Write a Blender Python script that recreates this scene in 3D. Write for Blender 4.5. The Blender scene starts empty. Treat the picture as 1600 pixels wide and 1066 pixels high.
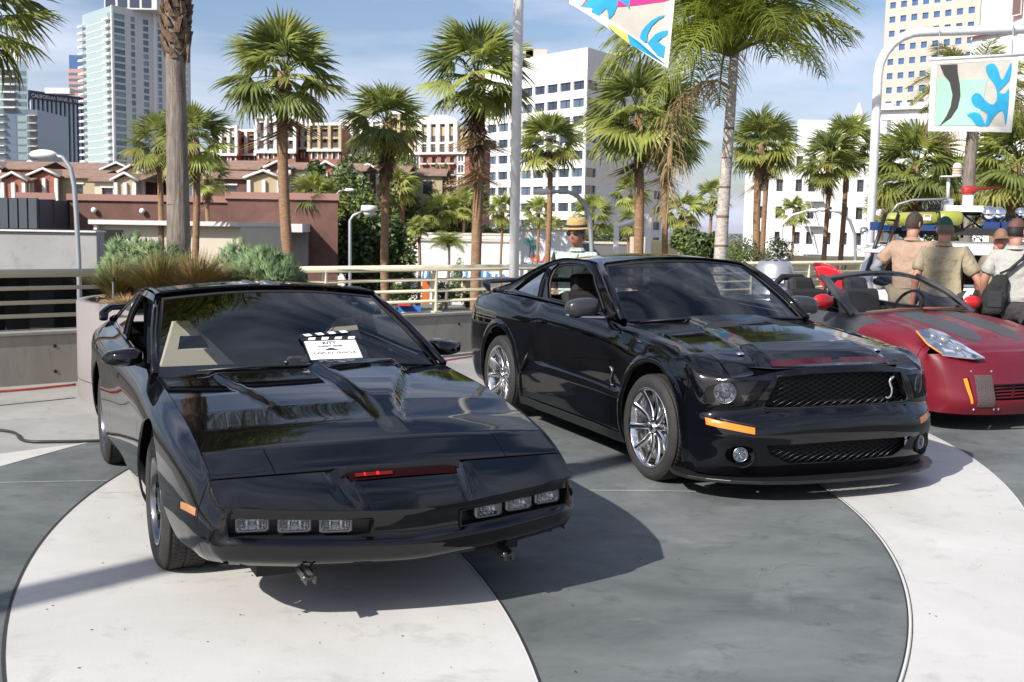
import bpy, bmesh, math, random
import numpy as np
from mathutils import Vector, Matrix, geometry

SC = bpy.context.scene
COL = SC.collection
PI = math.pi
R = math.radians
rnd = random.Random(7)

# ------------------------------------------------------------------ camera, sky, sun, exposure
CAM_H = 1.65
FPX = 1755.0 / 1600.0
PITCH, ROLL = 0.100, 0.017
cam_data = bpy.data.cameras.new('camera')
cam = bpy.data.objects.new('camera', cam_data)
COL.objects.link(cam)
cam_data.sensor_width = 36.0
cam_data.lens = 36.0 * FPX
cam_data.clip_start = 0.1
cam_data.clip_end = 6000.0
_fw = Vector((0, math.cos(PITCH), -math.sin(PITCH)))
_u0 = Vector((0, math.sin(PITCH), math.cos(PITCH)))
_r0 = Vector((1, 0, 0))
_rt = _r0 * math.cos(ROLL) + _u0 * math.sin(ROLL)
_up = _u0 * math.cos(ROLL) - _r0 * math.sin(ROLL)
cam.matrix_world = Matrix(((_rt.x, _up.x, -_fw.x, 0), (_rt.y, _up.y, -_fw.y, 0), (_rt.z, _up.z, -_fw.z, CAM_H), (0, 0, 0, 1)))
cam_data.dof.use_dof = True
cam_data.dof.focus_distance = 6.3
cam_data.dof.aperture_fstop = 9.0
SC.camera = cam

SUN_AZ, SUN_EL = math.atan2(-.743, -.669), R(36.0)      # direction the light comes from
sun_d = bpy.data.lights.new('sun', 'SUN')
sun_d.energy = 4.8
sun_d.angle = R(0.53)
sun_d.color = (1.0, 0.955, 0.89)
sun = bpy.data.objects.new('sun', sun_d)
COL.objects.link(sun)
_sd = Vector((math.cos(SUN_AZ) * math.cos(SUN_EL), math.sin(SUN_AZ) * math.cos(SUN_EL), math.sin(SUN_EL)))
sun.rotation_euler = _sd.to_track_quat('Z', 'Y').to_euler()
sun.location = (0, 0, 60)

world = bpy.data.worlds.new('World')
SC.world = world
world.use_nodes = True
nt = world.node_tree
nt.nodes.clear()
wo = nt.nodes.new('ShaderNodeOutputWorld')
bg = nt.nodes.new('ShaderNodeBackground')
sky = nt.nodes.new('ShaderNodeTexSky')
sky.sky_type = 'NISHITA'
sky.sun_disc = False
sky.sun_elevation = SUN_EL
sky.sun_rotation = math.atan2(_sd.x, _sd.y)
sky.air_density = 1.0
sky.dust_density = 1.6
sky.ozone_density = 1.6
bg.inputs['Strength'].default_value = 0.095
# thin high cloud streaks mixed over the clear sky
tc = nt.nodes.new('ShaderNodeTexCoord')
mp = nt.nodes.new('ShaderNodeMapping'); mp.inputs['Scale'].default_value = (1.2, 1.2, 6.5)
mp.inputs['Rotation'].default_value = (0.12, 0.1, 0.5)
nz = nt.nodes.new('ShaderNodeTexNoise'); nz.inputs['Scale'].default_value = 2.6; nz.inputs['Detail'].default_value = 7.0; nz.inputs['Roughness'].default_value = 0.55
rp = nt.nodes.new('ShaderNodeValToRGB'); rp.color_ramp.elements[0].position = 0.38; rp.color_ramp.elements[1].position = 0.70
rp.color_ramp.elements[0].color = (0, 0, 0, 1); rp.color_ramp.elements[1].color = (.85, .85, .85, 1)
mx = nt.nodes.new('ShaderNodeMix'); mx.data_type = 'RGBA'
mx.inputs['B'].default_value = (6.6, 7.1, 8.0, 1)
L = nt.links.new
tn = nt.nodes.new('ShaderNodeMix'); tn.data_type = 'RGBA'; tn.blend_type = 'MULTIPLY'; tn.inputs['Factor'].default_value = 1.0; tn.inputs['B'].default_value = (.99, .98, 1.06, 1)
L(tc.outputs['Generated'], mp.inputs['Vector']); L(mp.outputs[0], nz.inputs['Vector']); L(nz.outputs['Fac'], rp.inputs['Fac'])
L(rp.outputs['Color'], mx.inputs['Factor']); L(sky.outputs['Color'], mx.inputs['A']); L(mx.outputs['Result'], tn.inputs['A']); L(tn.outputs['Result'], bg.inputs['Color'])
L(bg.outputs[0], wo.inputs['Surface'])
SC.view_settings.view_transform = 'Standard'
SC.view_settings.look = 'None'
SC.view_settings.exposure = 0.45
SC.view_settings.gamma = 1.0
SC.view_settings.use_curve_mapping = False
try:
    SC.cycles.max_bounces = 10; SC.cycles.transparent_max_bounces = 24; SC.cycles.glossy_bounces = 5
    SC.cycles.caustics_reflective = False; SC.cycles.caustics_refractive = False
    SC.cycles.sample_clamp_indirect = 6.0
    SC.cycles.use_denoising = True
except Exception:
    pass

# ------------------------------------------------------------------ where a point seen in the photograph lies in the world
def at(px, py, Y):
    d = _fw + _rt * ((px - 800) / 1755.0) - _up * ((py - 533) / 1755.0)
    t = Y / d.y
    return Vector((d.x * t, Y, CAM_H + d.z * t))
def gz(px, py, z=0.0):
    d = _fw + _rt * ((px - 800) / 1755.0) - _up * ((py - 533) / 1755.0)
    t = (z - CAM_H) / d.z
    return Vector((d.x * t, d.y * t, z))

# ------------------------------------------------------------------ materials
MATS = {}
def mat(name, col, rough=.6, metal=0., spec=.5, coat=0., noise=None, bump=None, ior=1.5, emit=None, trans=0., col2=None, alpha=None, wave=None, voronoi=None):
    """noise=(scale, amount) colour variation; bump=(scale, strength)"""
    if name in MATS: return MATS[name]
    m = bpy.data.materials.new(name); m.use_nodes = True
    n = m.node_tree.nodes; l = m.node_tree.links
    b = n['Principled BSDF']
    b.inputs['Base Color'].default_value = (*col, 1)
    b.inputs['Roughness'].default_value = rough
    b.inputs['Metallic'].default_value = metal
    b.inputs['IOR'].default_value = ior
    b.inputs['Specular IOR Level'].default_value = spec
    b.inputs['Coat Weight'].default_value = coat
    b.inputs['Coat Roughness'].default_value = .02
    if trans: b.inputs['Transmission Weight'].default_value = trans
    if emit:
        b.inputs['Emission Color'].default_value = (*emit[0], 1); b.inputs['Emission Strength'].default_value = emit[1]
    geo = n.new('ShaderNodeTexCoord')
    if noise:
        tx = n.new('ShaderNodeTexNoise'); tx.inputs['Scale'].default_value = noise[0]; tx.inputs['Detail'].default_value = 6
        tx.inputs['Roughness'].default_value = .62
        l.new(geo.outputs['Object'], tx.inputs['Vector'])
        cr = n.new('ShaderNodeValToRGB')
        a = noise[1]; c2 = col2 or tuple(min(1, c * (1 + a)) for c in col); c1 = tuple(c * (1 - a) for c in col)
        cr.color_ramp.elements[0].position = .32; cr.color_ramp.elements[1].position = .68
        cr.color_ramp.elements[0].color = (*c1, 1); cr.color_ramp.elements[1].color = (*c2, 1)
        l.new(tx.outputs['Fac'], cr.inputs['Fac']); l.new(cr.outputs['Color'], b.inputs['Base Color'])
    if bump:
        t2 = n.new('ShaderNodeTexNoise'); t2.inputs['Scale'].default_value = bump[0]; t2.inputs['Detail'].default_value = 5
        l.new(geo.outputs['Object'], t2.inputs['Vector'])
        bp = n.new('ShaderNodeBump'); bp.inputs['Strength'].default_value = bump[1]; bp.inputs['Distance'].default_value = .02
        l.new(t2.outputs['Fac'], bp.inputs['Height']); l.new(bp.outputs['Normal'], b.inputs['Normal'])
    MATS[name] = m
    return m

def glass_mat(name, tint, rough=0.0, refl=1.0):
    """thin window glass: tinted see-through layer under a Fresnel reflection"""
    if name in MATS: return MATS[name]
    m = bpy.data.materials.new(name); m.use_nodes = True
    n = m.node_tree.nodes; l = m.node_tree.links
    n.remove(n['Principled BSDF'])
    out = n['Material Output']
    tr = n.new('ShaderNodeBsdfTransparent'); tr.inputs['Color'].default_value = (*tint, 1)
    gl = n.new('ShaderNodeBsdfGlossy'); gl.inputs['Roughness'].default_value = rough; gl.inputs['Color'].default_value = (refl, refl, refl, 1)
    fr = n.new('ShaderNodeFresnel'); fr.inputs['IOR'].default_value = 1.6
    mx = n.new('ShaderNodeMixShader')
    l.new(fr.outputs[0], mx.inputs[0]); l.new(tr.outputs[0], mx.inputs[1]); l.new(gl.outputs[0], mx.inputs[2]); l.new(mx.outputs[0], out.inputs['Surface'])
    MATS[name] = m
    return m

# ------------------------------------------------------------------ object helpers
def tag(o, label=None, cat=None, group=None, kind=None):
    if label: o['label'] = label
    if cat: o['category'] = cat
    if group: o['group'] = group
    if kind: o['kind'] = kind
    return o
def empty(name, loc=(0, 0, 0), rz=0, label=None, cat=None, group=None, kind=None, parent=None):
    o = bpy.data.objects.new(name, None); COL.objects.link(o)
    o.location = loc; o.rotation_euler = (0, 0, rz); o.empty_display_size = .2
    if parent: o.parent = parent
    return tag(o, label, cat, group, kind)
def mesh_obj(name, me, parent=None):
    o = bpy.data.objects.new(name, me); COL.objects.link(o)
    if parent: o.parent = parent
    return o
def copy_tree(o, parent=None):
    c = o.copy(); COL.objects.link(c)
    if parent is not None: c.parent = parent
    for ch in CHILD.get(o.name, []):
        copy_tree(ch, c)
    return c
CHILD = {}
def index_children():
    CHILD.clear()
    for o in bpy.data.objects:
        if o.parent: CHILD.setdefault(o.parent.name, []).append(o)

class MB:
    """collects shapes and links them as one mesh object"""
    def __init__(s): s.v = []; s.f = []; s.mi = []; s.sm = []; s.m = 0; s.smooth = False
    def add(s, vs, fs, smooth=None):
        k = len(s.v); s.v += [tuple(p) for p in vs]
        for f in fs:
            s.f.append(tuple(i + k for i in f)); s.mi.append(s.m); s.sm.append(s.smooth if smooth is None else smooth)
        return s
    def box(s, c, d, rz=0, rx=0, ry=0, tap=1.0):
        M = Matrix.Translation(Vector(c)) @ Matrix.Rotation(rz, 4, 'Z') @ Matrix.Rotation(ry, 4, 'Y') @ Matrix.Rotation(rx, 4, 'X')
        x, y, z = d[0] / 2, d[1] / 2, d[2] / 2
        vs = [M @ Vector(p) for p in [(-x, -y, -z), (x, -y, -z), (x, y, -z), (-x, y, -z), (-x * tap, -y * tap, z), (x * tap, -y * tap, z), (x * tap, y * tap, z), (-x * tap, y * tap, z)]]
        return s.add(vs, [(0, 3, 2, 1), (4, 5, 6, 7), (0, 1, 5, 4), (1, 2, 6, 5), (2, 3, 7, 6), (3, 0, 4, 7)], False)
    def bb(s, x0, x1, y0, y1, z0, z1):
        return s.box(((x0 + x1) / 2, (y0 + y1) / 2, (z0 + z1) / 2), (abs(x1 - x0), abs(y1 - y0), abs(z1 - z0)))
    def tube(s, pts, r, n=8, cap=True, flat=1.0, closed=False):
        pts = [Vector(p) for p in pts]; N = len(pts)
        rs = r if isinstance(r, (list, tuple)) else [r] * N
        vs = []; fs = []; prev = None
        for i, p in enumerate(pts):
            if closed: t = pts[(i + 1) % N] - pts[i - 1]
            else: t = (pts[min(i + 1, N - 1)] - pts[max(i - 1, 0)])
            t.normalize()
            if prev is None:
                a = Vector((0, 0, 1)) if abs(t.z) < .9 else Vector((1, 0, 0))
                u = t.cross(a).normalized()
            else:
                u = (prev - t * prev.dot(t)).normalized()
            prev = u; w = t.cross(u)
            for k in range(n):
                a = 2 * PI * k / n
                vs.append(p + (u * math.cos(a) + w * math.sin(a) * flat) * rs[i])
        M = N if closed else N - 1
        for i in range(M):
            j = (i + 1) % N
            for k in range(n):
                fs.append((i * n + k, i * n + (k + 1) % n, j * n + (k + 1) % n, j * n + k))
        s.add(vs, fs, True)
        if cap and not closed:
            b = len(s.v) - N * n
            s.f.append(tuple(b + k for k in range(n))[::-1]); s.mi.append(s.m); s.sm.append(False)
            s.f.append(tuple(b + (N - 1) * n + k for k in range(n))); s.mi.append(s.m); s.sm.append(False)
        return s
    def lathe(s, prof, n=24, M=None, smooth=True, close=False):
        """prof: (r, z) list turned about z; M places it"""
        M = M or Matrix.Identity(4)
        vs = []; fs = []
        for (r, z) in prof:
            for k in range(n):
                a = 2 * PI * k / n; vs.append(M @ Vector((r * math.cos(a), r * math.sin(a), z)))
        P = len(prof)
        for i in range(P if close else P - 1):
            j = (i + 1) % P
            for k in range(n):
                fs.append((i * n + k, i * n + (k + 1) % n, j * n + (k + 1) % n, j * n + k))
        return s.add(vs, fs, smooth)
    def prism(s, poly, h, M=None, smooth=False):
        """2-D polygon extruded from z=0 to h"""
        M = M or Matrix.Identity(4); n = len(poly)
        vs = [M @ Vector((x, y, 0)) for x, y in poly] + [M @ Vector((x, y, h)) for x, y in poly]
        fs = [tuple(range(n))[::-1], tuple(range(n, 2 * n))] + [(i, (i + 1) % n, n + (i + 1) % n, n + i) for i in range(n)]
        return s.add(vs, fs, smooth)
    def grid(s, fn, nu, nv, smooth=True):
        vs = [fn(i / nu, j / nv) for i in range(nu + 1) for j in range(nv + 1)]
        fs = [(i * (nv + 1) + j, (i + 1) * (nv + 1) + j, (i + 1) * (nv + 1) + j + 1, i * (nv + 1) + j + 1) for i in range(nu) for j in range(nv)]
        return s.add(vs, fs, smooth)
    def ball(s, c, r, n=12, m=8, sc=(1, 1, 1)):
        def fn(u, v):
            a = 2 * PI * u; b = PI * v
            return (c[0] + r * sc[0] * math.cos(a) * math.sin(b), c[1] + r * sc[1] * math.sin(a) * math.sin(b), c[2] - r * sc[2] * math.cos(b))
        return s.grid(fn, n, m)
    def mesh(s, name, mats):
        me = bpy.data.meshes.new(name)
        me.from_pydata(s.v, [], s.f)
        for m in (mats if isinstance(mats, (list, tuple)) else [mats]): me.materials.append(m)
        me.polygons.foreach_set('material_index', s.mi)
        me.polygons.foreach_set('use_smooth', s.sm)
        me.update()
        return me
    def build(s, name, mats, parent=None, bevel=0, loc=None):
        o = mesh_obj(name, s.mesh(name, mats), parent)
        if bevel:
            b = o.modifiers.new('bevel', 'BEVEL'); b.width = bevel; b.segments = 2; b.limit_method = 'ANGLE'
        if loc is not None: o.location = loc
        return o
def S():
    m = MB(); m.smooth = True; return m

# ------------------------------------------------------------------ panel surfaces: a net of 3-D points splined both ways, panels cut out of it
class Patch:
    def __init__(s, tab, cs=(), ct=()):
        T = np.array(tab, float); s.T = T
        ds = np.linalg.norm(np.diff(T, axis=0), axis=2).mean(1); dt = np.linalg.norm(np.diff(T, axis=1), axis=2).mean(0)
        s.ks = np.r_[0, np.cumsum(np.maximum(ds, 1e-3))]; s.kt = np.r_[0, np.cumsum(np.maximum(dt, 1e-3))]
        s.Ds = s._tan(s.ks, cs); s.Dt = s._tan(s.kt, ct)
        gs, gt = np.meshgrid(np.linspace(0, s.ks[-1], 160), np.linspace(0, s.kt[-1], 60), indexing='ij')
        s.g = np.c_[gs.ravel(), gt.ravel()]; s.gp = s.ev(s.g)
    @staticmethod
    def _tan(k, crease):
        n = len(k); Dl = np.zeros((n, n)); Dr = np.zeros((n, n)); h = np.diff(k)
        for i in range(n):
            if 0 < i < n - 1 and i not in crease:
                a, b = h[i - 1], h[i]
                r = np.zeros(n)
                r[i + 1] += a / b; r[i] += -a / b + b / a; r[i - 1] += -b / a
                Dl[i] = Dr[i] = r / (a + b)
            else:
                if i < n - 1: Dr[i, i + 1] = 1 / h[i]; Dr[i, i] = -1 / h[i]
                if i > 0: Dl[i, i] = 1 / h[i - 1]; Dl[i, i - 1] = -1 / h[i - 1]
                if i == 0: Dl[i] = Dr[i]
                if i == n - 1: Dr[i] = Dl[i]
        return Dl, Dr
    @staticmethod
    def _w(k, D, u):
        Dl, Dr = D; n = len(k)
        u = np.clip(u, k[0], k[-1]); i = np.clip(np.searchsorted(k, u, side='right') - 1, 0, n - 2)
        h = k[i + 1] - k[i]; t = (u - k[i]) / h
        W = np.zeros((len(u), n)); a = np.arange(len(u))
        W[a, i] += 2 * t**3 - 3 * t**2 + 1; W[a, i + 1] += -2 * t**3 + 3 * t**2
        W += ((t**3 - 2 * t**2 + t) * h)[:, None] * Dr[i] + ((t**3 - t**2) * h)[:, None] * Dl[i + 1]
        return W
    def ev(s, q):
        q = np.atleast_2d(q)
        return np.einsum('pi,ijk,pj->pk', s._w(s.ks, s.Ds, q[:, 0]), s.T, s._w(s.kt, s.Dt, q[:, 1]))
    def nrm(s, q):
        q = np.atleast_2d(q); e = 2e-3
        qa = q.copy(); qb = q.copy(); qa[:, 0] = np.clip(q[:, 0] - e, 0, s.ks[-1]); qb[:, 0] = np.clip(q[:, 0] + e, 0, s.ks[-1])
        ds = s.ev(qb) - s.ev(qa)
        qa = q.copy(); qb = q.copy(); qa[:, 1] = np.clip(q[:, 1] - e, 0, s.kt[-1]); qb[:, 1] = np.clip(q[:, 1] + e, 0, s.kt[-1])
        dt = s.ev(qb) - s.ev(qa)
        n = np.cross(ds, dt); return n / np.maximum(np.linalg.norm(n, axis=1), 1e-12)[:, None]
    def inv(s, P, ax, sel=None):
        """parameters whose surface point has the coordinates P on the axes ax"""
        G = s.gp; ok = np.ones(len(G), bool) if sel is None else sel(G)
        idx = np.where(ok)[0]; out = []
        for p in P:
            d = ((G[idx][:, ax] - p)**2).sum(1); q = s.g[idx[d.argmin()]].copy(); best = q.copy(); bd = d.min()
            for _ in range(7):
                f = s.ev(q)[0][ax] - p; dd = (f**2).sum()
                if dd < bd: bd = dd; best = q.copy()
                if dd < 1e-10: break
                e = 1e-4
                J = np.array([(s.ev(q + np.array([e, 0]))[0][ax] - s.ev(q - np.array([e, 0]))[0][ax]) / (2 * e), (s.ev(q + np.array([0, e]))[0][ax] - s.ev(q - np.array([0, e]))[0][ax]) / (2 * e)]).T
                st = np.linalg.lstsq(J, -f, rcond=None)[0]; m = np.abs(st).max()
                if m > .15: st *= .15 / m
                q = np.clip(q + st, [0, 0], [s.ks[-1], s.kt[-1]])
            out.append(best)
        return np.array(out)

def dens(poly, step, closed=True):
    out = []; n = len(poly)
    for i in range(n if closed else n - 1):
        a = np.array(poly[i], float); b = np.array(poly[(i + 1) % n], float)
        k = max(1, int(math.ceil(np.linalg.norm(b - a) / step)))
        for j in range(k): out.append(a + (b - a) * j / k)
    if not closed: out.append(np.array(poly[-1], float))
    return np.array(out)
def inpoly(P, poly):
    x, y = P[:, 0], P[:, 1]; r = np.zeros(len(P), bool); n = len(poly)
    for i in range(n):
        x0, y0 = poly[i]; x1, y1 = poly[(i + 1) % n]
        c = (y0 > y) != (y1 > y)
        with np.errstate(divide='ignore', invalid='ignore'):
            r ^= c & (x < (x1 - x0) * (y - y0) / (y1 - y0 + 1e-15) + x0)
    return r
def segd(P, poly):
    d = np.full(len(P), 1e9); n = len(poly)
    for i in range(n):
        a = poly[i]; b = poly[(i + 1) % n]; ab = b - a; L2 = (ab**2).sum() + 1e-12
        t = np.clip(((P - a) @ ab) / L2, 0, 1); d = np.minimum(d, np.linalg.norm(P - a - t[:, None] * ab, axis=1))
    return d
def panel(pt, name, outline, holes=(), step=.03, off=0., rim=.012, material=None, parent=None, flip=False, raw=False, fn=None):
    """one sheet of the surface pt inside outline (s,t points), minus holes, with a turned-in edge"""
    loops = [dens(o, step * .8) if not raw else np.array(o, float) for o in [outline, *holes]]
    ol = loops[0]
    lo = ol.min(0); hi = ol.max(0)
    nx = max(2, int((hi[0] - lo[0]) / step)); ny = max(2, int((hi[1] - lo[1]) / step))
    gx, gy = np.meshgrid(np.linspace(lo[0], hi[0], nx + 1), np.linspace(lo[1], hi[1], ny + 1), indexing='ij')
    P = np.c_[gx.ravel(), gy.ravel()]
    ok = inpoly(P, ol)
    for h in loops[1:]: ok &= ~inpoly(P, h)
    P = P[ok]
    for h in loops: P = P[segd(P, h) > step * .35]
    allp = np.vstack([*loops, P]); edges = []; k = 0
    for lp in loops:
        n = len(lp); edges += [(k + i, k + (i + 1) % n) for i in range(n)]; k += n
    vs, _, fs, ov, _, _ = geometry.delaunay_2d_cdt([Vector(p) for p in allp], edges, [], 0, 1e-6)
    Q = np.array([tuple(v) for v in vs]); F = [tuple(f) for f in fs]
    cen = np.array([Q[list(f)].mean(0) for f in F])
    ok = inpoly(cen, ol)
    for h in loops[1:]: ok &= ~inpoly(cen, h)
    F = [f for f, o in zip(F, ok) if o]
    used = sorted({i for f in F for i in f}); mp = {u: i for i, u in enumerate(used)}
    Q = Q[used]; F = [tuple(mp[i] for i in f) for f in F]
    N = pt.nrm(Q); X = pt.ev(Q)
    sg = -1. if flip else 1.
    N = N * sg; X = X + N * off
    if fn is not None: X, N = fn(X, N)
    # face winding
    f0 = F[len(F) // 2]; fn0 = np.cross(X[f0[1]] - X[f0[0]], X[f0[2]] - X[f0[0]])
    if fn0 @ N[f0[0]] < 0: F = [f[::-1] for f in F]
    V = list(map(tuple, X)); nrm = list(map(tuple, N)); F2 = list(F)
    if rim:
        # boundary edges of the kept faces
        cnt = {}
        for f in F:
            for a, b in ((f[0], f[1]), (f[1], f[2]), (f[2], f[0])):
                if (b, a) in cnt: cnt.pop((b, a))
                else: cnt[(a, b)] = 1
        for (a, b) in cnt:
            pa, pb = X[a], X[b]; na, nb = N[a], N[b]; e = pb - pa
            o = np.cross(e, na); o /= (np.linalg.norm(o) + 1e-12)
            k = len(V)
            V += [tuple(pa), tuple(pb), tuple(pb - nb * rim), tuple(pa - na * rim)]
            r1 = (na * .6 + o * .8); r2 = (nb * .6 + o * .8)
            nrm += [tuple(r1), tuple(r2), tuple(o), tuple(o)]
            F2.append((k, k + 3, k + 2, k + 1))
    me = bpy.data.meshes.new(name); me.from_pydata(V, [], F2)
    me.polygons.foreach_set('use_smooth', [True] * len(F2))
    if material: me.materials.append(material)
    me.update()
    me.normals_split_custom_set_from_vertices([Vector(n).normalized() for n in nrm])
    return mesh_obj(name, me, parent)
def arc(cx, cz, r, a0, a1, n, rz=None):
    rz = rz or r
    return [(cx + r * math.cos(R(a0 + (a1 - a0) * i / n)), cz + rz * math.sin(R(a0 + (a1 - a0) * i / n))) for i in range(n + 1)]

# ------------------------------------------------------------------ shared materials
M_blackpaint = mat('black_car_paint', (.002, .0022, .0032), rough=.035, spec=.5, coat=.0)
M_satin = mat('satin_black', (.012, .012, .013), rough=.38, bump=None)
M_matte = mat('matte_black', (.01, .01, .011), rough=.75)
M_rubber = mat('tyre_rubber', (.022, .021, .02), rough=.78, bump=(60, .15), noise=(8, .25))
M_chrome = mat('chrome', (.82, .82, .84), rough=.07, metal=1.)
M_alu = mat('brushed_metal', (.55, .55, .56), rough=.28, metal=1.)
M_trim = mat('rubber_trim', (.018, .018, .02), rough=.5)
M_glass = glass_mat('car_glass', (.46, .50, .50))
M_tint = glass_mat('tinted_glass', (.10, .11, .12))
M_clear = glass_mat('clear_lens', (.9, .9, .92))
M_interior = mat('dark_interior', (.012, .012, .013), rough=.8)
M_amber = mat('amber_lens', (.9, .22, .01), rough=.15, coat=.5, emit=None)
M_redlens = mat('red_lens', (.32, .006, .008), rough=.2, coat=.6)
# ------------------------------------------------------------------ ground
def concrete(name, col, col2, scale=.55, stain=.5, rough=.7, streak=None):
    m = bpy.data.materials.new(name); m.use_nodes = True; n = m.node_tree.nodes; l = m.node_tree.links; b = n['Principled BSDF']
    b.inputs['Roughness'].default_value = rough; b.inputs['Specular IOR Level'].default_value = .35
    tc = n.new('ShaderNodeTexCoord'); mp = n.new('ShaderNodeMapping'); l.new(tc.outputs['Object'], mp.inputs['Vector'])
    mp.inputs['Rotation'].default_value = (0, 0, .35); mp.inputs['Scale'].default_value = streak or (1, 1, 1)
    def noise(sc, det, ro, a, b_, src=mp):
        t = n.new('ShaderNodeTexNoise'); t.inputs['Scale'].default_value = sc; t.inputs['Detail'].default_value = det; t.inputs['Roughness'].default_value = ro
        t.inputs['Distortion'].default_value = .4
        l.new(src.outputs[0] if src is mp else src, t.inputs['Vector']); r = n.new('ShaderNodeMapRange'); r.inputs['From Min'].default_value = a; r.inputs['From Max'].default_value = b_
        l.new(t.outputs['Fac'], r.inputs['Value']); return r.outputs['Result']
    def mix(f, a, c, mode='MIX'):
        x = n.new('ShaderNodeMix'); x.data_type = 'RGBA'; x.blend_type = mode
        l.new(f, x.inputs['Factor']) if not isinstance(f, float) else setattr(x.inputs['Factor'], 'default_value', f)
        for nm, v in (('A', a), ('B', c)):
            if isinstance(v, tuple): x.inputs[nm].default_value = (*v, 1)
            else: l.new(v, x.inputs[nm])
        return x.outputs['Result']
    c = mix(noise(scale, 10, .68, .36, .66), col, col2)
    c = mix(noise(scale * 6, 8, .7, .55, .75), c, tuple(k * .80 for k in col))
    sp = n.new('ShaderNodeMath'); sp.operation = 'MULTIPLY'; sp.inputs[1].default_value = stain
    l.new(noise(scale * 2.1, 6, .6, .60, .80), sp.inputs[0]); c = mix(sp.outputs[0], c, tuple(min(1, k * 1.35 + .02) for k in col2))
    f2 = noise(220, 2, .5, .3, .7); g = n.new('ShaderNodeMath'); g.operation = 'MULTIPLY'; g.inputs[1].default_value = .12; l.new(f2, g.inputs[0])
    c = mix(g.outputs[0], c, tuple(k * .6 for k in col))
    l.new(c, b.inputs['Base Color'])
    bp = n.new('ShaderNodeBump'); bp.inputs['Strength'].default_value = .25; bp.inputs['Distance'].default_value = .004; l.new(noise(90, 6, .7, 0., 1.), bp.inputs['Height']); l.new(bp.outputs[0], b.inputs['Normal'])
    return m
M_white = concrete('pale_polished_concrete', (.48, .468, .44), (.60, .588, .555), .6, .3)
M_grey = concrete('slate_grey_concrete', (.085, .096, .095), (.185, .198, .194), .75, .7, streak=(1, 1.25, 1))
M_plaza = concrete('plaza_concrete', (.27, .262, .245), (.37, .36, .34), .9, .35)
M_wallc = concrete('cast_concrete_wall', (.25, .235, .20), (.34, .325, .285), 1.1, .3, streak=(1.5, 1.5, .5))
def sheet(name, pts, z, m, thick=0):
    b = MB(); n = len(pts); b.add([(x, y, z) for x, y in pts], [tuple(range(n))]); o = b.build(name, m); o['kind'] = 'structure'; return o
def circ(c, r, y0, y1, side, n=60):
    out = []
    for i in range(n + 1):
        y = y0 + (y1 - y0) * i / n; d = max(0, r * r - (y - c[1])**2); out.append((c[0] + side * math.sqrt(d), y))
    return out
WD = Vector((.7548, .6560, 0)); WN = Vector((.6560, -.7548, 0))      # along the parapet / towards the plaza
def wallp(x): return Vector((x, 15.4 + .869 * x, 0))
A_, B_, C_, D_ = ((4.81, 7.12), 7.36), ((-7.81, 2.99), 7.98), ((-4.19, 6.69), 6.25), ((-4.97, 9.12), 8.45)
w0, w1 = wallp(-22), wallp(34)
sheet('plaza_ground', [(w0.x, w0.y), (w0.x, -30), (40, -30), (w1.x + 12, w1.y - 12), (w1.x, w1.y)], 0, M_plaza)
sheet('grey_paving', [(-3.14, 8.35), (-3.21, 8.08), (-3.34, 7.64), (-3.41, 7.38), (-3.8, 5.6), (-4.4, 3), (-5.5, -10), (16, -10), (16, 13), (8, 13.2), (3.5, 12.4), (1, 11.2), (-1.2, 9.7), (-2.2, 8.9)], .004, M_grey)
sheet('pale_paving_wedge', [(-3.13, 8.36), (-3.22, 8.08), (-3.35, 7.64), (-3.42, 7.38), (-3.81, 5.6), (-4.4, 3.0), (-4.6, 3.1), (-4.4, 6.6), (-3.95, 7.4), (-3.6, 7.81), (-3.19, 8.24)], .0045, M_white)
Aar = circ(*A_, -9, 9.0, -1, 70) if False else [(A_[0][0] + A_[1] * math.cos(t), A_[0][1] + A_[1] * math.sin(t)) for t in np.linspace(R(252), R(165), 70)]
Bar = [(B_[0][0] + B_[1] * math.cos(t), B_[0][1] + B_[1] * math.sin(t)) for t in np.linspace(R(46), R(-30), 70)]
# white field between the left arc and the middle arc, running on under the camera
sheet('pale_paving', [p for p in Aar if p[1] > 1.9] + [p for p in Bar if p[1] > 1.9], .008, M_white)
_D = [(D_[0][0] + D_[1] * math.cos(t), D_[0][1] + D_[1] * math.sin(t)) for t in np.linspace(R(24), R(-17), 40)]
Dar = _D + [(2.99, 6.1), (2.90, 5.4), (2.90, 4.6), (3.0, 3.8), (3.2, 2.6), (3.5, 1.0)]
_C = [(C_[0][0] + C_[1] * math.cos(t), C_[0][1] + C_[1] * math.sin(t)) for t in np.linspace(R(-36), R(38), 50)]
Car = [(.55, 1.0), (.80, 2.2)] + _C
sheet('pale_paving', Dar + Car, .008, M_white)
M_joint = mat('joint_and_shadow_line', (.03, .027, .025), rough=.9)
M_strip = mat('white_joint_strip', (.62, .62, .60), rough=.5)
def ribbon(name, pts, w, z, m):
    b = MB(); P = [Vector((x, y, 0)) for x, y in pts]; v = []
    for i, p in enumerate(P):
        t = (P[min(i + 1, len(P) - 1)] - P[max(i - 1, 0)]).normalized(); nn = Vector((-t.y, t.x, 0)) * w / 2
        v += [(p.x + nn.x, p.y + nn.y, z), (p.x - nn.x, p.y - nn.y, z)]
    b.add(v, [(2 * i, 2 * i + 1, 2 * i + 3, 2 * i + 2) for i in range(len(P) - 1)]); o = b.build(name, m); o['kind'] = 'structure'; return o
ribbon('paving_joint', [p for p in Aar if p[1] > 1], .013, .0105, M_joint)
def shift(c, r, d, a0, a1): return [(c[0] + (r + d) * math.cos(t), c[1] + (r + d) * math.sin(t)) for t in np.linspace(R(a0), R(a1), 90)]
ribbon('paving_joint', shift(*B_, 0, 48, -30), .007, .0105, M_strip); ribbon('paving_joint', shift(*B_, .009, 48, -30), .006, .0107, M_joint)
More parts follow.
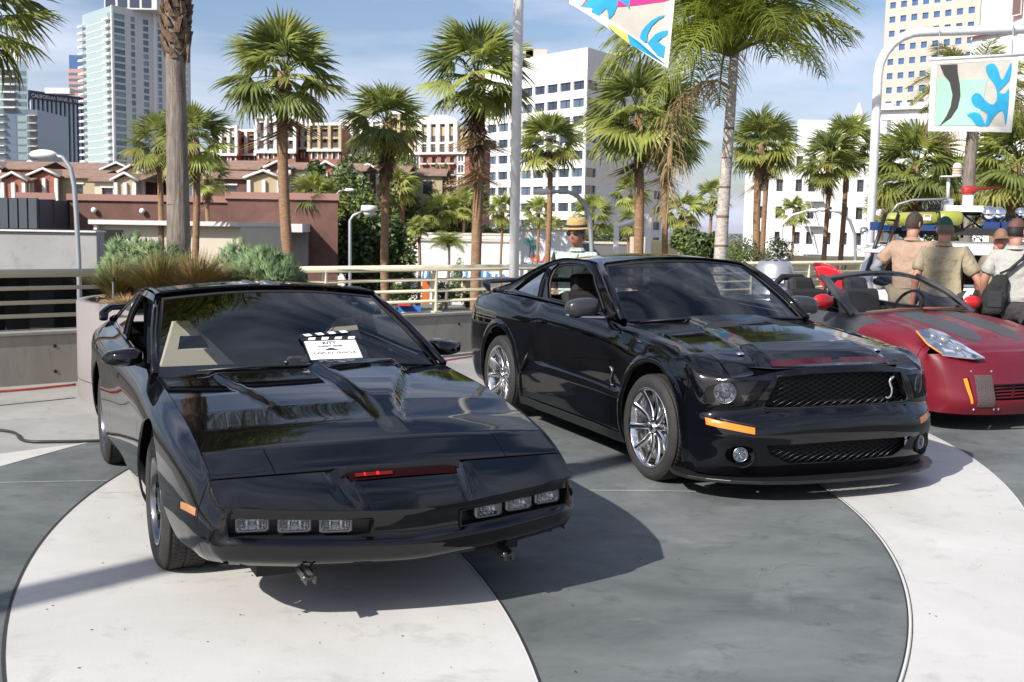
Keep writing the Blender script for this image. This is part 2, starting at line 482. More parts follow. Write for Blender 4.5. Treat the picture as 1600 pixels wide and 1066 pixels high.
ribbon('paving_joint', shift(*C_, 0, 38, -36), .009, .0105, M_strip); ribbon('paving_joint', shift(*C_, .010, 38, -36), .004, .0107, M_joint); ribbon('paving_joint', shift(*C_, -.010, 38, -36), .004, .0107, M_joint)
ribbon('paving_joint', shift(*D_, 0, 20, -17), .010, .0105, M_strip)
for a, b_, mm, w in (((0, 756), (210, 752), M_strip, .006), ((920, 768), (1090, 770), M_strip, .008), ((150, 772), (230, 771), M_joint, .003), ((-60, 640), (118, 622), M_joint, .035)):  # the widest dark ribbon is a shadow line painted on the paving
    p, q = gz(*a), gz(*b_); ribbon('saw_cut_and_shadow_line', [(p.x + (q.x - p.x) * t, p.y + (q.y - p.y) * t) for t in (0, .33, .66, 1)], w, .0092 if w < .02 else .003, mm)
# hairline cracks
def crack(px, w, m):
    P = []; rn = random.Random(len(px) * 31 + px[0][0])
    for a, b_ in zip(px[:-1], px[1:]):
        p, q = gz(*a), gz(*b_)
        for k in range(8): t = k / 8; P.append((p.x + (q.x - p.x) * t + rn.gauss(0, .012), p.y + (q.y - p.y) * t + rn.gauss(0, .012)))
    ribbon('hairline_crack', P, w, .0088, m)
M_crk = mat('crack_grey', (.06, .062, .062), rough=.9); M_crl = mat('crack_pale', (.27, .28, .28), rough=.9)
crack([(1180, 905), (1230, 880), (1290, 885)], .002, M_crl)
# low stains and specks on the pale paving
ob = MB()
for i in range(260):
    x, y = rnd.uniform(-2.3, 3.4), rnd.uniform(3.2, 8.5); r = rnd.uniform(.002, .006)
    ob.add([(x + r * math.cos(a) * rnd.uniform(.6, 1.3), y + r * math.sin(a), .0098) for a in (0, 1.2, 2.4, 3.6, 5.0)], [(0, 1, 2, 3, 4)])
o = ob.build('grit', M_joint); o['kind'] = 'stuff'
# lower town ground and far ground
M_far = mat('town_ground', (.16, .155, .14), rough=.9, noise=(.05, .3))
b = MB(); b.add([(-4000, -200, -5.2), (4000, -200, -5.2), (4000, 5000, -5.2), (-4000, 5000, -5.2)], [(0, 1, 2, 3)]); b.build('town_ground', M_far)['kind'] = 'structure'
M_road = mat('street_asphalt', (.07, .07, .072), rough=.85, noise=(.8, .2))
sheet('street', [(-60, 40), (60, 46), (60, 60), (-60, 52)], -5.19, M_road)
sheet('pavement', [(-20, 84), (60, 84), (60, 92), (-20, 92)], -5.185, M_plaza)
sheet('lawn', [(-14, 86.5), (40, 86.5), (40, 89.5), (-14, 89.5)], -5.18, mat('lawn_green', (.06, .10, .025), rough=.9, noise=(3, .4)))

# ------------------------------------------------------------------ parapet and railing
M_cream_rail = mat('cream_rail_paint', (.62, .56, .40), rough=.4, spec=.5)
def parapet(xa, xb, label):
    t = empty('parapet_wall', wallp((xa + xb) / 2), 0, label, 'wall')
    a, b_ = wallp(xa), wallp(xb); c = (a + b_) / 2; Lg = (b_ - a).length; ang = math.atan2(WD.y, WD.x)
    n = max(1, round(Lg / 3.6)); 
    for i in range(n):
        x0 = -Lg / 2 + Lg * i / n + .006; x1 = -Lg / 2 + Lg * (i + 1) / n - .006
        m = MB(); m.bb(x0, x1, 0, .28, -5.2, .50); m.bb(x0, x1, -.02, .30, .50, .535)
        o = m.build('concrete_panel', M_wallc, t, bevel=.006); o.rotation_euler = (0, 0, ang)
        h = MB()
        for k in (.2, .8):
            for zz in (.12, .38): h.lathe([(0, 0), (.014, 0), (.018, .004), (.018, .002)], 10, Matrix.Translation((x0 + (x1 - x0) * k, -.001, zz)) @ Matrix.Rotation(PI / 2, 4, 'X'))
        o2 = h.build('tie_hole', M_joint, t); o2.rotation_euler = (0, 0, ang)
    return t
parapet(-16, -4.05, 'low cast concrete parapet left of the round planter')
parapet(-2.85, 24, 'long low cast concrete parapet behind the parked cars')
def railing(xa, xb, posts, label):
    t = empty('railing', wallp((xa + xb) / 2) + Vector((0, 0, .535)), 0, label, 'railing')
    o0 = wallp((xa + xb) / 2); off = -WN * .14
    a = wallp(xa) - o0 + off; b_ = wallp(xb) - o0 + off
    m = S(); m.tube([a + Vector((0, 0, .58)), b_ + Vector((0, 0, .58))], .042, 12); m.build('top_rail', M_cream_rail, t)
    for z in (.43, .285, .15):
        m = S(); m.tube([a + Vector((0, 0, z)), b_ + Vector((0, 0, z))], .021, 8); m.build('rail', M_cream_rail, t)
    for x in posts:
        p = wallp(x) - o0 + off
        m = MB(); m.box((p.x, p.y, .28), (.022, .095, .56), rz=math.atan2(WD.y, WD.x), tap=1.0); m.box((p.x, p.y, .012), (.12, .16, .02), rz=math.atan2(WD.y, WD.x)); m.build('post', M_cream_rail, t, bevel=.003)
railing(-16, -4.1, [-15, -13.74, -12.48, -11.22, -9.96, -8.7, -7.44, -6.18], 'cream tubular railing left of the round planter')
railing(-2.85, 24, [-2.19 + 1.26 * i for i in range(21)], 'cream tubular railing on the parapet behind the cars')

# ------------------------------------------------------------------ planter
PC = Vector((-2.89, 11.0, 0)); PR = 1.30
M_planter = mat('planter_render', (.215, .195, .192), rough=.75, noise=(1.4, .10), bump=(40, .08))
pl = empty('round_planter', PC, 0, 'large round mauve-grey planter wall behind the left coupe', 'planter')
m = S(); m.lathe([(PR, 0), (PR, .9), (PR - .01, .915), (PR - .12, .915), (PR - .12, .80)], 96, smooth=True); m.build('planter_wall', M_planter, pl)
m = S(); m.lathe([(PR + .003, .19), (PR + .003, .196)], 96); m.build('planter_joint', M_joint, pl)
M_mulch = mat('mulch', (.16, .09, .05), rough=.95, noise=(30, .5), bump=(60, .9))
m = S(); m.grid(lambda u, v: ((PR - .11) * v * math.cos(2 * PI * u), (PR - .11) * v * math.sin(2 * PI * u), .86 + .16 * (1 - v * v) + .02 * math.sin(u * 50 + v * 9)), 40, 8); m.build('mulch', M_mulch, pl)
chips = MB()
for i in range(500):
    a, r = rnd.uniform(0, 2 * PI), PR * math.sqrt(rnd.random()) * .92; z = .86 + .16 * (1 - (r / PR)**2) + .02
    chips.box((r * math.cos(a), r * math.sin(a), z), (rnd.uniform(.02, .07), .01, .006), rz=rnd.uniform(0, 6), rx=rnd.uniform(-.6, .6))
o = chips.build('bark_chips', mat('bark_chip', (.30, .19, .11), rough=.9), pl); o['kind'] = 'stuff'
t = empty('sprinkler_riser', (-3.72, 10.45, .90), 0, 'thin grey sprinkler riser standing in the planter edge', 'pipe')
m = S(); m.tube([(0, 0, -.05), (0, 0, .20)], .012, 8); m.build('riser_pipe', mat('grey_pipe', (.12, .14, .15), rough=.5), t); m = S(); m.tube([(0, 0, .20), (0, 0, .235)], .018, 8); m.build('nozzle', M_matte, t)

def grass_clump(loc, r, h, mats, n, label, spread=1.0, group=None):
    m = MB()
    for i in range(n):
        a = rnd.uniform(0, 2 * PI); k = rnd.random()**.7; lean = k * spread; L_ = h * rnd.uniform(.75, 1.15); w = rnd.uniform(.003, .006)
        b0 = Vector((math.cos(a) * r * .22 * rnd.random(), math.sin(a) * r * .22 * rnd.random(), 0)); d = Vector((math.cos(a + rnd.uniform(-.3, .3)), math.sin(a + rnd.uniform(-.3, .3)), 0)); sd = Vector((-d.y, d.x, 0))
        m.m = 0 if rnd.random() < .55 else (1 if rnd.random() < .6 else 2); v = []
        for j in range(5):
            t = j / 4; p = b0 + d * (lean * r * (t**1.5)) + Vector((0, 0, L_ * (t - .42 * lean * t * t))); ww = w * (1 - t * .93)
            v += [p - sd * ww, p + sd * ww]
        m.add(v, [(0, 1, 3, 2), (2, 3, 5, 4), (4, 5, 7, 6), (6, 7, 9, 8)], True)
    o = m.build('grass_clump', mats, loc=loc); tag(o, label, 'grass clump', group); return o
M_g1 = mat('grass_green', (.07, .11, .02), rough=.6); M_g2 = mat('grass_olive', (.22, .18, .055), rough=.6); M_g3 = mat('grass_straw', (.46, .33, .17), rough=.7)
M_g4 = mat('grass_tan', (.30, .19, .09), rough=.7)
grass_clump((-3.78, 10.75, .88), .42, .44, [M_g1, M_g2, M_g3], 1500, 'dark green grass tussock at the left edge of the planter', 1.1)
grass_clump((-3.28, 10.45, .90), .52, .52, [M_g2, M_g1, M_g4], 2000, 'broad olive grass tussock in front of the big palm trunk', 1.15)
grass_clump((-2.92, 10.35, .92), .55, .50, [M_g4, M_g2, M_g1], 2000, 'tawny brown grass tussock right of the palm trunk', 1.1)
grass_clump((-2.45, 10.7, .92), .42, .40, [M_g2, M_g1, M_g3], 900, 'small olive grass tussock behind the black roof', 1.1)
grass_clump((-3.50, 10.12, .84), .26, .18, [M_g3, M_g3, M_g4], 500, 'low straw coloured tuft at the planter rim', 1.3)
def euphorbia(loc, r, h, n, label):
    m = MB()
    for i in range(n):
        a, b_ = rnd.uniform(0, 2 * PI), rnd.random(); rr = r * math.sqrt(rnd.random())
        c = Vector((rr * math.cos(a), rr * math.sin(a), h * (1 - (rr / r)**2 * .6) * rnd.uniform(.55, 1.05)))
        ax = (Vector((c.x * .9, c.y * .9, h * .9))).normalized(); m.m = 0 if rnd.random() < .6 else 1
        for k in range(14):
            d = (ax + Vector((rnd.gauss(0, .45), rnd.gauss(0, .45), rnd.gauss(0, .35)))).normalized(); L_ = rnd.uniform(.06, .12); s1 = d.orthogonal().normalized() * .006; s2 = d.cross(s1).normalized() * .006
            m.add([c + s1, c - s1 * .5 + s2, c - s1 * .5 - s2, c + d * L_], [(0, 1, 3), (1, 2, 3), (2, 0, 3)], True)
    for k in range(14):
        a = rnd.uniform(0, 2 * PI); m.m = 2; m.tube([(0, 0, -.1), (r * .4 * math.cos(a), r * .4 * math.sin(a), h * .4), (r * .6 * math.cos(a), r * .6 * math.sin(a), h * .75)], [.02, .012, .006], 5)
    o = m.build('pencil_bush', [mat('blue_green_stem', (.10, .17, .07), rough=.55), mat('light_green_stem', (.20, .28, .12), rough=.55), mat('bush_wood', (.12, .09, .06), rough=.9)], loc=loc); tag(o, label, 'shrub')
euphorbia((-3.86, 11.35, .88), .30, .62, 260, 'upright blue-green pencil bush left of the palm trunk')
euphorbia((-3.55, 11.25, .92), .36, .50, 300, 'wide grey-green pencil bush against the palm trunk')
euphorbia((-2.38, 10.80, .92), .36, .46, 420, 'green pencil bush at the right end of the planter')
euphorbia((-2.72, 11.35, .92), .36, .52, 260, 'pale pencil bush behind the right end of the planter')
def bush(loc, r, h, n, mats, label, name='shrub', leaf=.06, group=None, flat=1.0):
    m = MB()
    lumps = [(Vector((rnd.gauss(0, .45) * r, rnd.gauss(0, .45) * r, h * rnd.uniform(.25, .85))), rnd.uniform(.3, .55)) for _ in range(9)]
    for i in range(n):
        c, q = lumps[rnd.randrange(len(lumps))]; d = Vector((rnd.gauss(0, 1), rnd.gauss(0, 1), rnd.gauss(0, 1))).normalized()
        p = c + Vector((d.x * r * q, d.y * r * q, d.z * h * q * .75)) * rnd.uniform(.65, 1.05)
        if p.z < 0: p.z = -p.z * .3
        m.m = rnd.choice((0, 0, 1)) if len(mats) > 1 else 0
        u = Vector((rnd.gauss(0, 1), rnd.gauss(0, 1), rnd.gauss(0, .6))).normalized() * leaf * rnd.uniform(.6, 1.3); w = u.cross(Vector((rnd.gauss(0, 1), rnd.gauss(0, 1), rnd.gauss(0, 1)))).normalized() * leaf * .42
        m.add([p - u, p + w, p + u, p - w], [(0, 1, 2, 3)], False)
    o = m.build(name, mats, loc=loc); tag(o, label, 'shrub' if name == 'shrub' else 'tree', group); return o
M_l1 = mat('leaf_dark', (.05, .082, .024), rough=.55); M_l2 = mat('leaf_mid', (.10, .145, .035), rough=.55); M_l3 = mat('leaf_light', (.18, .225, .055), rough=.55)
bush((-2.62, 10.55, .88), .22, .32, 2600, [M_l1, M_l2], 'dark small-leaved shrub behind the black coupe roof', leaf=.018)

# cables on the ground
def cable(name, px, r, m, label):
    t = S(); pts = [gz(*p) for p in px]; P = []
    for i in range(len(pts) - 1):
        for j in range(6):
            k = j / 6; P0 = pts[max(i - 1, 0)]; P1 = pts[i]; P2 = pts[i + 1]; P3 = pts[min(i + 2, len(pts) - 1)]
            P.append(.5 * ((2 * P1) + (P2 - P0) * k + (2 * P0 - 5 * P1 + 4 * P2 - P3) * k * k + (3 * P1 - P0 - 3 * P2 + P3) * k**3))
    P.append(pts[-1]); t.tube([p + Vector((0, 0, r + .004)) for p in P], r, 8)
    o = t.build(name, m); tag(o, label, 'cable')
cable('power_cable', [(-80, 668), (0, 675), (24, 680), (32, 689), (50, 693), (90, 693), (150, 692), (185, 690)], .011, mat('black_cable', (.02, .02, .022), rough=.5), 'black power cable snaking over the paving left of the coupe')
cable('red_cable', [(-80, 620), (0, 614), (50, 610), (118, 603)], .011, mat('red_cable_rubber', (.42, .05, .04), rough=.5), 'thin red cable running to the round planter')
cable('pink_cord', [(690, 566), (720, 561), (752, 557), (800, 553)], .009, MATS['red_cable_rubber'], 'thin red cord behind the muscle car')
# ------------------------------------------------------------------ car building helpers
def spts(pt, pts, side):
    """(x, z) outline points on a body belt -> parameters; z may be 'top' or 'bot'"""
    sel = (lambda G: G[:, 1] * side > 0.03)
    out = []
    for x, z in pts:
        if z in ('top', 'bot'):
            t = pt.kt[-1] if z == 'top' else 0.
            m = np.abs(pt.g[:, 1] - t) < 1e-9; m &= sel(pt.gp)
            g = pt.g[m]; gx = pt.gp[m][:, 0]; o = np.argsort(gx)
            out.append((np.interp(x, gx[o], g[o][:, 0]), t))
        else:
            out.append(tuple(pt.inv([np.array([x, z])], [0, 2], sel)[0]))
    return np.array(out)
def lin(pts, step=.04):
    return [tuple(p) for p in dens(pts, step, False)]
def belt(front, sides, frows, srows, soff):
    """front: list (y, x, zb, zt, setbacks) ; sides: list (x, ym, zb, zt, ytop). Full net tail-right -> nose -> tail-left"""
    half = []
    for (y, x, zb, zt, sb) in front:
        half.append([(x - b, y, zb + (zt - zb) * f) for f, b in zip(frows, sb)])
    for (x, ym, zb, zt, yt) in sides:
        col = []
        for f, o in zip(srows, soff):
            yy = yt if o is None else ym - o
            col.append((x, yy, zb + (zt - zb) * f))
        half.append(col)
    mir = [[(p[0], -p[1], p[2]) for p in c] for c in half[:0:-1]]
    return mir + half
def xfn(M):
    """place a panel's points by a matrix"""
    A = np.array(M)
    def fn(X, N): return X @ A[:3, :3].T + A[:3, 3], N @ A[:3, :3].T
    return fn
def wheel(name, parent, loc, side, r, w, rim_r, spokes, mat_rim, mat_lip, steer=0., style='thin'):
    """a road wheel: tyre, rim, spokes, hub; side +1 = outer face towards +y"""
    root = empty(name, loc, 0, parent=parent)
    root.rotation_euler = (0, 0, steer)
    Mx = Matrix.Rotation(-PI / 2 * side, 4, 'X')      # z axis of the lathe -> outward
    t = S(); hw = w / 2
    prof = [(rim_r - .012, -hw + .02), (rim_r + .01, -hw + .004), ((r + rim_r) / 2, -hw - .006), (r - .02, -hw + .006), (r - .006, -hw + .022)]
    n = 5
    for i in range(n):                                   # circumferential grooves
        a = -hw + .03 + (w - .06) * i / n; b = a + (w - .06) / n
        prof += [(r, a), (r, b - .009), (r - .007, b - .0085), (r - .007, b - .001)]
    prof += [(r, hw - .028), (r - .006, hw - .02), (r - .02, hw - .006), ((r + rim_r) / 2 + .012, hw + .006), (rim_r + .01, hw - .004), (rim_r - .012, hw - .02)]
    t.lathe(prof, 64, Mx)
    for i in range(72):                                  # cross cuts of the tread shoulders
        a = 2 * PI * i / 72
        for zz, ww in ((-hw + .052, .034), (hw - .060, .034), (-hw * .25, .03), (hw * .25, .03)):
            c = Mx @ Vector(((r + .0005) * math.cos(a), (r + .0005) * math.sin(a), zz))
            M2 = Mx @ Matrix.Translation(((r + .0005) * math.cos(a + zz * 2), (r + .0005) * math.sin(a + zz * 2), zz)) @ Matrix.Rotation(a + zz * 2, 4, 'Z')
            q = [M2 @ Vector(p) for p in [(0, -.0105, -ww / 2), (0, .0105, -ww / 2 + .008), (0, .0105, ww / 2 + .008), (0, -.0105, ww / 2)]]
            q2 = [M2 @ Vector(p) for p in [(.0016, -.009, -ww / 2), (.0016, .009, -ww / 2 + .008), (.0016, .009, ww / 2 + .008), (.0016, -.009, ww / 2)]]
            t.add(q + q2, [(4, 5, 6, 7), (0, 1, 5, 4), (1, 2, 6, 5), (2, 3, 7, 6), (3, 0, 4, 7)], False)
    t.build('tyre', M_rubber, root)
    rm = S()
    rm.lathe([(rim_r + .004, hw - .012), (rim_r + .006, hw - .002), (rim_r - .004, hw), (rim_r - .014, hw - .012), (rim_r - .022, hw - .05), (rim_r - .035, hw - .11), (rim_r - .04, -hw + .03), (rim_r - .01, -hw + .01)], 64, Mx)
    rm.build('rim', mat_lip, root)
    bd = S()
    bd.lathe([(.0, -.02), (rim_r - .05, -.03), (rim_r - .05, -.045), (0, -.045)], 40, Mx)
    bd.lathe([(.05, .0), (rim_r * .62, .0), (rim_r * .62, -.012), (.05, -.012)], 40, Mx)
    bd.build('brake_disc', M_alu if style == 'thin' else M_matte, root)
    if style == 'thin':
        for k in range(spokes):
            a = 2 * PI * k / spokes + .12
            sp = S(); n1 = 9
            def fn(u, v, a=a):
                rr = .045 + (rim_r - .058) * u
                zz = hw - .055 + .035 * (u**2.2) - .012 * math.sin(PI * u)
                ww = .017 + .008 * (1 - u) ** 2 + .006 * u**3
                th = 2 * PI * v
                x = rr; y = ww * math.cos(th) * (1.0); z = zz + .014 * math.sin(th)
                c, s_ = math.cos(a), math.sin(a)
                return tuple(Mx @ Vector((x * c - y * s_, x * s_ + y * c, z)))
            sp.grid(fn, n1, 10)
            sp.build('spoke', mat_rim, root)
        hb = S(); hb.lathe([(.0, hw - .022), (.03, hw - .023), (.035, hw - .03), (.036, hw - .045), (.07, hw - .05), (.075, hw - .075), (.07, hw - .1)], 30, Mx)
        for k in range(5):
            a = 2 * PI * k / 5 + .3
            hb.lathe([(0, hw - .036), (.009, hw - .036), (.01, hw - .055)], 8, Mx @ Matrix.Translation((.053 * math.cos(a), .053 * math.sin(a), 0)))
        hb.build('hub', mat_rim, root)
    else:
        sp = S()
        sp.lathe([(0, hw - .02), (.05, hw - .02), (.055, hw - .028), (.085, hw - .035), (.12, hw - .022), (rim_r - .03, hw - .03), (rim_r - .02, hw - .06)], 48, Mx)
        for k in range(spokes):
            a = 2 * PI * k / spokes
            sp.m = 1
            M2 = Mx @ Matrix.Rotation(a, 4, 'Z')
            q = [M2 @ Vector(p) for p in [(.10, -.012, hw - .018), (rim_r - .035, -.02, hw - .026), (rim_r - .035, .012, hw - .026), (.10, .006, hw - .018), (.10, -.012, hw - .04), (rim_r - .035, -.02, hw - .05), (rim_r - .035, .012, hw - .05), (.10, .006, hw - .04)]]
            sp.add(q, [(0, 1, 2, 3), (0, 4, 5, 1), (1, 5, 6, 2), (2, 6, 7, 3), (3, 7, 4, 0)], False); sp.m = 0
        sp.build('wheel_cover', [mat_rim, M_trim], root)
    return root
def arch_liner(x, z, r, y0, y1, parent):
    m = S()
    def fn(u, v):
        a = R(-8 + 196 * u); return (x + r * math.cos(a), y0 + (y1 - y0) * v, z + r * math.sin(a))
    m.grid(fn, 20, 1)
    m.build('wheel_arch_liner', M_matte, parent)
def lens_lamp(parent, name, poly, M, depth, mats, bulb=None):
    pass

# ------------------------------------------------------------------ the low black coupe (front left)
TX, TY, TYAW = -0.894, 5.633, -1.1303
def interp(x, pts, k):
    xs = [p[0] for p in pts]; ys = [p[k] for p in pts]
    if xs[0] > xs[-1]: xs = xs[::-1]; ys = ys[::-1]
    return float(np.interp(x, xs, ys))
def sstep(a, b, x):
    t = max(0., min(1., (x - a) / (b - a))); return t * t * (3 - 2 * t)
def build_coupe():
    P = M_blackpaint
    root = empty('sports_coupe', (TX, TY, 0), TYAW, 'low black wedge-nosed coupe with red scanner slot, in the left foreground', 'car')
    sides = [(1.075, .800, .305, .556, .788), (1.02, .823, .30, .585, .793), (.93, .850, .285, .633, .797), (.75, .88, .27, .698, .80), (.55, .90, .25, .745, .80),
             (.3, .915, .22, .785, .80), (0, .922, .2, .818, .80), (-.3, .918, .2, .84, .80), (-.5, .913, .2, .856, .80), (-.9, .905, .2, .875, .79), (-1.4, .903, .2, .895, .785),
             (-1.9, .91, .2, .915, .785), (-2.3, .922, .2, .93, .785), (-2.6, .925, .2, .935, .78), (-2.9, .918, .22, .935, .775), (-3.2, .9, .25, .93, .76), (-3.45, .865, .28, .92, .73), (-3.6, .80, .32, .90, .68), (-3.66, .70, .34, .88, .60)]
    fb = [.075, .028, .0, .002, .020, .022, .014]
    front = [(0, 1.252, .262, .500, fb), (.2, 1.236, .268, .505, fb), (.42, 1.203, .275, .518, fb), (.62, 1.160, .287, .532, fb), (.72, 1.133, .295, .541, fb), (.765, 1.108, .30, .547, [.06, .022, .002, .008, .002, .01, .02])]
    frows = [0, .11, .34, .47, .53, .90, 1]
    srows = [0, .08, .25, .5, .62, .88, 1]
    soff = [.055, .028, .006, 0, .004, .032, None]
    B = Patch(belt(front, sides, frows, srows, soff))
    def ze(x): return interp(x, [(1.108, .547), (1.075, .556), (1.02, .585), (.93, .633), (.75, .698), (.55, .745), (.3, .785), (0, .818), (-.3, .84), (-.5, .856), (-.6, .862)], 1)
    # front bumper cover with the two lamp openings
    def fy(pts):      # (y, z) points on the face
        return np.array([B.inv([np.array(p)], [1, 2], lambda G: G[:, 0] > 1.04)[0] for p in pts])
    Lh = []
    for s in (-1, 1):
        hole = lin([(s * .19, .403), (s * .752, .424), (s * .755, .497), (s * .19, .466), (s * .19, .403)], .03)[:-1]
        Lh.append(fy(hole))
    a = spts(B, [(.955, 'bot'), (.955, 'top')], -1); b = spts(B, [(.955, 'top'), (.955, 'bot')], 1)
    bc = panel(B, 'front_bumper_cover', np.vstack([a, b]), Lh, .03, material=P, parent=root)
    # lamp housings and lamps
    for s in (-1, 1):
        m = MB(); poly = [(.19, .40), (.752, .421), (.755, .50), (.19, .469)]
        fx = lambda y: 1.238 - .125 * ((y - .19) / .56) ** 1.3
        v = []
        for dx in (-.012, -.085):
            for (y, z) in poly: v.append((fx(y) + dx, s * y, z))
        m.add(v, [(4, 5, 6, 7), (0, 1, 5, 4), (1, 2, 6, 5), (2, 3, 7, 6), (3, 0, 4, 7)])
        m.build('lamp_housing', M_satin, root)
        for i, yc in enumerate((.655, .495, .335)):
            xc = fx(yc) - .048; zc = .448 + .017 * (yc - .3) / .4
            ang = -s * math.atan2(.115, .56)
            Mw = Matrix.Translation((xc, s * yc, zc)) @ Matrix.Rotation(ang * -1 if s > 0 else -ang, 4, 'Z')
            Mw = Matrix.Translation((xc, s * yc, zc)) @ Matrix.Rotation(s * .2, 4, 'Z')
            lm = empty('headlight' if i else 'headlight', (0, 0, 0), parent=root)
            bz = MB(); W, H = .066, .031
            def rr(w, h, r_=.012, n=4):
                out = []
                for cx, cy, a0 in ((w - r_, h - r_, 0), (-w + r_, h - r_, 90), (-w + r_, -h + r_, 180), (w - r_, -h + r_, 270)):
                    out += [(cx + r_ * math.cos(R(a0 + 90 * k / n)), cy + r_ * math.sin(R(a0 + 90 * k / n))) for k in range(n + 1)]
                return out
            o = rr(W, H); q = rr(W - .009, H - .008)
            n = len(o)
            v = [Mw @ Vector((.014, y, z)) for y, z in o] + [Mw @ Vector((.010, y, z)) for y, z in q] + [Mw @ Vector((-.03, y, z)) for y, z in o]
            bz.add(v, [(k, (k + 1) % n, n + (k + 1) % n, n + k) for k in range(n)] + [(k, 2 * n + k, 2 * n + (k + 1) % n, (k + 1) % n) for k in range(n)], True)
            bz.build('bezel', M_bezel, lm)
            rf = S()
            def fn(u, v):
                y = (u * 2 - 1) * (W - .01); z = (v * 2 - 1) * (H - .009); return tuple(Mw @ Vector((.002 - .03 * (1 - (u * 2 - 1)**2) * (1 - (v * 2 - 1)**4) + .0025 * math.sin(u * 40), y, z)))
            rf.grid(fn, 22, 8); rf.build('reflector', M_reflect, lm)
            ln = S(); ln.add([Mw @ Vector((.011, y, z)) for y, z in q], [tuple(range(n))], False)
            ln.build('lens', mat_lens, lm)
            bu = S(); bu.ball(tuple(Mw @ Vector((-.005, 0, 0))), .011, 8, 6); bu.build('bulb', mat_bulb, lm)
    # nose top: from the crest back to the bonnet seam, raised centre and the scanner slot
    def crestx(y):
        y = abs(y); c = [(0, 1.217), (.2, 1.201), (.42, 1.168), (.62, 1.125), (.72, 1.098), (.765, 1.088), (.79, 1.07)]
        return interp(y, c, 1) + .020
    def crestz(y):
        return interp(abs(y), [(0, .500), (.2, .505), (.42, .518), (.62, .532), (.72, .541), (.765, .547), (.79, .556)], 1)
    W_ = lambda f: .208 + .060 * f
    ys = [.788, .765, .72, .62, .5, .40, .33, ('w', .022), ('w', .008), ('w', -.004), ('w', -.016), .16, .08]
    cols = [(-1, y) for y in ys] + [(1, 0.)] + [(1, y) for y in ys[::-1]]
    tab = []
    for sg, y_ in cols:
        col = []
        for f in (0, .12, .3, .5, .7, .85, 1.0):
            y = sg * (W_(f) + y_[1] if isinstance(y_, tuple) else y_); xc = crestx(y); zc = crestz(y)
            x = xc + (.95 - xc) * f
            zl = zc + (ze(.95) - .004 - zc) * f + .005 * math.sin(PI * f) * (1 - (abs(y) / .8)**2)
            zl += .015 * sstep(W_(f) + .022, W_(f) - .006, abs(y)) * sstep(0, .35, f)
            col.append((x, y, zl))
        tab.append(col)
    NT = Patch(tab)
    def npt(x, y): return NT.inv([np.array([x, y])], [0, 1])[0]
    slot = [npt(*p) for p in [(1.014, -.250), (1.060, -.240), (1.060, 0), (1.060, .240), (1.014, .250), (1.014, 0)]]
    K = NT.ks[-1]; KT = NT.kt[-1]
    panel(NT, 'nose_panel', [(0, 0), (K, 0), (K, KT), (0, KT)], [slot], .03, material=P, parent=root)
    m = MB(); m.add([(1.005, -.27, .585), (1.075, -.255, .555), (1.075, .255, .555), (1.005, .27, .585), (1.005, -.27, .64), (1.005, .27, .64)], [(0, 1, 2, 3), (0, 3, 5, 4)])
    sl = m.build('scanner_slot', M_satin, root)
    m = S()
    def fn(u, v):
        y = -.24 + .48 * u; return (1.018 + .026 * v + .004 * math.sin(v * PI), y, .618 - .026 * v + .004 * math.sin(u * 3.1))
    m.grid(fn, 24, 4); sc_ = m.build('scanner_lens', M_scan, root)
    for a_, b_, mt in ((-.215, -.05, M_glow), (-.122, -.110, M_glow2), (-.176, -.169, M_glow2)):
        m = MB(); dd = .010 if mt is M_glow2 else .008; m.add([(1.026 + dd, a_, .6140 + dd), (1.026 + dd, b_, .6140 + dd), (1.037 + dd, b_, .6020 + dd), (1.037 + dd, a_, .6020 + dd)], [(0, 1, 2, 3)]); m.build('scanner_bulb', mt, sc_)
    # bonnet
    def hood_z(x, y):
        e = ze(x) - .004
        cr = (.020 + .006 * sstep(.6, -.5, x)) * (1 - min(1, abs(y) / .8)**2.2)
        cr *= sstep(1.0, .55, x) * .9 + .1
        # power bulge on the driver's side, its tip forward
        f = sstep(.66, -.5, x); yl = .05 - .05 * f; yr = .16 + .34 * f
        d = min(y - yl, yr - y); b = .034 * sstep(-.024, .034, d) * sstep(.72, .2, x)
        # soft crease towards the passenger side
        yc = -.36 - .16 * sstep(.5, -.5, x); b += .010 * sstep(yc - .035, yc + .02, y) * sstep(.55, .1, x)
        return e + cr + b
    xs = list(np.linspace(.944, -.5, 46)); yy = list(np.linspace(-.795, .795, 141))
    HD = Patch([[(x + (.03 * (1 - (y / .8)**2) if x < -.49 else 0), y, hood_z(x, y)) for x in xs] for y in yy])
    def hp(x, y): return HD.inv([np.array([x, y])], [0, 1])[0]
    K = HD.ks[-1]; KT = HD.kt[-1]
    pops = []
    for s in (-1, 1):
        pl = [hp(.938, s * .521), hp(.762, s * .532), hp(.742, s * .792), hp(.938, s * .790)]
        e = hp(.944, s * .521)
        pops.append(pl)
        panel(HD, 'popup_headlight_cover', [hp(.938, s * .526), hp(.766, s * .537), hp(.747, s * .787), hp(.938, s * .785)], (), .03, material=P, parent=root)
    panel(HD, 'bonnet', [(0, .004), (0, pops[0][2][1]), tuple(pops[0][1]), (pops[0][0][0], 0.004), (pops[1][0][0], .004), tuple(pops[1][1]), (K, pops[1][2][1]), (K, .004), (K, KT), (0, KT)] if False else
          [tuple(pops[0][0]), tuple(pops[0][1]), tuple(pops[0][2]), (0, KT), (K, KT), tuple(pops[1][2]), tuple(pops[1][1]), tuple(pops[1][0])], (), .028, material=P, parent=root)
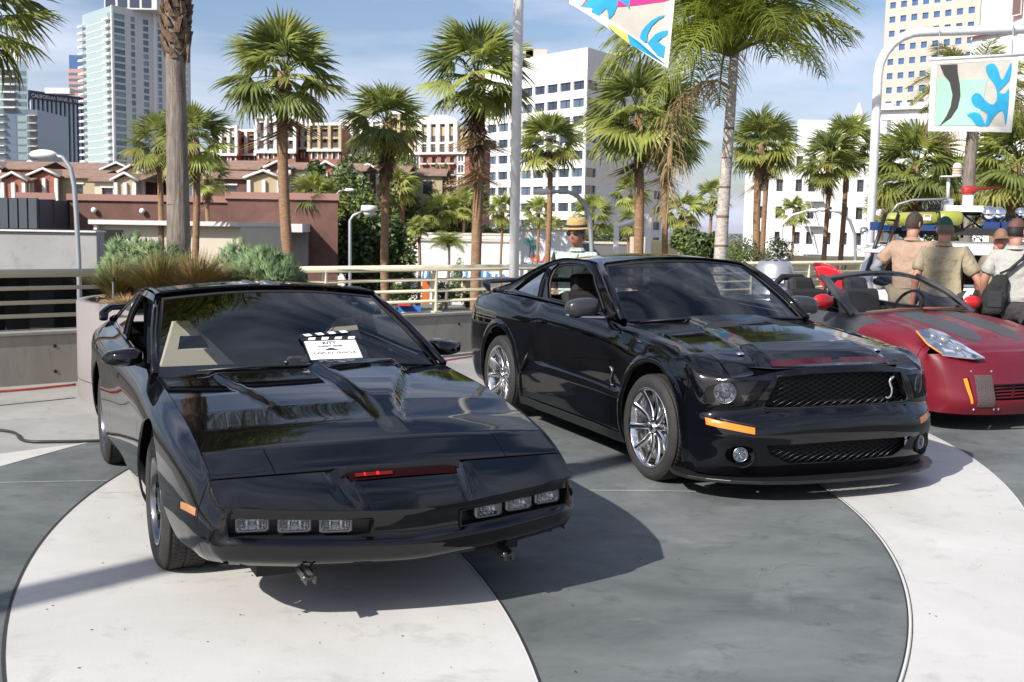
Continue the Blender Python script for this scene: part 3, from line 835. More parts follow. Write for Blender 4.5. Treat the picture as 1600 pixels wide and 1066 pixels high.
    # side panels
    for s in (-1, 1):
        ar = arc(0, .33, .395, 218, 48, 22)
        fo = [(-.424, 'top'), (-.424, .215)] + [(-.36, .215)] + ar + [(.40, .47), (.52, .37), (.62, .31), (.72, .275), (.949, .288), (.949, 'top')]
        mk = [(.745, .462), (.93, .470), (.93, .508), (.745, .500)]
        panel(B, 'front_fender', spts(B, fo, s), [spts(B, mk, s)], .03, material=P, parent=root)
        panel(B, 'side_marker', spts(B, [(.75, .466), (.926, .474), (.926, .504), (.75, .496)], s), (), .03, off=-.002, material=M_amber_dull, parent=root)
        dr = panel(B, 'door', spts(B, [(-.43, 'top'), (-.43, .262), (-.6, .25), (-1.7, .25), (-1.80, .30), (-1.84, .6), (-1.80, 'top')], s), (), .035, material=P, parent=root)
        dh = [(-1.64, .735), (-1.46, .73), (-1.46, .765), (-1.64, .77)]
        panel(B, 'door_handle', spts(B, dh, s), (), .02, off=.006, material=M_satin, parent=dr)
        ar2 = arc(-2.566, .33, .385, 215, -35, 26)
        q = [(-1.807, 'top'), (-1.846, .6), (-1.806, .30), (-1.71, .244), (-.6, .244), (-.43, .256), (-.43, .205), (-2.2, .205)][::-1]
        q = [(-.43, .205), (-.43, .256), (-.6, .244), (-1.71, .244), (-1.806, .30), (-1.846, .6), (-1.807, 'top'), (-3.445, 'top'), (-3.445, .30)] + ar2
        panel(B, 'rear_quarter_panel', spts(B, q, s), (), .035, material=P, parent=root)
    # tail
    ta = spts(B, [(-3.452, 'bot'), (-3.452, 'top')], 1)
    for s in (-1, 1):
        q = spts(B, [(-3.452, 'bot'), (-3.452, 'top'), (-3.66, 'top'), (-3.66, 'bot')], s)
        panel(B, 'rear_bumper_side', q, (), .035, material=P, parent=root)
    m = MB(); m.bb(-3.68, -3.62, -.74, .74, .34, .88); m.build('tail_panel', M_satin, root, bevel=.02)
    # cabin: side frames with window openings
    G0 = [((-.52, .802, .868), (-.95, .755, 1.04), (-1.42, .672, 1.207)), ((-.9, .800, .876), (-1.16, .752, 1.06), (-1.46, .674, 1.218)), ((-1.4, .797, .895), (-1.5, .752, 1.075), (-1.62, .676, 1.228)),
          ((-1.9, .792, .915), (-1.87, .748, 1.085), (-1.85, .674, 1.228)), ((-2.4, .787, .93), (-2.3, .735, 1.08), (-2.2, .655, 1.195)), ((-2.9, .775, .935), (-2.8, .73, 1.02), (-2.7, .67, 1.075)), ((-3.2, .755, .935), (-3.15, .73, .955), (-3.1, .70, .965))]
    for s in (-1, 1):
        tab = [[(p[0], s * p[1], p[2]) for p in c] for c in G0]
        G = Patch(tab)
        gi = lambda pts: np.array([G.inv([np.array(p)], [0, 2])[0] for p in pts])
        dw = gi(lin([(-.78, .892), (-1.2, .898), (-1.76, .925), (-1.77, 1.05), (-1.74, 1.195), (-1.5, 1.19), (-1.38, 1.165), (-1.1, 1.06), (-.85, .94), (-.78, .892)], .06)[:-1])
        qw = gi(lin([(-1.98, .94), (-2.78, .965), (-2.5, 1.07), (-2.15, 1.165), (-1.93, 1.19), (-1.98, .94)], .06)[:-1])
        KS, KTT = G.ks[-1], G.kt[-1]
        panel(G, 'side_window_frame', [(0, 0), (KS, 0), (KS, KTT), (0, KTT)], [dw, qw], .035, flip=(s > 0), rim=.02, material=P, parent=root)
        if s > 0: panel(G, 'side_window', dw, (), .05, off=-.008, flip=True, rim=0, material=M_glass, parent=root)
        panel(G, 'quarter_window', qw, (), .05, off=-.006, flip=(s > 0), rim=0, material=M_tint, parent=root)
    # windscreen
    wt = []
    for y, xb, zb, xt, zt in ((-.775, -.545, .84, -1.395, 1.205), (-.6, -.53, .835, -1.365, 1.222), (-.3, -.51, .83, -1.335, 1.244), (0, -.505, .83, -1.325, 1.25), (.3, -.51, .83, -1.335, 1.244), (.6, -.53, .835, -1.365, 1.222), (.775, -.545, .84, -1.395, 1.205)):
        k = y / .775; y = y * 1.035
        wt.append([(xb, y, zb), (xb + (xt - xb) * .33, y - .045 * k, zb + (zt - zb) * .36), (xb + (xt - xb) * .67, y - .10 * k, zb + (zt - zb) * .70), (xt, y - .155 * k, zt)])
    WS = Patch(wt); KS, KTT = WS.ks[-1], WS.kt[-1]; f = .018
    panel(WS, 'windscreen_frame', [(0, 0), (KS, 0), (KS, KTT), (0, KTT)], [[(f, .015), (KS - f, .015), (KS - f, KTT - f), (f, KTT - f)]], .04, rim=.012, material=M_trim, parent=root, off=.002)
    panel(WS, 'windscreen', [(f, .015), (KS - f, .015), (KS - f, KTT - f), (f, KTT - f)], (), .05, off=-.002, rim=0, material=M_screen, parent=root)
    for s in (-1, 1):       # painted pillar strip between windscreen and side frame
        m = S(); pts = [((-.50, .80, .866), (-.97, .745, 1.045), (-1.405, .665, 1.212))]
        A = [Vector((-.53, s * .806, .862)), Vector((-.70, s * .785, .942)), Vector((-.97, s * .750, 1.050)), Vector((-1.2, s * .708, 1.140)), Vector((-1.42, s * .664, 1.208))]
        m.tube(A, [.017, .018, .019, .019, .020], 10); m.build('windscreen_pillar', P, root)
    # roof: two removable panels and the bar between them
    def rz(x, y):
        edge = interp(x, [(-1.33, 1.212), (-1.46, 1.222), (-1.62, 1.231), (-1.85, 1.231), (-2.2, 1.197)], 1)
        return edge + .05 * (1 - (y / .68)**2)
    rt = []
    for y in np.linspace(-.676, .676, 15):
        k = 1 - (y / .676)**2
        rt.append([(x + (.085 * k if x > -1.45 else .085 * k * max(0, (x + 1.85) / .43)), y * (1 if x > -2.1 else .975), rz(x, y)) for x in (-1.42, -1.47, -1.55, -1.7, -1.85, -2.0, -2.2)])
    RF = Patch(rt); KS, KTT = RF.ks[-1], RF.kt[-1]
    def rp_(x, y): return tuple(RF.inv([np.array([x, y])], [0, 1])[0])
    kf = .07; kr = KTT * .72; c0, c1 = KS * .455, KS * .545; e0, e1 = .03, KS - .03
    panel(RF, 'roof', [(0, 0), (KS, 0), (KS, KTT), (0, KTT)], [[(e0, kf), (c0, kf), (c0, kr), (e0, kr)], [(c1, kf), (e1, kf), (e1, kr), (c1, kr)]], .03, flip=True, material=P, parent=root)
    g = .005
    panel(RF, 'roof_hatch_panel', [(e0 + g, kf + g), (c0 - g, kf + g), (c0 - g, kr - g), (e0 + g, kr - g)], (), .04, flip=True, material=P, parent=root)
    panel(RF, 'roof_hatch_panel', [(c1 + g, kf + g), (e1 - g, kf + g), (e1 - g, kr - g), (c1 + g, kr - g)], (), .04, flip=True, material=P, parent=root)
    # hatch glass, deck and spoiler
    ht = []
    for y in (-1, -.6, 0, .6, 1):
        k = 1 - y * y
        ht.append([(-2.2, y * .655, 1.197 + .05 * k), (-2.5, y * .655, 1.125 + .055 * k), (-2.8, y * .67, 1.035 + .05 * k), (-3.1, y * .70, .965 + .02 * k)])
    HG = Patch(ht); KS, KTT = HG.ks[-1], HG.kt[-1]
    panel(HG, 'hatch_glass', [(0, 0), (KS, 0), (KS, KTT), (0, KTT)], (), .06, flip=True, rim=.01, material=M_hatch, parent=root)
    m = S(); m.grid(lambda u, v: (-3.08 - .55 * u, (v * 2 - 1) * (.76 - .1 * u**2), .965 - .03 * u), 8, 10); m.build('rear_deck', P, root)
    m = S(); pts = [(-3.28, -.80, .93), (-3.36, -.79, .975), (-3.46, -.74, 1.005), (-3.52, -.5, 1.012), (-3.53, 0, 1.015), (-3.52, .5, 1.012), (-3.46, .74, 1.005), (-3.36, .79, .975), (-3.28, .80, .93)]
    m.tube(pts, [.03, .035, .045, .05, .05, .05, .045, .035, .03], 10, flat=.45); m.build('spoiler', P, root)
    # door mirrors
    for s in (-1, 1):
        m = S()
        def fn(u, v):
            a = 2 * PI * u; b = PI * v
            x = math.cos(a) * math.sin(b); y = math.cos(b); z = math.sin(a) * math.sin(b)
            e_ = .6; x = abs(x)**e_ * (1 if x > 0 else -1); z = abs(z)**e_ * (1 if z > 0 else -1); X = -.86 + .085 * x * (1.3 if x > 0 else .5) * (1.0 - .30 * y); Y = s * (.930 + .105 * y); Z = .925 + .048 * z * (1 - .16 * y) - .006 * y
            return (X, Y, Z)
        m.grid(fn, 24, 14)
        mo = m.build('door_mirror', P, root)
        st = S(); st.tube([(-.83, s * .78, .875), (-.84, s * .84, .892), (-.85, s * .90, .905)], [.045, .035, .03], 10, flat=.6); st.build('mirror_arm', M_satin, mo)
    # wipers, washer nozzles
    m = S(); m.tube([(-.47, .62, .875), (-.48, .3, .893), (-.47, -.02, .898)], .007, 6); m.tube([(-.46, .1, .888), (-.47, -.3, .895), (-.49, -.6, .88)], .007, 6)
    m.build('wiper', M_satin, root)
    m = S(); m.ball((-.515, -.12, .905), .016, 8, 6); m.build('washer_nozzle', M_satin, root)
    # lower lip and the tow hooks
    m = MB()
    for s in (-1, 1):
        hk = MB(); xs0, y0 = 1.10, s * .44
        hk.box((xs0 - .05, y0 - .018, .245), (.26, .008, .034), ry=.10); hk.box((xs0 - .05, y0 + .018, .245), (.26, .008, .034), ry=.10)
        hk.box((xs0 + .06, y0, .235), (.012, .05, .012)); hk.tube([(xs0 + .045, y0 - .03, .235), (xs0 + .045, y0 + .03, .235)], .009, 8)
        hk.tube([(xs0 + .068, y0 - .03, .242), (xs0 + .068, y0 - .012, .242)], .012, 8)
        hk.build('tow_hook', M_dark_metal, root)
    m = MB(); m.tube([(.99, -.46, .262), (.99, .46, .262)], .016, 8); m.build('tow_bar', M_satin, root)
    # inner shell that closes the body below and behind the panels
    m = MB(); m.bb(-.9, .92, -.60, .60, .19, .50); m.bb(.9, 1.07, -.70, .70, .29, .38); m.bb(-3.3, -2.2, -.60, .60, .2, .6); m.bb(-2.3, -.3, -.80, .80, .17, .28); m.bb(-.66, -.60, -.80, .80, .2, .80)
    m.bb(-3.4, -3.0, -.6, .6, .3, .8)
    m.build('underbody', M_matte, root)
    for x in (0, -2.566):
        for s in (-1, 1): arch_liner(x, .33, .41 if x == 0 else .40, s * .60, s * .855, root)
    # cabin interior
    m = MB(); m.bb(-2.9, -.6, -.74, .74, .30, .34); m.bb(-.95, -.56, -.76, .76, .74, .855); m.bb(-3.1, -2.3, -.72, .72, .34, .80)
    m.build('dashboard', M_interior, root, bevel=.02)
    m = MB(); m.bb(-2.12, -2.06, -.66, .66, .34, 1.13); m.bb(-3.1, -2.1, -.68, .68, .80, .84); m.build('hatch_glare_block', M_interior, root)  # dark panels added to block the bright strip showing through the hatch
    for s in (-1, 1):
        m = MB(); m.bb(-1.6, -1.1, s * .38 - .25, s * .38 + .25, .36, .52); m.box((-1.60, s * .38, .62), (.14, .46, .38), ry=R(-14))
        st = m.build('seat', M_interior3, root, bevel=.03)
        hr = MB()
        # open headrest frame: a broad trapezoid with a window
        out = [(-.25, 0), (.19, 0), (-.07, .266), (-.165, .264)]; inn = [(-.145, .10), (.05, .098), (.01, .180), (-.130, .178)]
        v = []
        for dx in (.035, -.035):
            for (y, z) in out + inn: v.append((-1.47 + dx - .2 * z, s * .40 + y * (1 if s < 0 else -1), .79 + z))
        q = []
        for i in range(4):
            j = (i + 1) % 4
            q += [(i, j, 4 + j, 4 + i), (8 + j, 8 + i, 12 + i, 12 + j), (i, 8 + i, 8 + j, j), (4 + j, 12 + j, 12 + i, 4 + i)]
        hr.add(v, q); hr.build('headrest', M_cream, st, bevel=.022)
    m = S(); c = Vector((-1.08, .38, .80))
    m.tube([c + Vector((.18 * math.sin(R(a)) * .35, .18 * math.cos(R(a)), .18 * math.sin(R(a)) * .94)) for a in range(0, 360, 15)], .014, 8, closed=True); m.build('steering_wheel', M_interior, root)
    m = S(); m.ball((-1.28, 0, 1.165), .1, 10, 6, (.25, 1, .32)); m.build('inside_mirror', M_interior, root)
    for x, nm in ((0, 0), (-2.566, 1)):
        for s in (-1, 1):
            wheel('wheel', root, (x, s * .768, .325), s, .325, .232, .205, 12, M_rimblack, M_rimdark, style='cover', steer=0)
    # slate sign on the dash behind the glass
    return root, WS
mat_lens = glass_mat('lamp_glass', (.82, .84, .86))
M_bezel = mat('dark_chrome', (.16, .16, .17), rough=.25, metal=.9)
M_reflect = mat('dim_reflector', (.62, .62, .63), rough=.12, metal=1.)
M_hatch = glass_mat('dark_hatch_glass', (.02, .022, .024))
M_interior3 = mat('dark_seat_cloth', (.035, .032, .03), rough=.8)
mat_bulb = mat('bulb', (.6, .6, .58), rough=.1)
M_scan = mat('red_scanner', (.012, .0008, .001), rough=.4, coat=.0, spec=.15)
M_glow = mat('lit_scanner', (.05, .001, .001), rough=.3, emit=((1, .008, .012), .10)); M_glow2 = mat('bright_scanner', (.1, .001, .001), rough=.3, emit=((1, .02, .02), .9))
M_amber_dull = mat('amber_marker', (.42, .19, .07), rough=.25, coat=.4)
M_screen = glass_mat('windscreen_glass', (.72, .76, .77))
M_cream = mat('cream_leather', (.50, .45, .34), rough=.6)
M_dark_metal = mat('dark_steel', (.10, .10, .10), rough=.35, metal=.8)
M_rimdark = mat('dark_polished_lip', (.22, .22, .23), rough=.2, metal=1.)
M_rimblack = mat('black_wheel', (.03, .03, .032), rough=.25, metal=.4)
COUPE, _ws = build_coupe()
# ------------------------------------------------------------------ the black coupe with the mesh grille (centre right)
def mesh_grid(name, poly, xfun, parent, pitch, rise, r, material):
    """diamond wire mesh inside a (y, z) polygon, set on x = xfun(y)"""
    m = MB(); m.smooth = False
    P = np.array(poly, float); lo = P.min(0); hi = P.max(0)
    def clip(a, b):
        n = 60; t = np.linspace(0, 1, n + 1); q = a + (b - a) * t[:, None]; ok = inpoly(q, P)
        segs = []; st = None
        for i in range(n + 1):
            if ok[i] and st is None: st = i
            if (not ok[i] or i == n) and st is not None:
                if i - 1 > st: segs.append((q[st], q[i - 1]))
                st = None
        return segs
    W = hi[0] - lo[0]; H = hi[1] - lo[1]; run = H / rise
    k = lo[0] - run
    while k < hi[0] + run:
        for s in (1, -1):
            a = np.array([k, lo[1] if s > 0 else hi[1]]); b = np.array([k + run, hi[1] if s > 0 else lo[1]])
            for p, q in clip(a, b):
                n = max(1, int(np.linalg.norm(q - p) / .12))
                pts = [p + (q - p) * i / n for i in range(n + 1)]
                m.tube([(xfun(y) + .003 * s, y, z) for y, z in pts], r, 4)
        k += pitch
    return m.build(name, material, parent)
MX, MY, MYAW = 1.768, 7.696, -1.1847
def round_lamp(parent, name, c, r, yaw, mats=None, deep=.04):
    lm = empty(name, (0, 0, 0), parent=parent)
    M = Matrix.Translation(c) @ Matrix.Rotation(yaw, 4, 'Z') @ Matrix.Rotation(PI / 2, 4, 'Y')
    b = S(); b.lathe([(r * 1.0, .004), (r * .97, .012), (r * .90, .008), (r * .90, -.002), (r * 1.0, -.01)], 28, M, close=True); b.build('bezel', M_alu, lm)
    f = S(); f.lathe([(r * .9, 0), (r * .75, -deep * .5), (r * .45, -deep * .85), (r * .2, -deep)], 28, M); f.lathe([(r * .22, -deep), (r * .22, -deep * .3), (r * .1, -deep * .1), (0, -deep * .1)], 14, M)
    for k in range(8):
        a = 2 * PI * k / 8; f.tube([M @ Vector((r * .25 * math.cos(a), r * .25 * math.sin(a), -deep * .9)), M @ Vector((r * .88 * math.cos(a), r * .88 * math.sin(a), -.004))], .0025, 4)
    f.build('reflector', M_chrome, lm)
    l_ = S(); l_.lathe([(r * .9, .006), (r * .6, .012), (r * .3, .015), (.0001, .016)], 28, M); l_.build('lens', mat_lens, lm)
    return lm
def build_muscle():
    P = M_blackpaint
    root = empty('muscle_car', (MX, MY, 0), MYAW, 'black two-door muscle car with mesh grille and chrome ten-spoke wheels', 'car')
    frows = [0, .09, .31, .45, .58, .635, .80, .92, 1]
    srows = [0, .09, .30, .42, .47, .56, .86, .985, 1]
    soff = [.05, .03, .008, 0, 0, .004, .03, .10, None]
    sdoor = [.045, .022, .004, 0, .022, .016, .022, .075, None]
    fb = [.085, .05, .02, .0, .02, .062, .055, .058, .075]
    front = [(0, .885, .150, .835, fb), (.25, .875, .150, .832, fb), (.46, .852, .152, .800, fb), (.60, .815, .155, .772, fb), (.72, .765, .16, .758, fb), (.82, .69, .165, .748, [.08, .04, .015, 0, .02, .05, .06, .08, .11]), (.88, .60, .168, .745, [.06, .03, .01, 0, .015, .03, .04, .06, .09])]
    S0 = [(.49, .925, .17, .80, .80), (.38, .935, .17, .862, .755), (.25, .935, .17, .902, .735), (.1, .93, .17, .928, .73), (-.1, .925, .17, .95, .73), (-.35, .915, .17, .97, .73), (-.55, .91, .165, .985, .735), (-.66, .908, .165, .998, .79), (-.8, .905, .165, 1.012, .80),
          (-1.2, .902, .165, 1.035, .80), (-1.7, .902, .165, 1.055, .80), (-1.98, .905, .165, 1.064, .80), (-2.12, .915, .17, 1.067, .80), (-2.4, .935, .17, 1.072, .80), (-2.72, .945, .18, 1.075, .80), (-3.0, .938, .2, 1.072, .79), (-3.3, .92, .22, 1.06, .76), (-3.55, .885, .26, 1.04, .72), (-3.7, .83, .29, 1.02, .67), (-3.79, .74, .31, 1.0, .6)]
    half = belt(front, [], frows, srows, soff)
    h2 = half[len(front) - 1:]
    for i, (x, ym, zb, zt, yt) in enumerate(S0):
        of = sdoor if -2.0 < x < -.5 else soff
        h2.append([(x, (yt if o is None else ym - o), zb + (zt - zb) * f) for f, o in zip(srows, of)])
    nf = len(front)
    for idx, r7, r8 in ((nf - 3, (.69, .722, .752), (.675, .728, .770)), (nf - 2, (.60, .80, .770), (.60, .742, .806)), (nf - 1, (.52, .855, .800), (.53, .734, .842)), (nf, (.46, .865, .842), (.46, .731, .864)), (nf + 1, (.38, .845, .880), (.38, .730, .886))):
        h2[idx][7] = r7; h2[idx][8] = r8
    B = Patch([[(p[0], -p[1], p[2]) for p in c] for c in h2[:0:-1]] + h2, ct=(4,))
    fsel = lambda G: G[:, 0] > .40
    def fy(pts): return np.array([B.inv([np.array(p)], [1, 2], fsel)[0] for p in pts])
    grille = [(-.47, .780), (-.25, .795), (0, .799), (.25, .795), (.47, .780), (.555, .60), (.535, .582), (0, .578), (-.535, .582), (-.555, .60)]
    low = [(-.56, .362), (0, .372), (.56, .362), (.52, .30), (.40, .243), (0, .236), (-.40, .243), (-.52, .30)]
    holes = [fy(lin(grille + grille[:1], .04)[:-1]), fy(lin(low + low[:1], .04)[:-1])]
    hl = [(.515, .756), (.66, .750), (.78, .738), (.85, .700), (.872, .645), (.868, .600), (.80, .588), (.625, .590)]
    ts = [(.868, .518), (.868, .474), (.635, .432), (.63, .474)]
    fg = [(.695 + .085 * math.cos(a), .300 + .058 * math.sin(a)) for a in np.linspace(0, 2 * PI, 20)[:-1]]
    for s in (-1, 1):
        for pl in (hl, ts, fg): holes.append(fy([(s * y, z) for y, z in lin(pl + pl[:1], .035)[:-1]]))
    a = spts(B, [(.44, 'bot'), (.44, 'top')], -1); b = spts(B, [(.44, 'top'), (.44, 'bot')], 1)
    panel(B, 'front_bumper_cover', np.vstack([a, b]), holes, .028, material=M_paint2, parent=root)
    gx = lambda y: interp(abs(y), [(0, .80), (.25, .79), (.46, .768), (.6, .735)], 1)
    # grille cavity, mesh, emblem
    m = MB()
    for (z0, z1, w, dx) in ((.565, .82, .60, .0), (.225, .385, .60, 0)):
        m.add([(.60, -w, z0), (.60, w, z0), (.60, w, z1), (.60, -w, z1)], [(0, 1, 2, 3)])
        m.add([(.60, -w, z0), (.60, w, z0), (.78, w * .9, z0), (.78, -w * .9, z0)], [(0, 1, 2, 3)]); m.add([(.60, -w, z1), (.60, w, z1), (.74, w * .8, z1), (.74, -w * .8, z1)], [(0, 1, 2, 3)])
    m.build('grille_cavity', M_matte, root)
    mesh_grid('grille_mesh', [(p[0] * .995, p[1]) for p in grille], lambda y: gx(y) - .005, root, .066, .46, .0024, M_mesh)
    mesh_grid('lower_grille_mesh', low, lambda y: gx(y) + .03, root, .062, .46, .0022, M_mesh)
    m = MB(); m.smooth = True      # surround bead of the grille
    m.tube([(gx(y) + .012, y, z) for y, z in lin(grille + grille[:1], .05)[:-1]], .007, 6, closed=True); m.build('grille_surround', M_satin, root)
    def snake(parent, M, sc):
        pts = [(0, .0), (.012, .03), (.010, .06), (-.004, .085), (-.010, .105), (0, .125), (.018, .132), (.028, .124)]
        m = S(); m.tube([M @ Vector((0, p[0] * sc, p[1] * sc)) for p in pts], [.006 * sc, .008 * sc, .0095 * sc, .010 * sc, .010 * sc, .011 * sc, .010 * sc, .004 * sc], 8)
        m.tube([M @ Vector((.0, y * sc, z * sc)) for y, z in [(.0, .004), (-.012, .0), (-.026, -.001), (-.034, .008)]], [.008 * sc, .008 * sc, .007 * sc, .003 * sc], 8)
        m.build('snake_emblem', M_chrome, parent)
    snake(root, Matrix.Translation((gx(.4) + .012, .385, .615)), 1.0)
    for s in (-1, 1):
        snake(root, Matrix.Translation((-.60, s * .898, .555)) @ Matrix.Rotation(PI / 2, 4, 'Z'), .95)
        # headlight: housing, round lamp, clear cover
        hd = MB(); v = []
        hx = lambda y: interp(y, [(.5, .765), (.62, .725), (.72, .665), (.80, .60), (.87, .53)], 1)
        n = len(hl)
        for dx in (0, -.085): v += [(hx(y) + dx - .012, s * y, z) for y, z in hl]
        hd.add(v, [tuple(range(n, 2 * n))] + [(i, (i + 1) % n, n + (i + 1) % n, n + i) for i in range(n)]); hd.build('headlight_housing', M_smoke, root)
        round_lamp(root, 'headlight', Vector((.625, s * .745, .668)), .070, s * .55, deep=.05)
        cv = fy([(s * y, z) for y, z in lin(hl + hl[:1], .035)[:-1]])
        panel(B, 'headlight_cover', cv, (), .035, off=-.003, rim=0, material=M_clear2, parent=root)
        hb = MB(); hb.tube([(.735, s * .50, .765), (.745, s * .545, .68), (.735, s * .60, .60)], .017, 10, flat=.8); hb.build('grille_side_bar', P, root)
        cv = fy([(s * y, z) for y, z in lin(ts + ts[:1], .035)[:-1]])
        panel(B, 'turn_signal', cv, (), .03, off=-.006, rim=0, material=M_amber, parent=root)
        bx = MB(); bx.tube([tuple(q) for q in B.ev(fy([(s * .88, .528), (s * .76, .506), (s * .64, .484), (s * .60, .474)]))], .006, 6); bx.build('signal_trim', M_satin, root)
        c = S(); Mf = Matrix.Translation((.765, s * .695, .300)) @ Matrix.Rotation(s * .42, 4, 'Z') @ Matrix.Rotation(PI / 2, 4, 'Y')
        c.lathe([(.078, .0), (.070, -.06), (.0, -.07)], 24, Mf); c.build('fog_lamp_recess', M_satin, root)
        round_lamp(root, 'fog_lamp', Vector((.733, s * .690, .300)), .046, s * .35, deep=.03)
    # splitter
    m = MB(); vs = []
    out = [(.30, .93), (.42, .965), (.55, .945), (.66, .88), (.76, .77), (.85, .60), (.905, .40), (.925, .2), (.93, 0)]
    out = out + [(x, -y) for x, y in out[-2::-1]]
    for (x, y) in out: vs += [(x, y, .150), (x, y, .128), (x - .14, y * .9, .150), (x - .14, y * .9, .128)]
    f = []
    for i in range(len(out) - 1):
        a, b = 4 * i, 4 * i + 4
        f += [(a, a + 1, b + 1, b), (a, b, b + 2, a + 2), (a + 1, a + 3, b + 3, b + 1)]
    m.add(vs, f); m.build('splitter', M_satin, root, bevel=.004)
    # bonnet
    def ez(x): return interp(x, [(.80, .70), (.68, .772), (.55, .842), (.406, .883), (.147, .918), (-.146, .949), (-.66, .994)], 1)
    def lipx(y): return interp(abs(y), [(0, .795), (.25, .79), (.46, .752), (.60, .728), (.735, .675)], 1)
    def lipz(y): return interp(abs(y), [(0, .838), (.25, .834), (.46, .803), (.60, .778), (.735, .768)], 1)
    def hz(x, y):
        a = abs(y); e = ez(x); k = sstep(lipx(y), lipx(y) - .17, x)
        base = lipz(y) + (e + .018 * (1 - (a / .735)**2) + .012 - lipz(y)) * (k ** .6)
        if x < .5: base = e + .03 * (1 - (a / .735)**2)
        else: t = (x - .5) / .12; base = base * min(1, t) + (e + .03 * (1 - (a / .735)**2)) * (1 - min(1, t))
        w = .30 + .16 * sstep(-.66, .75, x)
        base += .032 * sstep(w + .06, w - .03, a) * sstep(lipx(y) - .02, lipx(y) - .07, x)
        return base
    yy = [-.728, -.70, -.65, -.6, -.55, -.52, -.49, -.46, -.43, -.40, -.37, -.34, -.31, -.28, -.25, -.2, -.13, -.05]
    yy = yy + [0] + [-y for y in yy[::-1]]
    tab = []
    for y in yy:
        lx = lipx(y)
        xs = [lx, lx - .02, lx - .045, lx - .07, lx - .10, lx - .15] + list(np.linspace(lx - .24, -.655 + .12 * (1 - (y / .73)**2), 16))
        tab.append([(x, y, hz(x, y)) for x in xs])
    HD = Patch(tab)
    K, KT = HD.ks[-1], HD.kt[-1]
    hp = lambda x, y: tuple(HD.inv([np.array([x, y])], [0, 1])[0])
    def slit(s): return [hp(.757, s * .03), hp(.746, s * .03), hp(.738, s * .25), hp(.713, s * .44), hp(.719, s * .45), hp(.749, s * .25)]
    panel(HD, 'bonnet', [(0, 0), (K, 0), (K, KT), (0, KT)], [slit(1), slit(-1)], .026, flip=False, material=M_paint2, parent=root)
    for s in (-1, 1):
        m = S(); m.grid(lambda u, v: (.735 - .05 * u * u + .012 - .04 * v, s * (.03 + .42 * u), (.858 - .018 * u * u) - .012 + .03 * v), 16, 3); m.build('bonnet_slit_light', M_scan2, root)
        m = S(); pq = hp(.46, s * .535); X = HD.ev([pq])[0]
        m.lathe([(0, .012), (.014, .012), (.026, .006), (.028, 0)], 16, Matrix.Translation(tuple(X))); m.build('bonnet_pin', M_chrome, root)
        vt = [hp(-.10, s * .16), hp(-.10, s * .36), hp(-.26, s * .36), hp(-.30, s * .16)]
        panel(HD, 'bonnet_vent', vt, (), .04, off=.003, material=M_matte, parent=root)
    # sides
    for s in (-1, 1):
        ar = arc(0, .358, .425, 206, -22, 28)
        panel(B, 'front_fender', spts(B, [(-.59, 'top'), (-.59, .25), (-.40, .25)][0:1] + [(-.585, .24), (-.44, .24)] + ar[2:] + [(.40, .18), (.433, .18), (.433, 'top')], s), (), .03, material=P, parent=root)
        dr = panel(B, 'door', spts(B, [(-.595, 'top'), (-.592, .245), (-2.00, .245), (-2.07, .40), (-2.085, 'top')], s), (), .035, material=P, parent=root)
        m = S(); m.tube([(-1.98, s * .905, .895), (-1.90, s * .93, .90), (-1.82, s * .905, .90)], [.012, .016, .012], 8, flat=.7); m.build('door_handle', P, dr)
        ar2 = arc(-2.72, .358, .43, 200, -18, 30)
        panel(B, 'rear_quarter_panel', spts(B, [(-2.005, .24), (-2.075, .40), (-2.09, 'top'), (-3.52, 'top'), (-3.52, .27), (-3.2, .24)] + ar2 + [(-2.28, .24)], s), (), .035, material=P, parent=root)
        panel(B, 'sill', spts(B, [(-.44, .235), (-.42, .172), (-2.29, .172), (-2.29, .235)], s), (), .05, off=.012, material=M_satin, parent=root)
        panel(B, 'rear_bumper_side', spts(B, [(-3.526, .28), (-3.526, 'top'), (-3.79, 'top'), (-3.79, .32)], s), (), .035, material=P, parent=root)
        # flared arch lips
        for cx, ro in ((0, .425), (-2.72, .43)):
            pts = arc(cx, .358, ro, 200, -16, 34); pts2 = arc(cx, .358, ro + .07, 200, -16, 34)
            q = spts(B, [p for p in pts] + [p for p in pts2[::-1] if True], s)
            m = S(); n = len(pts); A = B.ev(q[:n]); Cc = B.ev(q[n:][::-1]); N = B.nrm(q[:n])
            rows = []
            for t, o in ((0, -.03), (0, .004), (.12, .010), (.45, .010), (.8, .005), (1, -.001)):
                rows.append([A[i] * (1 - t) + Cc[i] * t + N[i] * o for i in range(n)])
            m.grid(lambda u, v: tuple(rows[int(round(v * 5))][int(round(u * (n - 1)))]), n - 1, 5); m.build('arch_flare', P, root)
        # side scoop ahead of the rear wheel
        m = S(); m.tube([(-2.10, s * .905, .62), (-2.13, s * .925, .54), (-2.20, s * .93, .46)], [.008, .022, .012], 8, flat=.5); m.build('side_scoop', M_satin, root)
    m = MB(); m.bb(-3.83, -3.76, -.66, .66, .36, 1.0); m.build('tail_panel', M_satin, root, bevel=.02)
    # cabin
    G0 = [((-.66, .802, 1.0), (-.96, .745, 1.20), (-1.32, .655, 1.378)), ((-.92, .805, 1.022), (-1.12, .755, 1.22), (-1.42, .66, 1.395)), ((-1.4, .805, 1.047), (-1.48, .76, 1.24), (-1.62, .662, 1.405)), ((-2.03, .805, 1.067), (-2.03, .765, 1.24), (-2.02, .662, 1.392)),
          ((-2.3, .805, 1.071), (-2.26, .755, 1.22), (-2.22, .66, 1.36)), ((-2.7, .80, 1.077), (-2.66, .75, 1.17), (-2.6, .67, 1.265)), ((-3.05, .79, 1.072), (-3.05, .74, 1.10), (-3.0, .69, 1.14)), ((-3.3, .765, 1.06), (-3.3, .74, 1.07), (-3.28, .71, 1.08))]
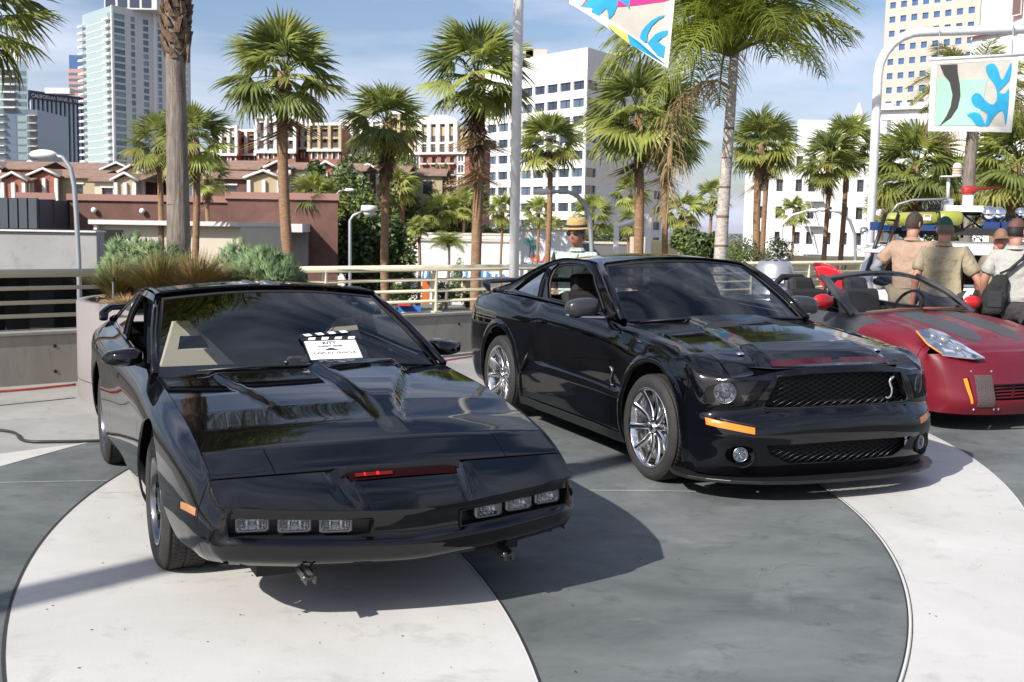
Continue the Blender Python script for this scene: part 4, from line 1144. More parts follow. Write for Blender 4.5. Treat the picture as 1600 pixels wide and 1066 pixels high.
    for s in (-1, 1):
        G = Patch([[(p[0], s * p[1], p[2]) for p in c] for c in G0])
        gi = lambda pts: np.array([G.inv([np.array(p)], [0, 2])[0] for p in pts])
        dwl = [(-.93, 1.05), (-1.4, 1.065), (-1.90, 1.085), (-1.97, 1.20), (-2.0, 1.31), (-1.96, 1.352), (-1.7, 1.372), (-1.48, 1.362), (-1.28, 1.30), (-1.08, 1.17)]
        dw = gi(lin(dwl + dwl[:1], .06)[:-1])
        ql = [(-2.12, 1.085), (-2.68, 1.108), (-2.50, 1.20), (-2.27, 1.305), (-2.17, 1.322), (-2.13, 1.27)]
        qw = gi(lin(ql + ql[:1], .06)[:-1])
        KS, KTT = G.ks[-1], G.kt[-1]
        panel(G, 'side_window_frame', [(0, 0), (KS, 0), (KS, KTT), (0, KTT)], [dw, qw], .035, flip=(s > 0), rim=.025, material=P, parent=root)
        if s > 0: panel(G, 'side_window', dw, (), .05, off=-.01, flip=True, rim=0, material=M_glass, parent=root)
        panel(G, 'quarter_window', qw, (), .05, off=-.004, flip=(s > 0), rim=0, material=M_qglass, parent=root)
        m = S(); A = G.ev(dw); m.tube([tuple(p) for p in A], .008, 6, closed=True); m.build('window_seal', M_trim, root)
        m = S()
        m.tube([Vector((-.655, s * .79, .998)), Vector((-.86, s * .755, 1.145)), Vector((-1.08, s * .71, 1.275)), Vector((-1.32, s * .645, 1.382))], .034, 10); m.build('windscreen_pillar', P, root)
        # mirror
        m = S()
        def fn(u, v):
            a = 2 * PI * u; b = PI * v
            cx, cz = math.cos(a), math.sin(a)
            e = .55; x = abs(cx)**e * (1 if cx > 0 else -1); z = abs(cz)**e * (1 if cz > 0 else -1); sb = math.sin(b)**.5; y = math.cos(b)
            return (-.90 + .075 * x * sb * (1.1 if x > 0 else .6), s * (1.00 + .128 * y), 1.085 + .073 * z * sb - .012 * y)
        m.grid(fn, 26, 14); mo = m.build('door_mirror', M_satin2, root); mo.location = (0, -.07 if s > 0 else 0, 0)
        m = S(); m.tube([(-.88, s * 1.13, 1.035), (-.84, s * 1.0, 1.020), (-.82, s * .87, 1.015), (-.83, s * .80, 1.02)], [.014, .02, .024, .03], 8, flat=.6); m.build('mirror_arm', M_alu, mo)
    wt = []
    for k, xb, zb, xt, zt in ((-1, -.655, 1.0, -1.29, 1.377), (-.8, -.60, 1.008, -1.265, 1.395), (-.4, -.545, 1.016, -1.235, 1.418), (0, -.53, 1.02, -1.225, 1.425), (.4, -.545, 1.016, -1.235, 1.418), (.8, -.60, 1.008, -1.265, 1.395), (1, -.655, 1.0, -1.29, 1.377)):
        wt.append([(xb, k * .775, zb), (xb + (xt - xb) * .33, k * .742, zb + (zt - zb) * .37), (xb + (xt - xb) * .67, k * .69, zb + (zt - zb) * .71), (xt, k * .63, zt)])
    WS = Patch(wt); KS, KTT = WS.ks[-1], WS.kt[-1]; f = .025
    panel(WS, 'windscreen_frame', [(0, 0), (KS, 0), (KS, KTT), (0, KTT)], [[(f, .02), (KS - f, .02), (KS - f, KTT - f), (f, KTT - f)]], .04, off=.002, material=M_trim, parent=root)
    panel(WS, 'windscreen', [(f, .02), (KS - f, .02), (KS - f, KTT - f), (f, KTT - f)], (), .05, off=-.002, rim=0, material=M_screen, parent=root)
    rt = []
    for y in np.linspace(-1, 1, 13):
        k = 1 - y * y
        rt.append([(x + (.09 * k * max(0, (x + 1.75) / .45) if x > -1.75 else 0), y * w, z + .06 * k) for x, w, z in ((-1.31, .652, 1.379), (-1.36, .658, 1.388), (-1.5, .664, 1.400), (-1.75, .665, 1.404), (-2.02, .662, 1.392), (-2.22, .658, 1.36))])
    RF = Patch(rt); panel(RF, 'roof', [(0, 0), (RF.ks[-1], 0), (RF.ks[-1], RF.kt[-1]), (0, RF.kt[-1])], (), .045, flip=True, material=M_paint2, parent=root)
    ht = []
    for y in (-1, -.6, 0, .6, 1):
        k = 1 - y * y; ht.append([(-2.22, y * .658, 1.36 + .06 * k), (-2.6, y * .668, 1.265 + .06 * k), (-3.0, y * .69, 1.14 + .04 * k), (-3.28, y * .71, 1.08 + .01 * k)])
    HG = Patch(ht); panel(HG, 'rear_window', [(0, 0), (HG.ks[-1], 0), (HG.ks[-1], HG.kt[-1]), (0, HG.kt[-1])], (), .06, flip=True, rim=.01, material=M_tint, parent=root)
    m = S(); m.grid(lambda u, v: (-3.26 - .52 * u, (v * 2 - 1) * (.76 - .14 * u**2), 1.075 - .05 * u), 8, 10); m.build('boot_lid', P, root)
    m = S(); m.tube([(-3.40, -.77, 1.065), (-3.50, -.76, 1.12), (-3.60, -.72, 1.142), (-3.68, -.4, 1.15), (-3.69, 0, 1.152), (-3.68, .4, 1.15), (-3.60, .72, 1.142), (-3.50, .76, 1.12), (-3.40, .77, 1.065)], [.02, .04, .055, .06, .06, .06, .055, .04, .02], 10, flat=.36); m.build('spoiler', P, root)
    m = S(); m.tube([(-.53, .60, 1.012), (-.50, .3, 1.03), (-.49, -.05, 1.035)], .009, 6); m.tube([(-.51, .0, 1.03), (-.53, -.35, 1.025), (-.60, -.68, 1.0)], .009, 6); m.build('wiper', M_satin, root)
    m = MB(); m.bb(-1.0, .70, -.60, .60, .17, .50); m.bb(-3.6, -2.3, -.62, .62, .2, .6); m.bb(-2.4, -.4, -.82, .82, .16, .28); m.bb(-.72, -.66, -.80, .80, .2, .92); m.bb(-3.6, -3.0, -.6, .6, .3, .95)
    m.build('underbody', M_matte, root)
    m = MB(); m.bb(-3.1, -.7, -.76, .76, .30, .34); m.bb(-1.05, -.68, -.77, .77, .80, .975); m.bb(-3.3, -2.6, -.72, .72, .34, .92); m.build('dashboard', M_interior, root, bevel=.02)
    for s in (-1, 1):
        m = MB(); m.bb(-2.0, -1.45, s * .40 - .25, s * .40 + .25, .40, .58); m.box((-1.98, s * .40, .83), (.15, .50, .62), ry=R(-14)); m.box((-2.09, s * .40, 1.19), (.10, .27, .18), ry=R(-10)); m.build('seat', M_interior2, root, bevel=.04)
        arch_liner(0, .358, .44, s * .60, s * .87, root); arch_liner(-2.72, .358, .445, s * .60, s * .88, root)
    m = S(); c = Vector((-1.22, .40, .93)); m.tube([c + Vector((.19 * math.sin(R(a)) * .35, .19 * math.cos(R(a)), .19 * math.sin(R(a)) * .94)) for a in range(0, 360, 15)], .014, 8, closed=True); m.build('steering_wheel', M_interior, root)
    m = S(); m.ball((-1.15, 0, 1.32), .11, 10, 6, (.25, 1, .32)); m.build('inside_mirror', M_interior, root)
    for x in (0, -2.72):
        for s in (-1, 1): wheel('wheel', root, (x, s * .802, .352), s, .352, .262, .262, 10, M_chrome2, M_chrome2)
    return root
M_paint2 = mat('black_satin_paint', (.003, .0033, .005), rough=.05, spec=.5, coat=.0)
M_mesh = mat('dark_wire', (.05, .05, .05), rough=.3, metal=.9)
M_smoke = mat('smoked_housing', (.10, .095, .088), rough=.35, metal=.2)
M_clear2 = glass_mat('headlight_glass', (.88, .88, .88), refl=.35)
M_qglass = glass_mat('quarter_glass', (.10, .11, .12), refl=.45)
M_scan2 = mat('dull_red_lens', (.05, .002, .004), rough=.2, coat=.5)
M_satin2 = mat('satin_grey_black', (.03, .031, .034), rough=.28, coat=.3)
M_chrome2 = mat('polished_wheel', (.78, .77, .76), rough=.12, metal=1.)
M_interior2 = mat('black_seat', (.018, .017, .017), rough=.7)
MUSCLE = build_muscle()

# ------------------------------------------------------------------ the red and grey roadster (right)
ZX, ZY, ZYAW = 4.056, 10.219, -1.1389
def build_roadster():
    P = M_red
    root = empty('roadster', (ZX, ZY, 0), ZYAW, 'open-top red and grey roadster with its roof down, at the right edge', 'car')
    fr = [0, .16, .45, .72, .90, 1]; sr = [0, .12, .42, .66, .90, 1]; so = [.05, .02, 0, .0, .05, None]
    fb = [.04, .0, .02, .06, .11, .16]
    front = [(0, .865, .155, .675, fb), (.3, .85, .157, .675, fb), (.5, .81, .16, .668, fb), (.66, .74, .165, .665, fb), (.77, .64, .17, .66, [.03, 0, .01, .03, .06, .09]), (.83, .52, .175, .66, [.02, 0, 0, .015, .03, .05])]
    sides = [(.42, .865, .18, .72, .73), (.25, .885, .18, .80, .70), (0, .90, .18, .862, .68), (-.25, .90, .18, .888, .68), (-.5, .89, .18, .905, .70), (-.9, .88, .18, .915, .76), (-1.4, .88, .18, .925, .78), (-1.9, .895, .18, .95, .77), (-2.3, .91, .18, .965, .74), (-2.7, .90, .2, .955, .70), (-3.1, .86, .24, .92, .66), (-3.35, .78, .28, .88, .6)]
    B = Patch(belt(front, sides, fr, sr, so))
    fsel = lambda G: G[:, 0] > .38
    def fy(pts): return np.array([B.inv([np.array(p)], [1, 2], fsel)[0] for p in pts])
    gr = [(-.42, .42), (.42, .42), (.40, .285), (-.40, .285)]
    holes = [fy(lin(gr + gr[:1], .04)[:-1])]
    am = [(.645, .47), (.60, .475), (.575, .255), (.605, .25)]
    a = spts(B, [(.40, 'bot'), (.40, 'top')], -1); b = spts(B, [(.40, 'top'), (.40, 'bot')], 1)
    for s in (-1, 1): holes.append(fy([(s * y, z) for y, z in lin(am + am[:1], .04)[:-1]]))
    panel(B, 'front_bumper_cover', np.vstack([a, b]), holes, .03, material=P, parent=root)
    m = MB(); m.bb(.60, .62, -.5, .5, .25, .46); m.build('grille_cavity', M_matte, root)
    m = MB()
    for z in (.30, .328, .356, .384, .41): m.bb(.78, .80, -.42, .42, z - .006, z + .006)
    m.bb(.775, .80, -.16, -.145, .29, .42); m.bb(.775, .80, .145, .16, .29, .42); m.build('grille_bars', P, root)
    for s in (-1, 1):
        panel(B, 'turn_signal', fy([(s * y, z) for y, z in lin([(.64, .465), (.61, .47), (.585, .26), (.612, .255), (.64, .465)], .04)[:-1]]), (), .03, off=-.004, rim=0, material=M_orange, parent=root)
        pl = [(.555, .495), (.405, .495), (.405, .235), (.555, .235)]
        panel(B, 'mesh_plate', fy([(s * y, z) for y, z in lin(pl + pl[:1], .04)[:-1]]), (), .03, off=.008, rim=.008, material=M_greymesh, parent=root)
        for (y, z) in ((.57, .525), (.395, .525), (.57, .21), (.395, .21), (.35, .21)):
            X = B.ev(fy([(s * y, z)]))[0]; m = S(); m.ball(tuple(X), .011, 8, 6); m.build('bolt', M_chrome, root)
        ar = arc(0, .335, .365, 204, -24, 26)
        q = [(-.27, .2), (-.35, .2)] + ar[1:-1] + [(.36, .185), (.395, .185), (.395, 'top'), (-.16, 'top')]
        panel(B, 'front_fender', spts(B, [(-.20, 'top'), (-.30, .80), (-.36, .60), (-.36, .2)] + [p for p in ar if p[1] > .2] + [(.36, .2), (.395, .2), (.395, 'top')], s), (), .03, material=P, parent=root)
        panel(B, 'grey_fender_panel', spts(B, [(-.202, 'top'), (-.302, .80), (-.362, .60), (-.362, .2), (-.56, .2), (-.56, 'top')], s), (), .035, material=M_greypaint, parent=root)
        panel(B, 'door', spts(B, [(-.565, 'top'), (-.565, .2), (-1.72, .2), (-1.76, 'top')], s), (), .035, material=M_greypaint, parent=root)
        ar2 = arc(-2.65, .335, .37, 202, -22, 26)
        panel(B, 'rear_quarter_panel', spts(B, [(-1.725, .2), (-1.765, 'top'), (-3.35, 'top'), (-3.35, .3), (-3.05, .25)] + ar2, s), (), .035, material=M_greypaint, parent=root)
        arch_liner(0, .335, .38, s * .58, s * .88, root); arch_liner(-2.65, .335, .385, s * .58, s * .88, root)
    # bonnet
    def hz(x, y):
        a = abs(y); e = interp(x, [(.72, .672), (.55, .715), (.42, .735), (.25, .80), (0, .862), (-.25, .888), (-.5, .91)], 1)
        c = interp(x, [(.72, .675), (.55, .735), (.42, .775), (.25, .825), (0, .88), (-.25, .925), (-.5, .955)], 1)
        return e + (c - e) * (1 - (a / .7)**2) - .012 * math.exp(-((a - .50) / .07)**2) * sstep(.6, .1, x)
    def lx(y): return interp(abs(y), [(0, .705), (.3, .69), (.5, .648), (.62, .585), (.69, .48)], 1)
    yy = list(np.linspace(-.69, .69, 29)); tab = []
    for y in yy:
        l0 = lx(y); xe = -.50 + .1 * (1 - (y / .7)**2)
        w = interp(abs(y), [(0, .675), (.5, .668), (.69, .70)], 1)
        tab.append([(l0 + (xe - l0) * t, y, (hz(l0 + (xe - l0) * t, y) if t > .08 else w * (1 - t / .08) + hz(l0 + (xe - l0) * t, y) * t / .08)) for t in (0, .04, .08, .15, .25, .38, .5, .62, .75, .88, 1)])
    HD = Patch(tab); K, KT = HD.ks[-1], HD.kt[-1]
    panel(HD, 'bonnet', [(0, .0), (K, .0), (K, KT), (0, KT)], (), .03, material=P, parent=root)
    hp = lambda x, y: tuple(HD.inv([np.array([x, y])], [0, 1])[0])
    for s in (-1, 1):
        st = [(-.395 + 0, .10), (-.40, .40), (-.1, .42), (.2, .40), (.42, .34), (.50, .24), (.42, .14), (.2, .09), (-.1, .09)]
        panel(HD, 'grey_stripe', [hp(x if x > -.38 else -.385, s * y) for x, y in st], (), .035, off=.0012, rim=0, material=M_greypaint, parent=root)
        # headlight: housing, projector and clear cover set over the corner
        m = S(); hlp = [(.30, -.785, .822), (.34, -.66, .846), (.44, -.60, .815), (.60, -.52, .715), (.76, -.46, .632), (.74, -.56, .628), (.66, -.66, .635), (.58, -.745, .645), (.45, -.79, .715)]
        hlp = [(x, -s * y, z) for x, y, z in hlp]; n = len(hlp); c = Vector([sum(p[i] for p in hlp) / n for i in range(3)])
        v = [Vector(p) for p in hlp]; v2 = [p + Vector((.006, s * .005, .010)) for p in v]
        mid = [p * .55 + (c + Vector((.010, s * .010, .026))) * .45 for p in v2]
        ll = MB(); ll.smooth = True; ll.add(v2 + mid + [c + Vector((.013, s * .012, .036))], [(i, (i + 1) % n, n + (i + 1) % n, n + i) for i in range(n)] + [(n + i, n + (i + 1) % n, 2 * n) for i in range(n)], True)
        lm = empty('headlight', parent=root); ll.build('lens', M_clear, lm)
        ho = MB(); ho.add(v + v2, [(i, (i + 1) % n, n + (i + 1) % n, n + i) for i in range(n)]); ho.add([p + Vector((.002, s * .002, .008)) for p in v] + [c + Vector((0, 0, .0))], [(i, (i + 1) % n, n) for i in range(n)]); ho.build('housing', M_lampsilver, lm)
        for (x, y, z, r) in ((.50, .67, .765, .05), (.61, .61, .70, .042), (.42, .71, .79, .03)):
            b = S(); b.ball((x, s * y, z), r, 14, 8); b.build('projector', mat_lens2, lm)
        tr = MB(); tr.smooth = True; tr.tube([(.31, s * .792, .832), (.45, s * .80, .735), (.575, s * .755, .662)], .008, 6); tr.build('amber_strip', M_orange, lm)
    # windscreen
    wt = []
    for k in (-1, -.6, 0, .6, 1):
        c = 1 - k * k; wt.append([(-.50 + .12 * c, k * .745, .912 + .04 * c), (-.80 + .11 * c, k * .70, 1.09 + .05 * c), (-1.13 + .09 * c, k * .60, 1.235 + .06 * c)])
    WS = Patch(wt); KS, KTT = WS.ks[-1], WS.kt[-1]; f = .045
    panel(WS, 'windscreen_frame', [(0, 0), (KS, 0), (KS, KTT), (0, KTT)], [[(f, .02), (KS - f, .02), (KS - f, KTT - .05), (f, KTT - .05)]], .04, rim=.03, material=M_greypaint, parent=root)
    panel(WS, 'windscreen', [(f, .02), (KS - f, .02), (KS - f, KTT - .05), (f, KTT - .05)], (), .06, rim=0, off=-.004, material=M_clear2, parent=root)
    for s in (-1, 1):
        m = S(); m.tube([(-.52, s * .76, .90), (-.82, s * .715, 1.085), (-1.15, s * .61, 1.235)], .03, 10); m.build('windscreen_pillar', M_greypaint, root)
        m = S(); m.ball((-.72, s * .945, 1.02 if s < 0 else .985), .1, 16, 10, (.55, 1.2, .72)); mo = m.build('door_mirror', M_brightred, root)
        m = S(); m.tube([(-.74, s * .76, .93), (-.76, s * .86, .97), (-.77, s * .90, .99)], [.035, .03, .03], 8, flat=.6); m.build('mirror_arm', M_satin, mo)
        m = MB(); m.bb(-1.6, -1.15, s * .36 - .24, s * .36 + .24, .42, .56); m.box((-1.66, s * .36, .80), (.16, .48, .56), ry=R(-16)); m.box((-1.77, s * .36, 1.10), (.11, .29, .19), ry=R(-12)); m.build('seat', M_interior2, root, bevel=.045)
        m = S(); m.tube([(-1.86, s * (.36 - .27), .90), (-1.90, s * (.36 - .25), 1.10), (-1.92, s * (.36 - .12), 1.19), (-1.92, s * (.36 + .12), 1.19), (-1.90, s * (.36 + .25), 1.10), (-1.86, s * (.36 + .27), .90)], .035, 10); m.build('roll_hoop', M_satin, root)
    m = S(); m.grid(lambda u, v: (-1.88 - 1.45 * u, (v * 2 - 1) * (.76 - .15 * u * u), .965 + .03 * math.sin(PI * u) * (1 - (v * 2 - 1)**2) - .06 * u), 10, 10); m.build('rear_deck', M_greypaint, root)
    m = MB(); m.bb(-1.95, -.45, -.72, .72, .30, .34); m.bb(-.85, -.5, -.74, .74, .70, .90); m.build('dashboard', M_interior, root, bevel=.03)
    m = MB(); m.bb(-1.9, .60, -.56, .56, .17, .50); m.bb(-3.3, -1.9, -.56, .56, .22, .85); m.bb(-.52, -.46, -.7, .7, .3, .85); m.build('underbody', M_matte, root)
    m = S(); c = Vector((-.98, .36, .92)); m.tube([c + Vector((.19 * math.sin(R(a)) * .35, .19 * math.cos(R(a)), .19 * math.sin(R(a)) * .94)) for a in range(0, 360, 15)], .015, 8, closed=True); m.build('steering_wheel', M_interior, root)
    m = S(); m.ball((-.98, 0, 1.19), .12, 12, 6, (.3, 1, .38)); m.build('inside_mirror', M_interior, root)
    m = S(); m.tube([(-.42, .55, .945), (-.37, .25, .965), (-.36, -.05, .97)], .011, 6); m.tube([(-.38, 0, .965), (-.42, -.3, .96), (-.50, -.62, .93)], .011, 6); m.build('wiper', M_rust, root)
    for x in (0, -2.65):
        for s in (-1, 1): wheel('wheel', root, (x, s * .765, .325), s, .325, .235, .235, 6, M_rimblack, M_rimblack)
    return root
M_red = mat('satin_dark_red', (.135, .005, .014), rough=.36, coat=.25, noise=(1.6, .18))
M_greypaint = mat('satin_grey_paint', (.055, .056, .059), rough=.45, noise=(2.5, .15))
M_brightred = mat('bright_red', (.55, .015, .015), rough=.25, coat=.4)
M_orange = mat('orange_lens', (.85, .28, .01), rough=.2, coat=.4)
M_greymesh = mat('grey_mesh_plate', (.085, .06, .06), rough=.55, bump=(90, .5))
M_lampsilver = mat('lamp_silver', (.6, .6, .6), rough=.4)
mat_lens2 = mat('projector_glass', (.35, .36, .38), rough=.1, metal=.6)
M_rust = mat('rusty_metal', (.20, .07, .03), rough=.7)
ROADSTER = build_roadster()
# ------------------------------------------------------------------ palms
def leaf_mat(name, col, tr=.45, rough=.5):
    m = bpy.data.materials.new(name); m.use_nodes = True; n = m.node_tree.nodes; l = m.node_tree.links; b = n['Principled BSDF']
    b.inputs['Roughness'].default_value = rough
    tc = n.new('ShaderNodeTexCoord'); t = n.new('ShaderNodeTexNoise'); t.inputs['Scale'].default_value = 7; l.new(tc.outputs['Object'], t.inputs['Vector'])
    oi = n.new('ShaderNodeObjectInfo')
    r = n.new('ShaderNodeValToRGB'); r.color_ramp.elements[0].position = .3; r.color_ramp.elements[1].position = .7
    r.color_ramp.elements[0].color = (*[c * .72 for c in col], 1); r.color_ramp.elements[1].color = (*[min(1, c * 1.35) for c in col], 1); l.new(t.outputs['Fac'], r.inputs['Fac'])
    hs = n.new('ShaderNodeHueSaturation'); mr = n.new('ShaderNodeMapRange'); mr.inputs['To Min'].default_value = .75; mr.inputs['To Max'].default_value = 1.3
    l.new(oi.outputs['Random'], mr.inputs['Value']); l.new(mr.outputs[0], hs.inputs['Value']); l.new(r.outputs['Color'], hs.inputs['Color']); l.new(hs.outputs['Color'], b.inputs['Base Color'])
    ts = n.new('ShaderNodeBsdfTranslucent'); l.new(hs.outputs['Color'], ts.inputs['Color']); mx = n.new('ShaderNodeMixShader'); mx.inputs[0].default_value = tr
    l.new(b.outputs[0], mx.inputs[1]); l.new(ts.outputs[0], mx.inputs[2]); l.new(mx.outputs[0], n['Material Output'].inputs['Surface']); return m
M_fr = leaf_mat('frond_green', (.29, .32, .08)); M_fr2 = leaf_mat('frond_dark_green', (.145, .18, .05)); M_fry = leaf_mat('frond_yellow', (.27, .27, .06)); M_frd = leaf_mat('frond_dead', (.23, .155, .075), .15, .8)
M_fq = leaf_mat('queen_frond_green', (.24, .28, .04)); M_fqd = leaf_mat('queen_frond_dry', (.30, .22, .11), .2)
def trunk_mat(name, c1, c2, sc):
    m = bpy.data.materials.new(name); m.use_nodes = True; n = m.node_tree.nodes; l = m.node_tree.links; b = n['Principled BSDF']; b.inputs['Roughness'].default_value = .9
    tc = n.new('ShaderNodeTexCoord'); mp = n.new('ShaderNodeMapping'); mp.inputs['Scale'].default_value = sc; l.new(tc.outputs['Object'], mp.inputs['Vector'])
    t = n.new('ShaderNodeTexNoise'); t.inputs['Scale'].default_value = 5; t.inputs['Detail'].default_value = 8; t.inputs['Roughness'].default_value = .7; l.new(mp.outputs[0], t.inputs['Vector'])
    r = n.new('ShaderNodeValToRGB'); r.color_ramp.elements[0].position = .33; r.color_ramp.elements[1].position = .68; r.color_ramp.elements[0].color = (*c1, 1); r.color_ramp.elements[1].color = (*c2, 1)
    l.new(t.outputs['Fac'], r.inputs['Fac']); l.new(r.outputs['Color'], b.inputs['Base Color'])
    bp = n.new('ShaderNodeBump'); bp.inputs['Strength'].default_value = .9; bp.inputs['Distance'].default_value = .03; l.new(t.outputs['Fac'], bp.inputs['Height']); l.new(bp.outputs[0], b.inputs['Normal']); return m
M_tr = trunk_mat('palm_trunk_brown', (.17, .095, .05), (.36, .225, .13), (1, 1, 5)); M_trg = trunk_mat('palm_trunk_grey', (.10, .08, .065), (.32, .27, .23), (6, 6, .7)); M_trq = trunk_mat('palm_trunk_pale', (.27, .235, .20), (.60, .55, .50), (2, 2, 4)); M_boot = trunk_mat('palm_boots', (.07, .045, .03), (.26, .17, .11), (5, 5, 3))
def fan_mesh(seed, mats, droop=.25, nl=26, spread=98, dead=False):
    rn = random.Random(seed); m = MB(); m.smooth = False
    pl_ = .42; m.tube([(0, 0, 0), (pl_ * .5, 0, .012), (pl_, 0, 0)], [.012, .008, .006], 5)
    for i in range(nl):
        ph = R(-spread + 2 * spread * i / (nl - 1)); L_ = .58 * (1 - .22 * (abs(ph) / 2)**2) * rn.uniform(.9, 1.05); dr = droop * rn.uniform(.7, 1.5); tw = R(2 * spread / (nl - 1)) * .5
        v = []
        st = (0.0, .34, .62, .85, 1.0)
        for k, t in enumerate(st):
            r = L_ * t; hw = (min(r, L_ * .62) * math.tan(tw) * 1.04 + .0015) * (1 if t <= .62 else max(.05, 1 - ((t - .62) / .38)**1.1)); hw = max(hw, .0012)
            x = pl_ + r * math.cos(ph); y = r * math.sin(ph); z = .10 * r * math.cos(ph) - dr * (t**2.4) * (.5 + .5 * abs(math.sin(ph))) * .7 - .10 * abs(math.sin(ph)) * r - dr * .35 * t**3
            if dead: z -= .25 * t * t; x -= .12 * t * t
            nx, ny = -math.sin(ph), math.cos(ph)
            v += [(x - nx * hw, y - ny * hw, z - .25 * hw), (x, y, z + .4 * hw), (x + nx * hw, y + ny * hw, z - .25 * hw)]
        f = []
        for k in range(len(st) - 1): f += [(3 * k, 3 * k + 3, 3 * k + 4, 3 * k + 1), (3 * k + 1, 3 * k + 4, 3 * k + 5, 3 * k + 2)]
        m.add(v, f)
    return m.mesh('frond', mats)
def feather_mesh(seed, mats, curve=1.0, nl=56, wid=.34, leafw=.007, droop=.7):
    rn = random.Random(seed); m = MB(); P = []
    for i in range(13):
        t = i / 12; P.append(Vector((t * (1 - .18 * curve * t * t), 0, .30 * t * curve - .62 * curve * t**2.3)))
    m.tube(P, [.014 * (1 - .8 * i / 12) + .002 for i in range(13)], 5)
    for i in range(nl):
        t = .16 + .84 * (i / (nl - 1)); k = t * 12; a = min(int(k), 11); p = P[a].lerp(P[a + 1], k - a); tan = (P[a + 1] - P[a]).normalized(); up = Vector((-tan.z, 0, tan.x))
        for s in (-1, 1):
            L_ = wid * math.sin(PI * (.12 + .82 * t)) * rn.uniform(.75, 1.1); d = (Vector((0, s, 0)) * .8 + tan * rn.uniform(.35, .75) + up * rn.uniform(-.15, .45)).normalized(); w = tan * leafw
            q1 = p + d * L_ * .5; q2 = p + d * L_ * .85 + Vector((0, 0, -droop * L_ * .30)); q3 = p + d * L_ + Vector((0, 0, -droop * L_ * .62))
            m.add([p - w * .6, p + w * .6, q1 - w, q1 + w, q2 - w * .6, q2 + w * .6, q3], [(0, 1, 3, 2), (2, 3, 5, 4), (4, 5, 6)])
    return m.mesh('frond', mats)
FAN = [fan_mesh(i, M_fr, .16 + .05 * i) for i in range(4)]; FAN2 = [fan_mesh(10 + i, M_fr2, .2 + .06 * i) for i in range(3)]
FANY = [fan_mesh(20 + i, M_fry, .3) for i in range(2)]; FAND = [fan_mesh(30 + i, M_frd, 1.0, 16, 42, True) for i in range(3)]
FEA = [feather_mesh(40 + i, M_fq, .8 + .25 * i, droop=1.0) for i in range(4)]; FEAD = [feather_mesh(50 + i, M_fqd, 1.2 + .4 * i, droop=1.6) for i in range(2)]
LODF = [fan_mesh(60 + i, M_fr, .2 + .06 * i, 16) for i in range(3)]; LODD = [fan_mesh(66 + i, M_frd, 1.0, 9, 40, True) for i in range(2)]
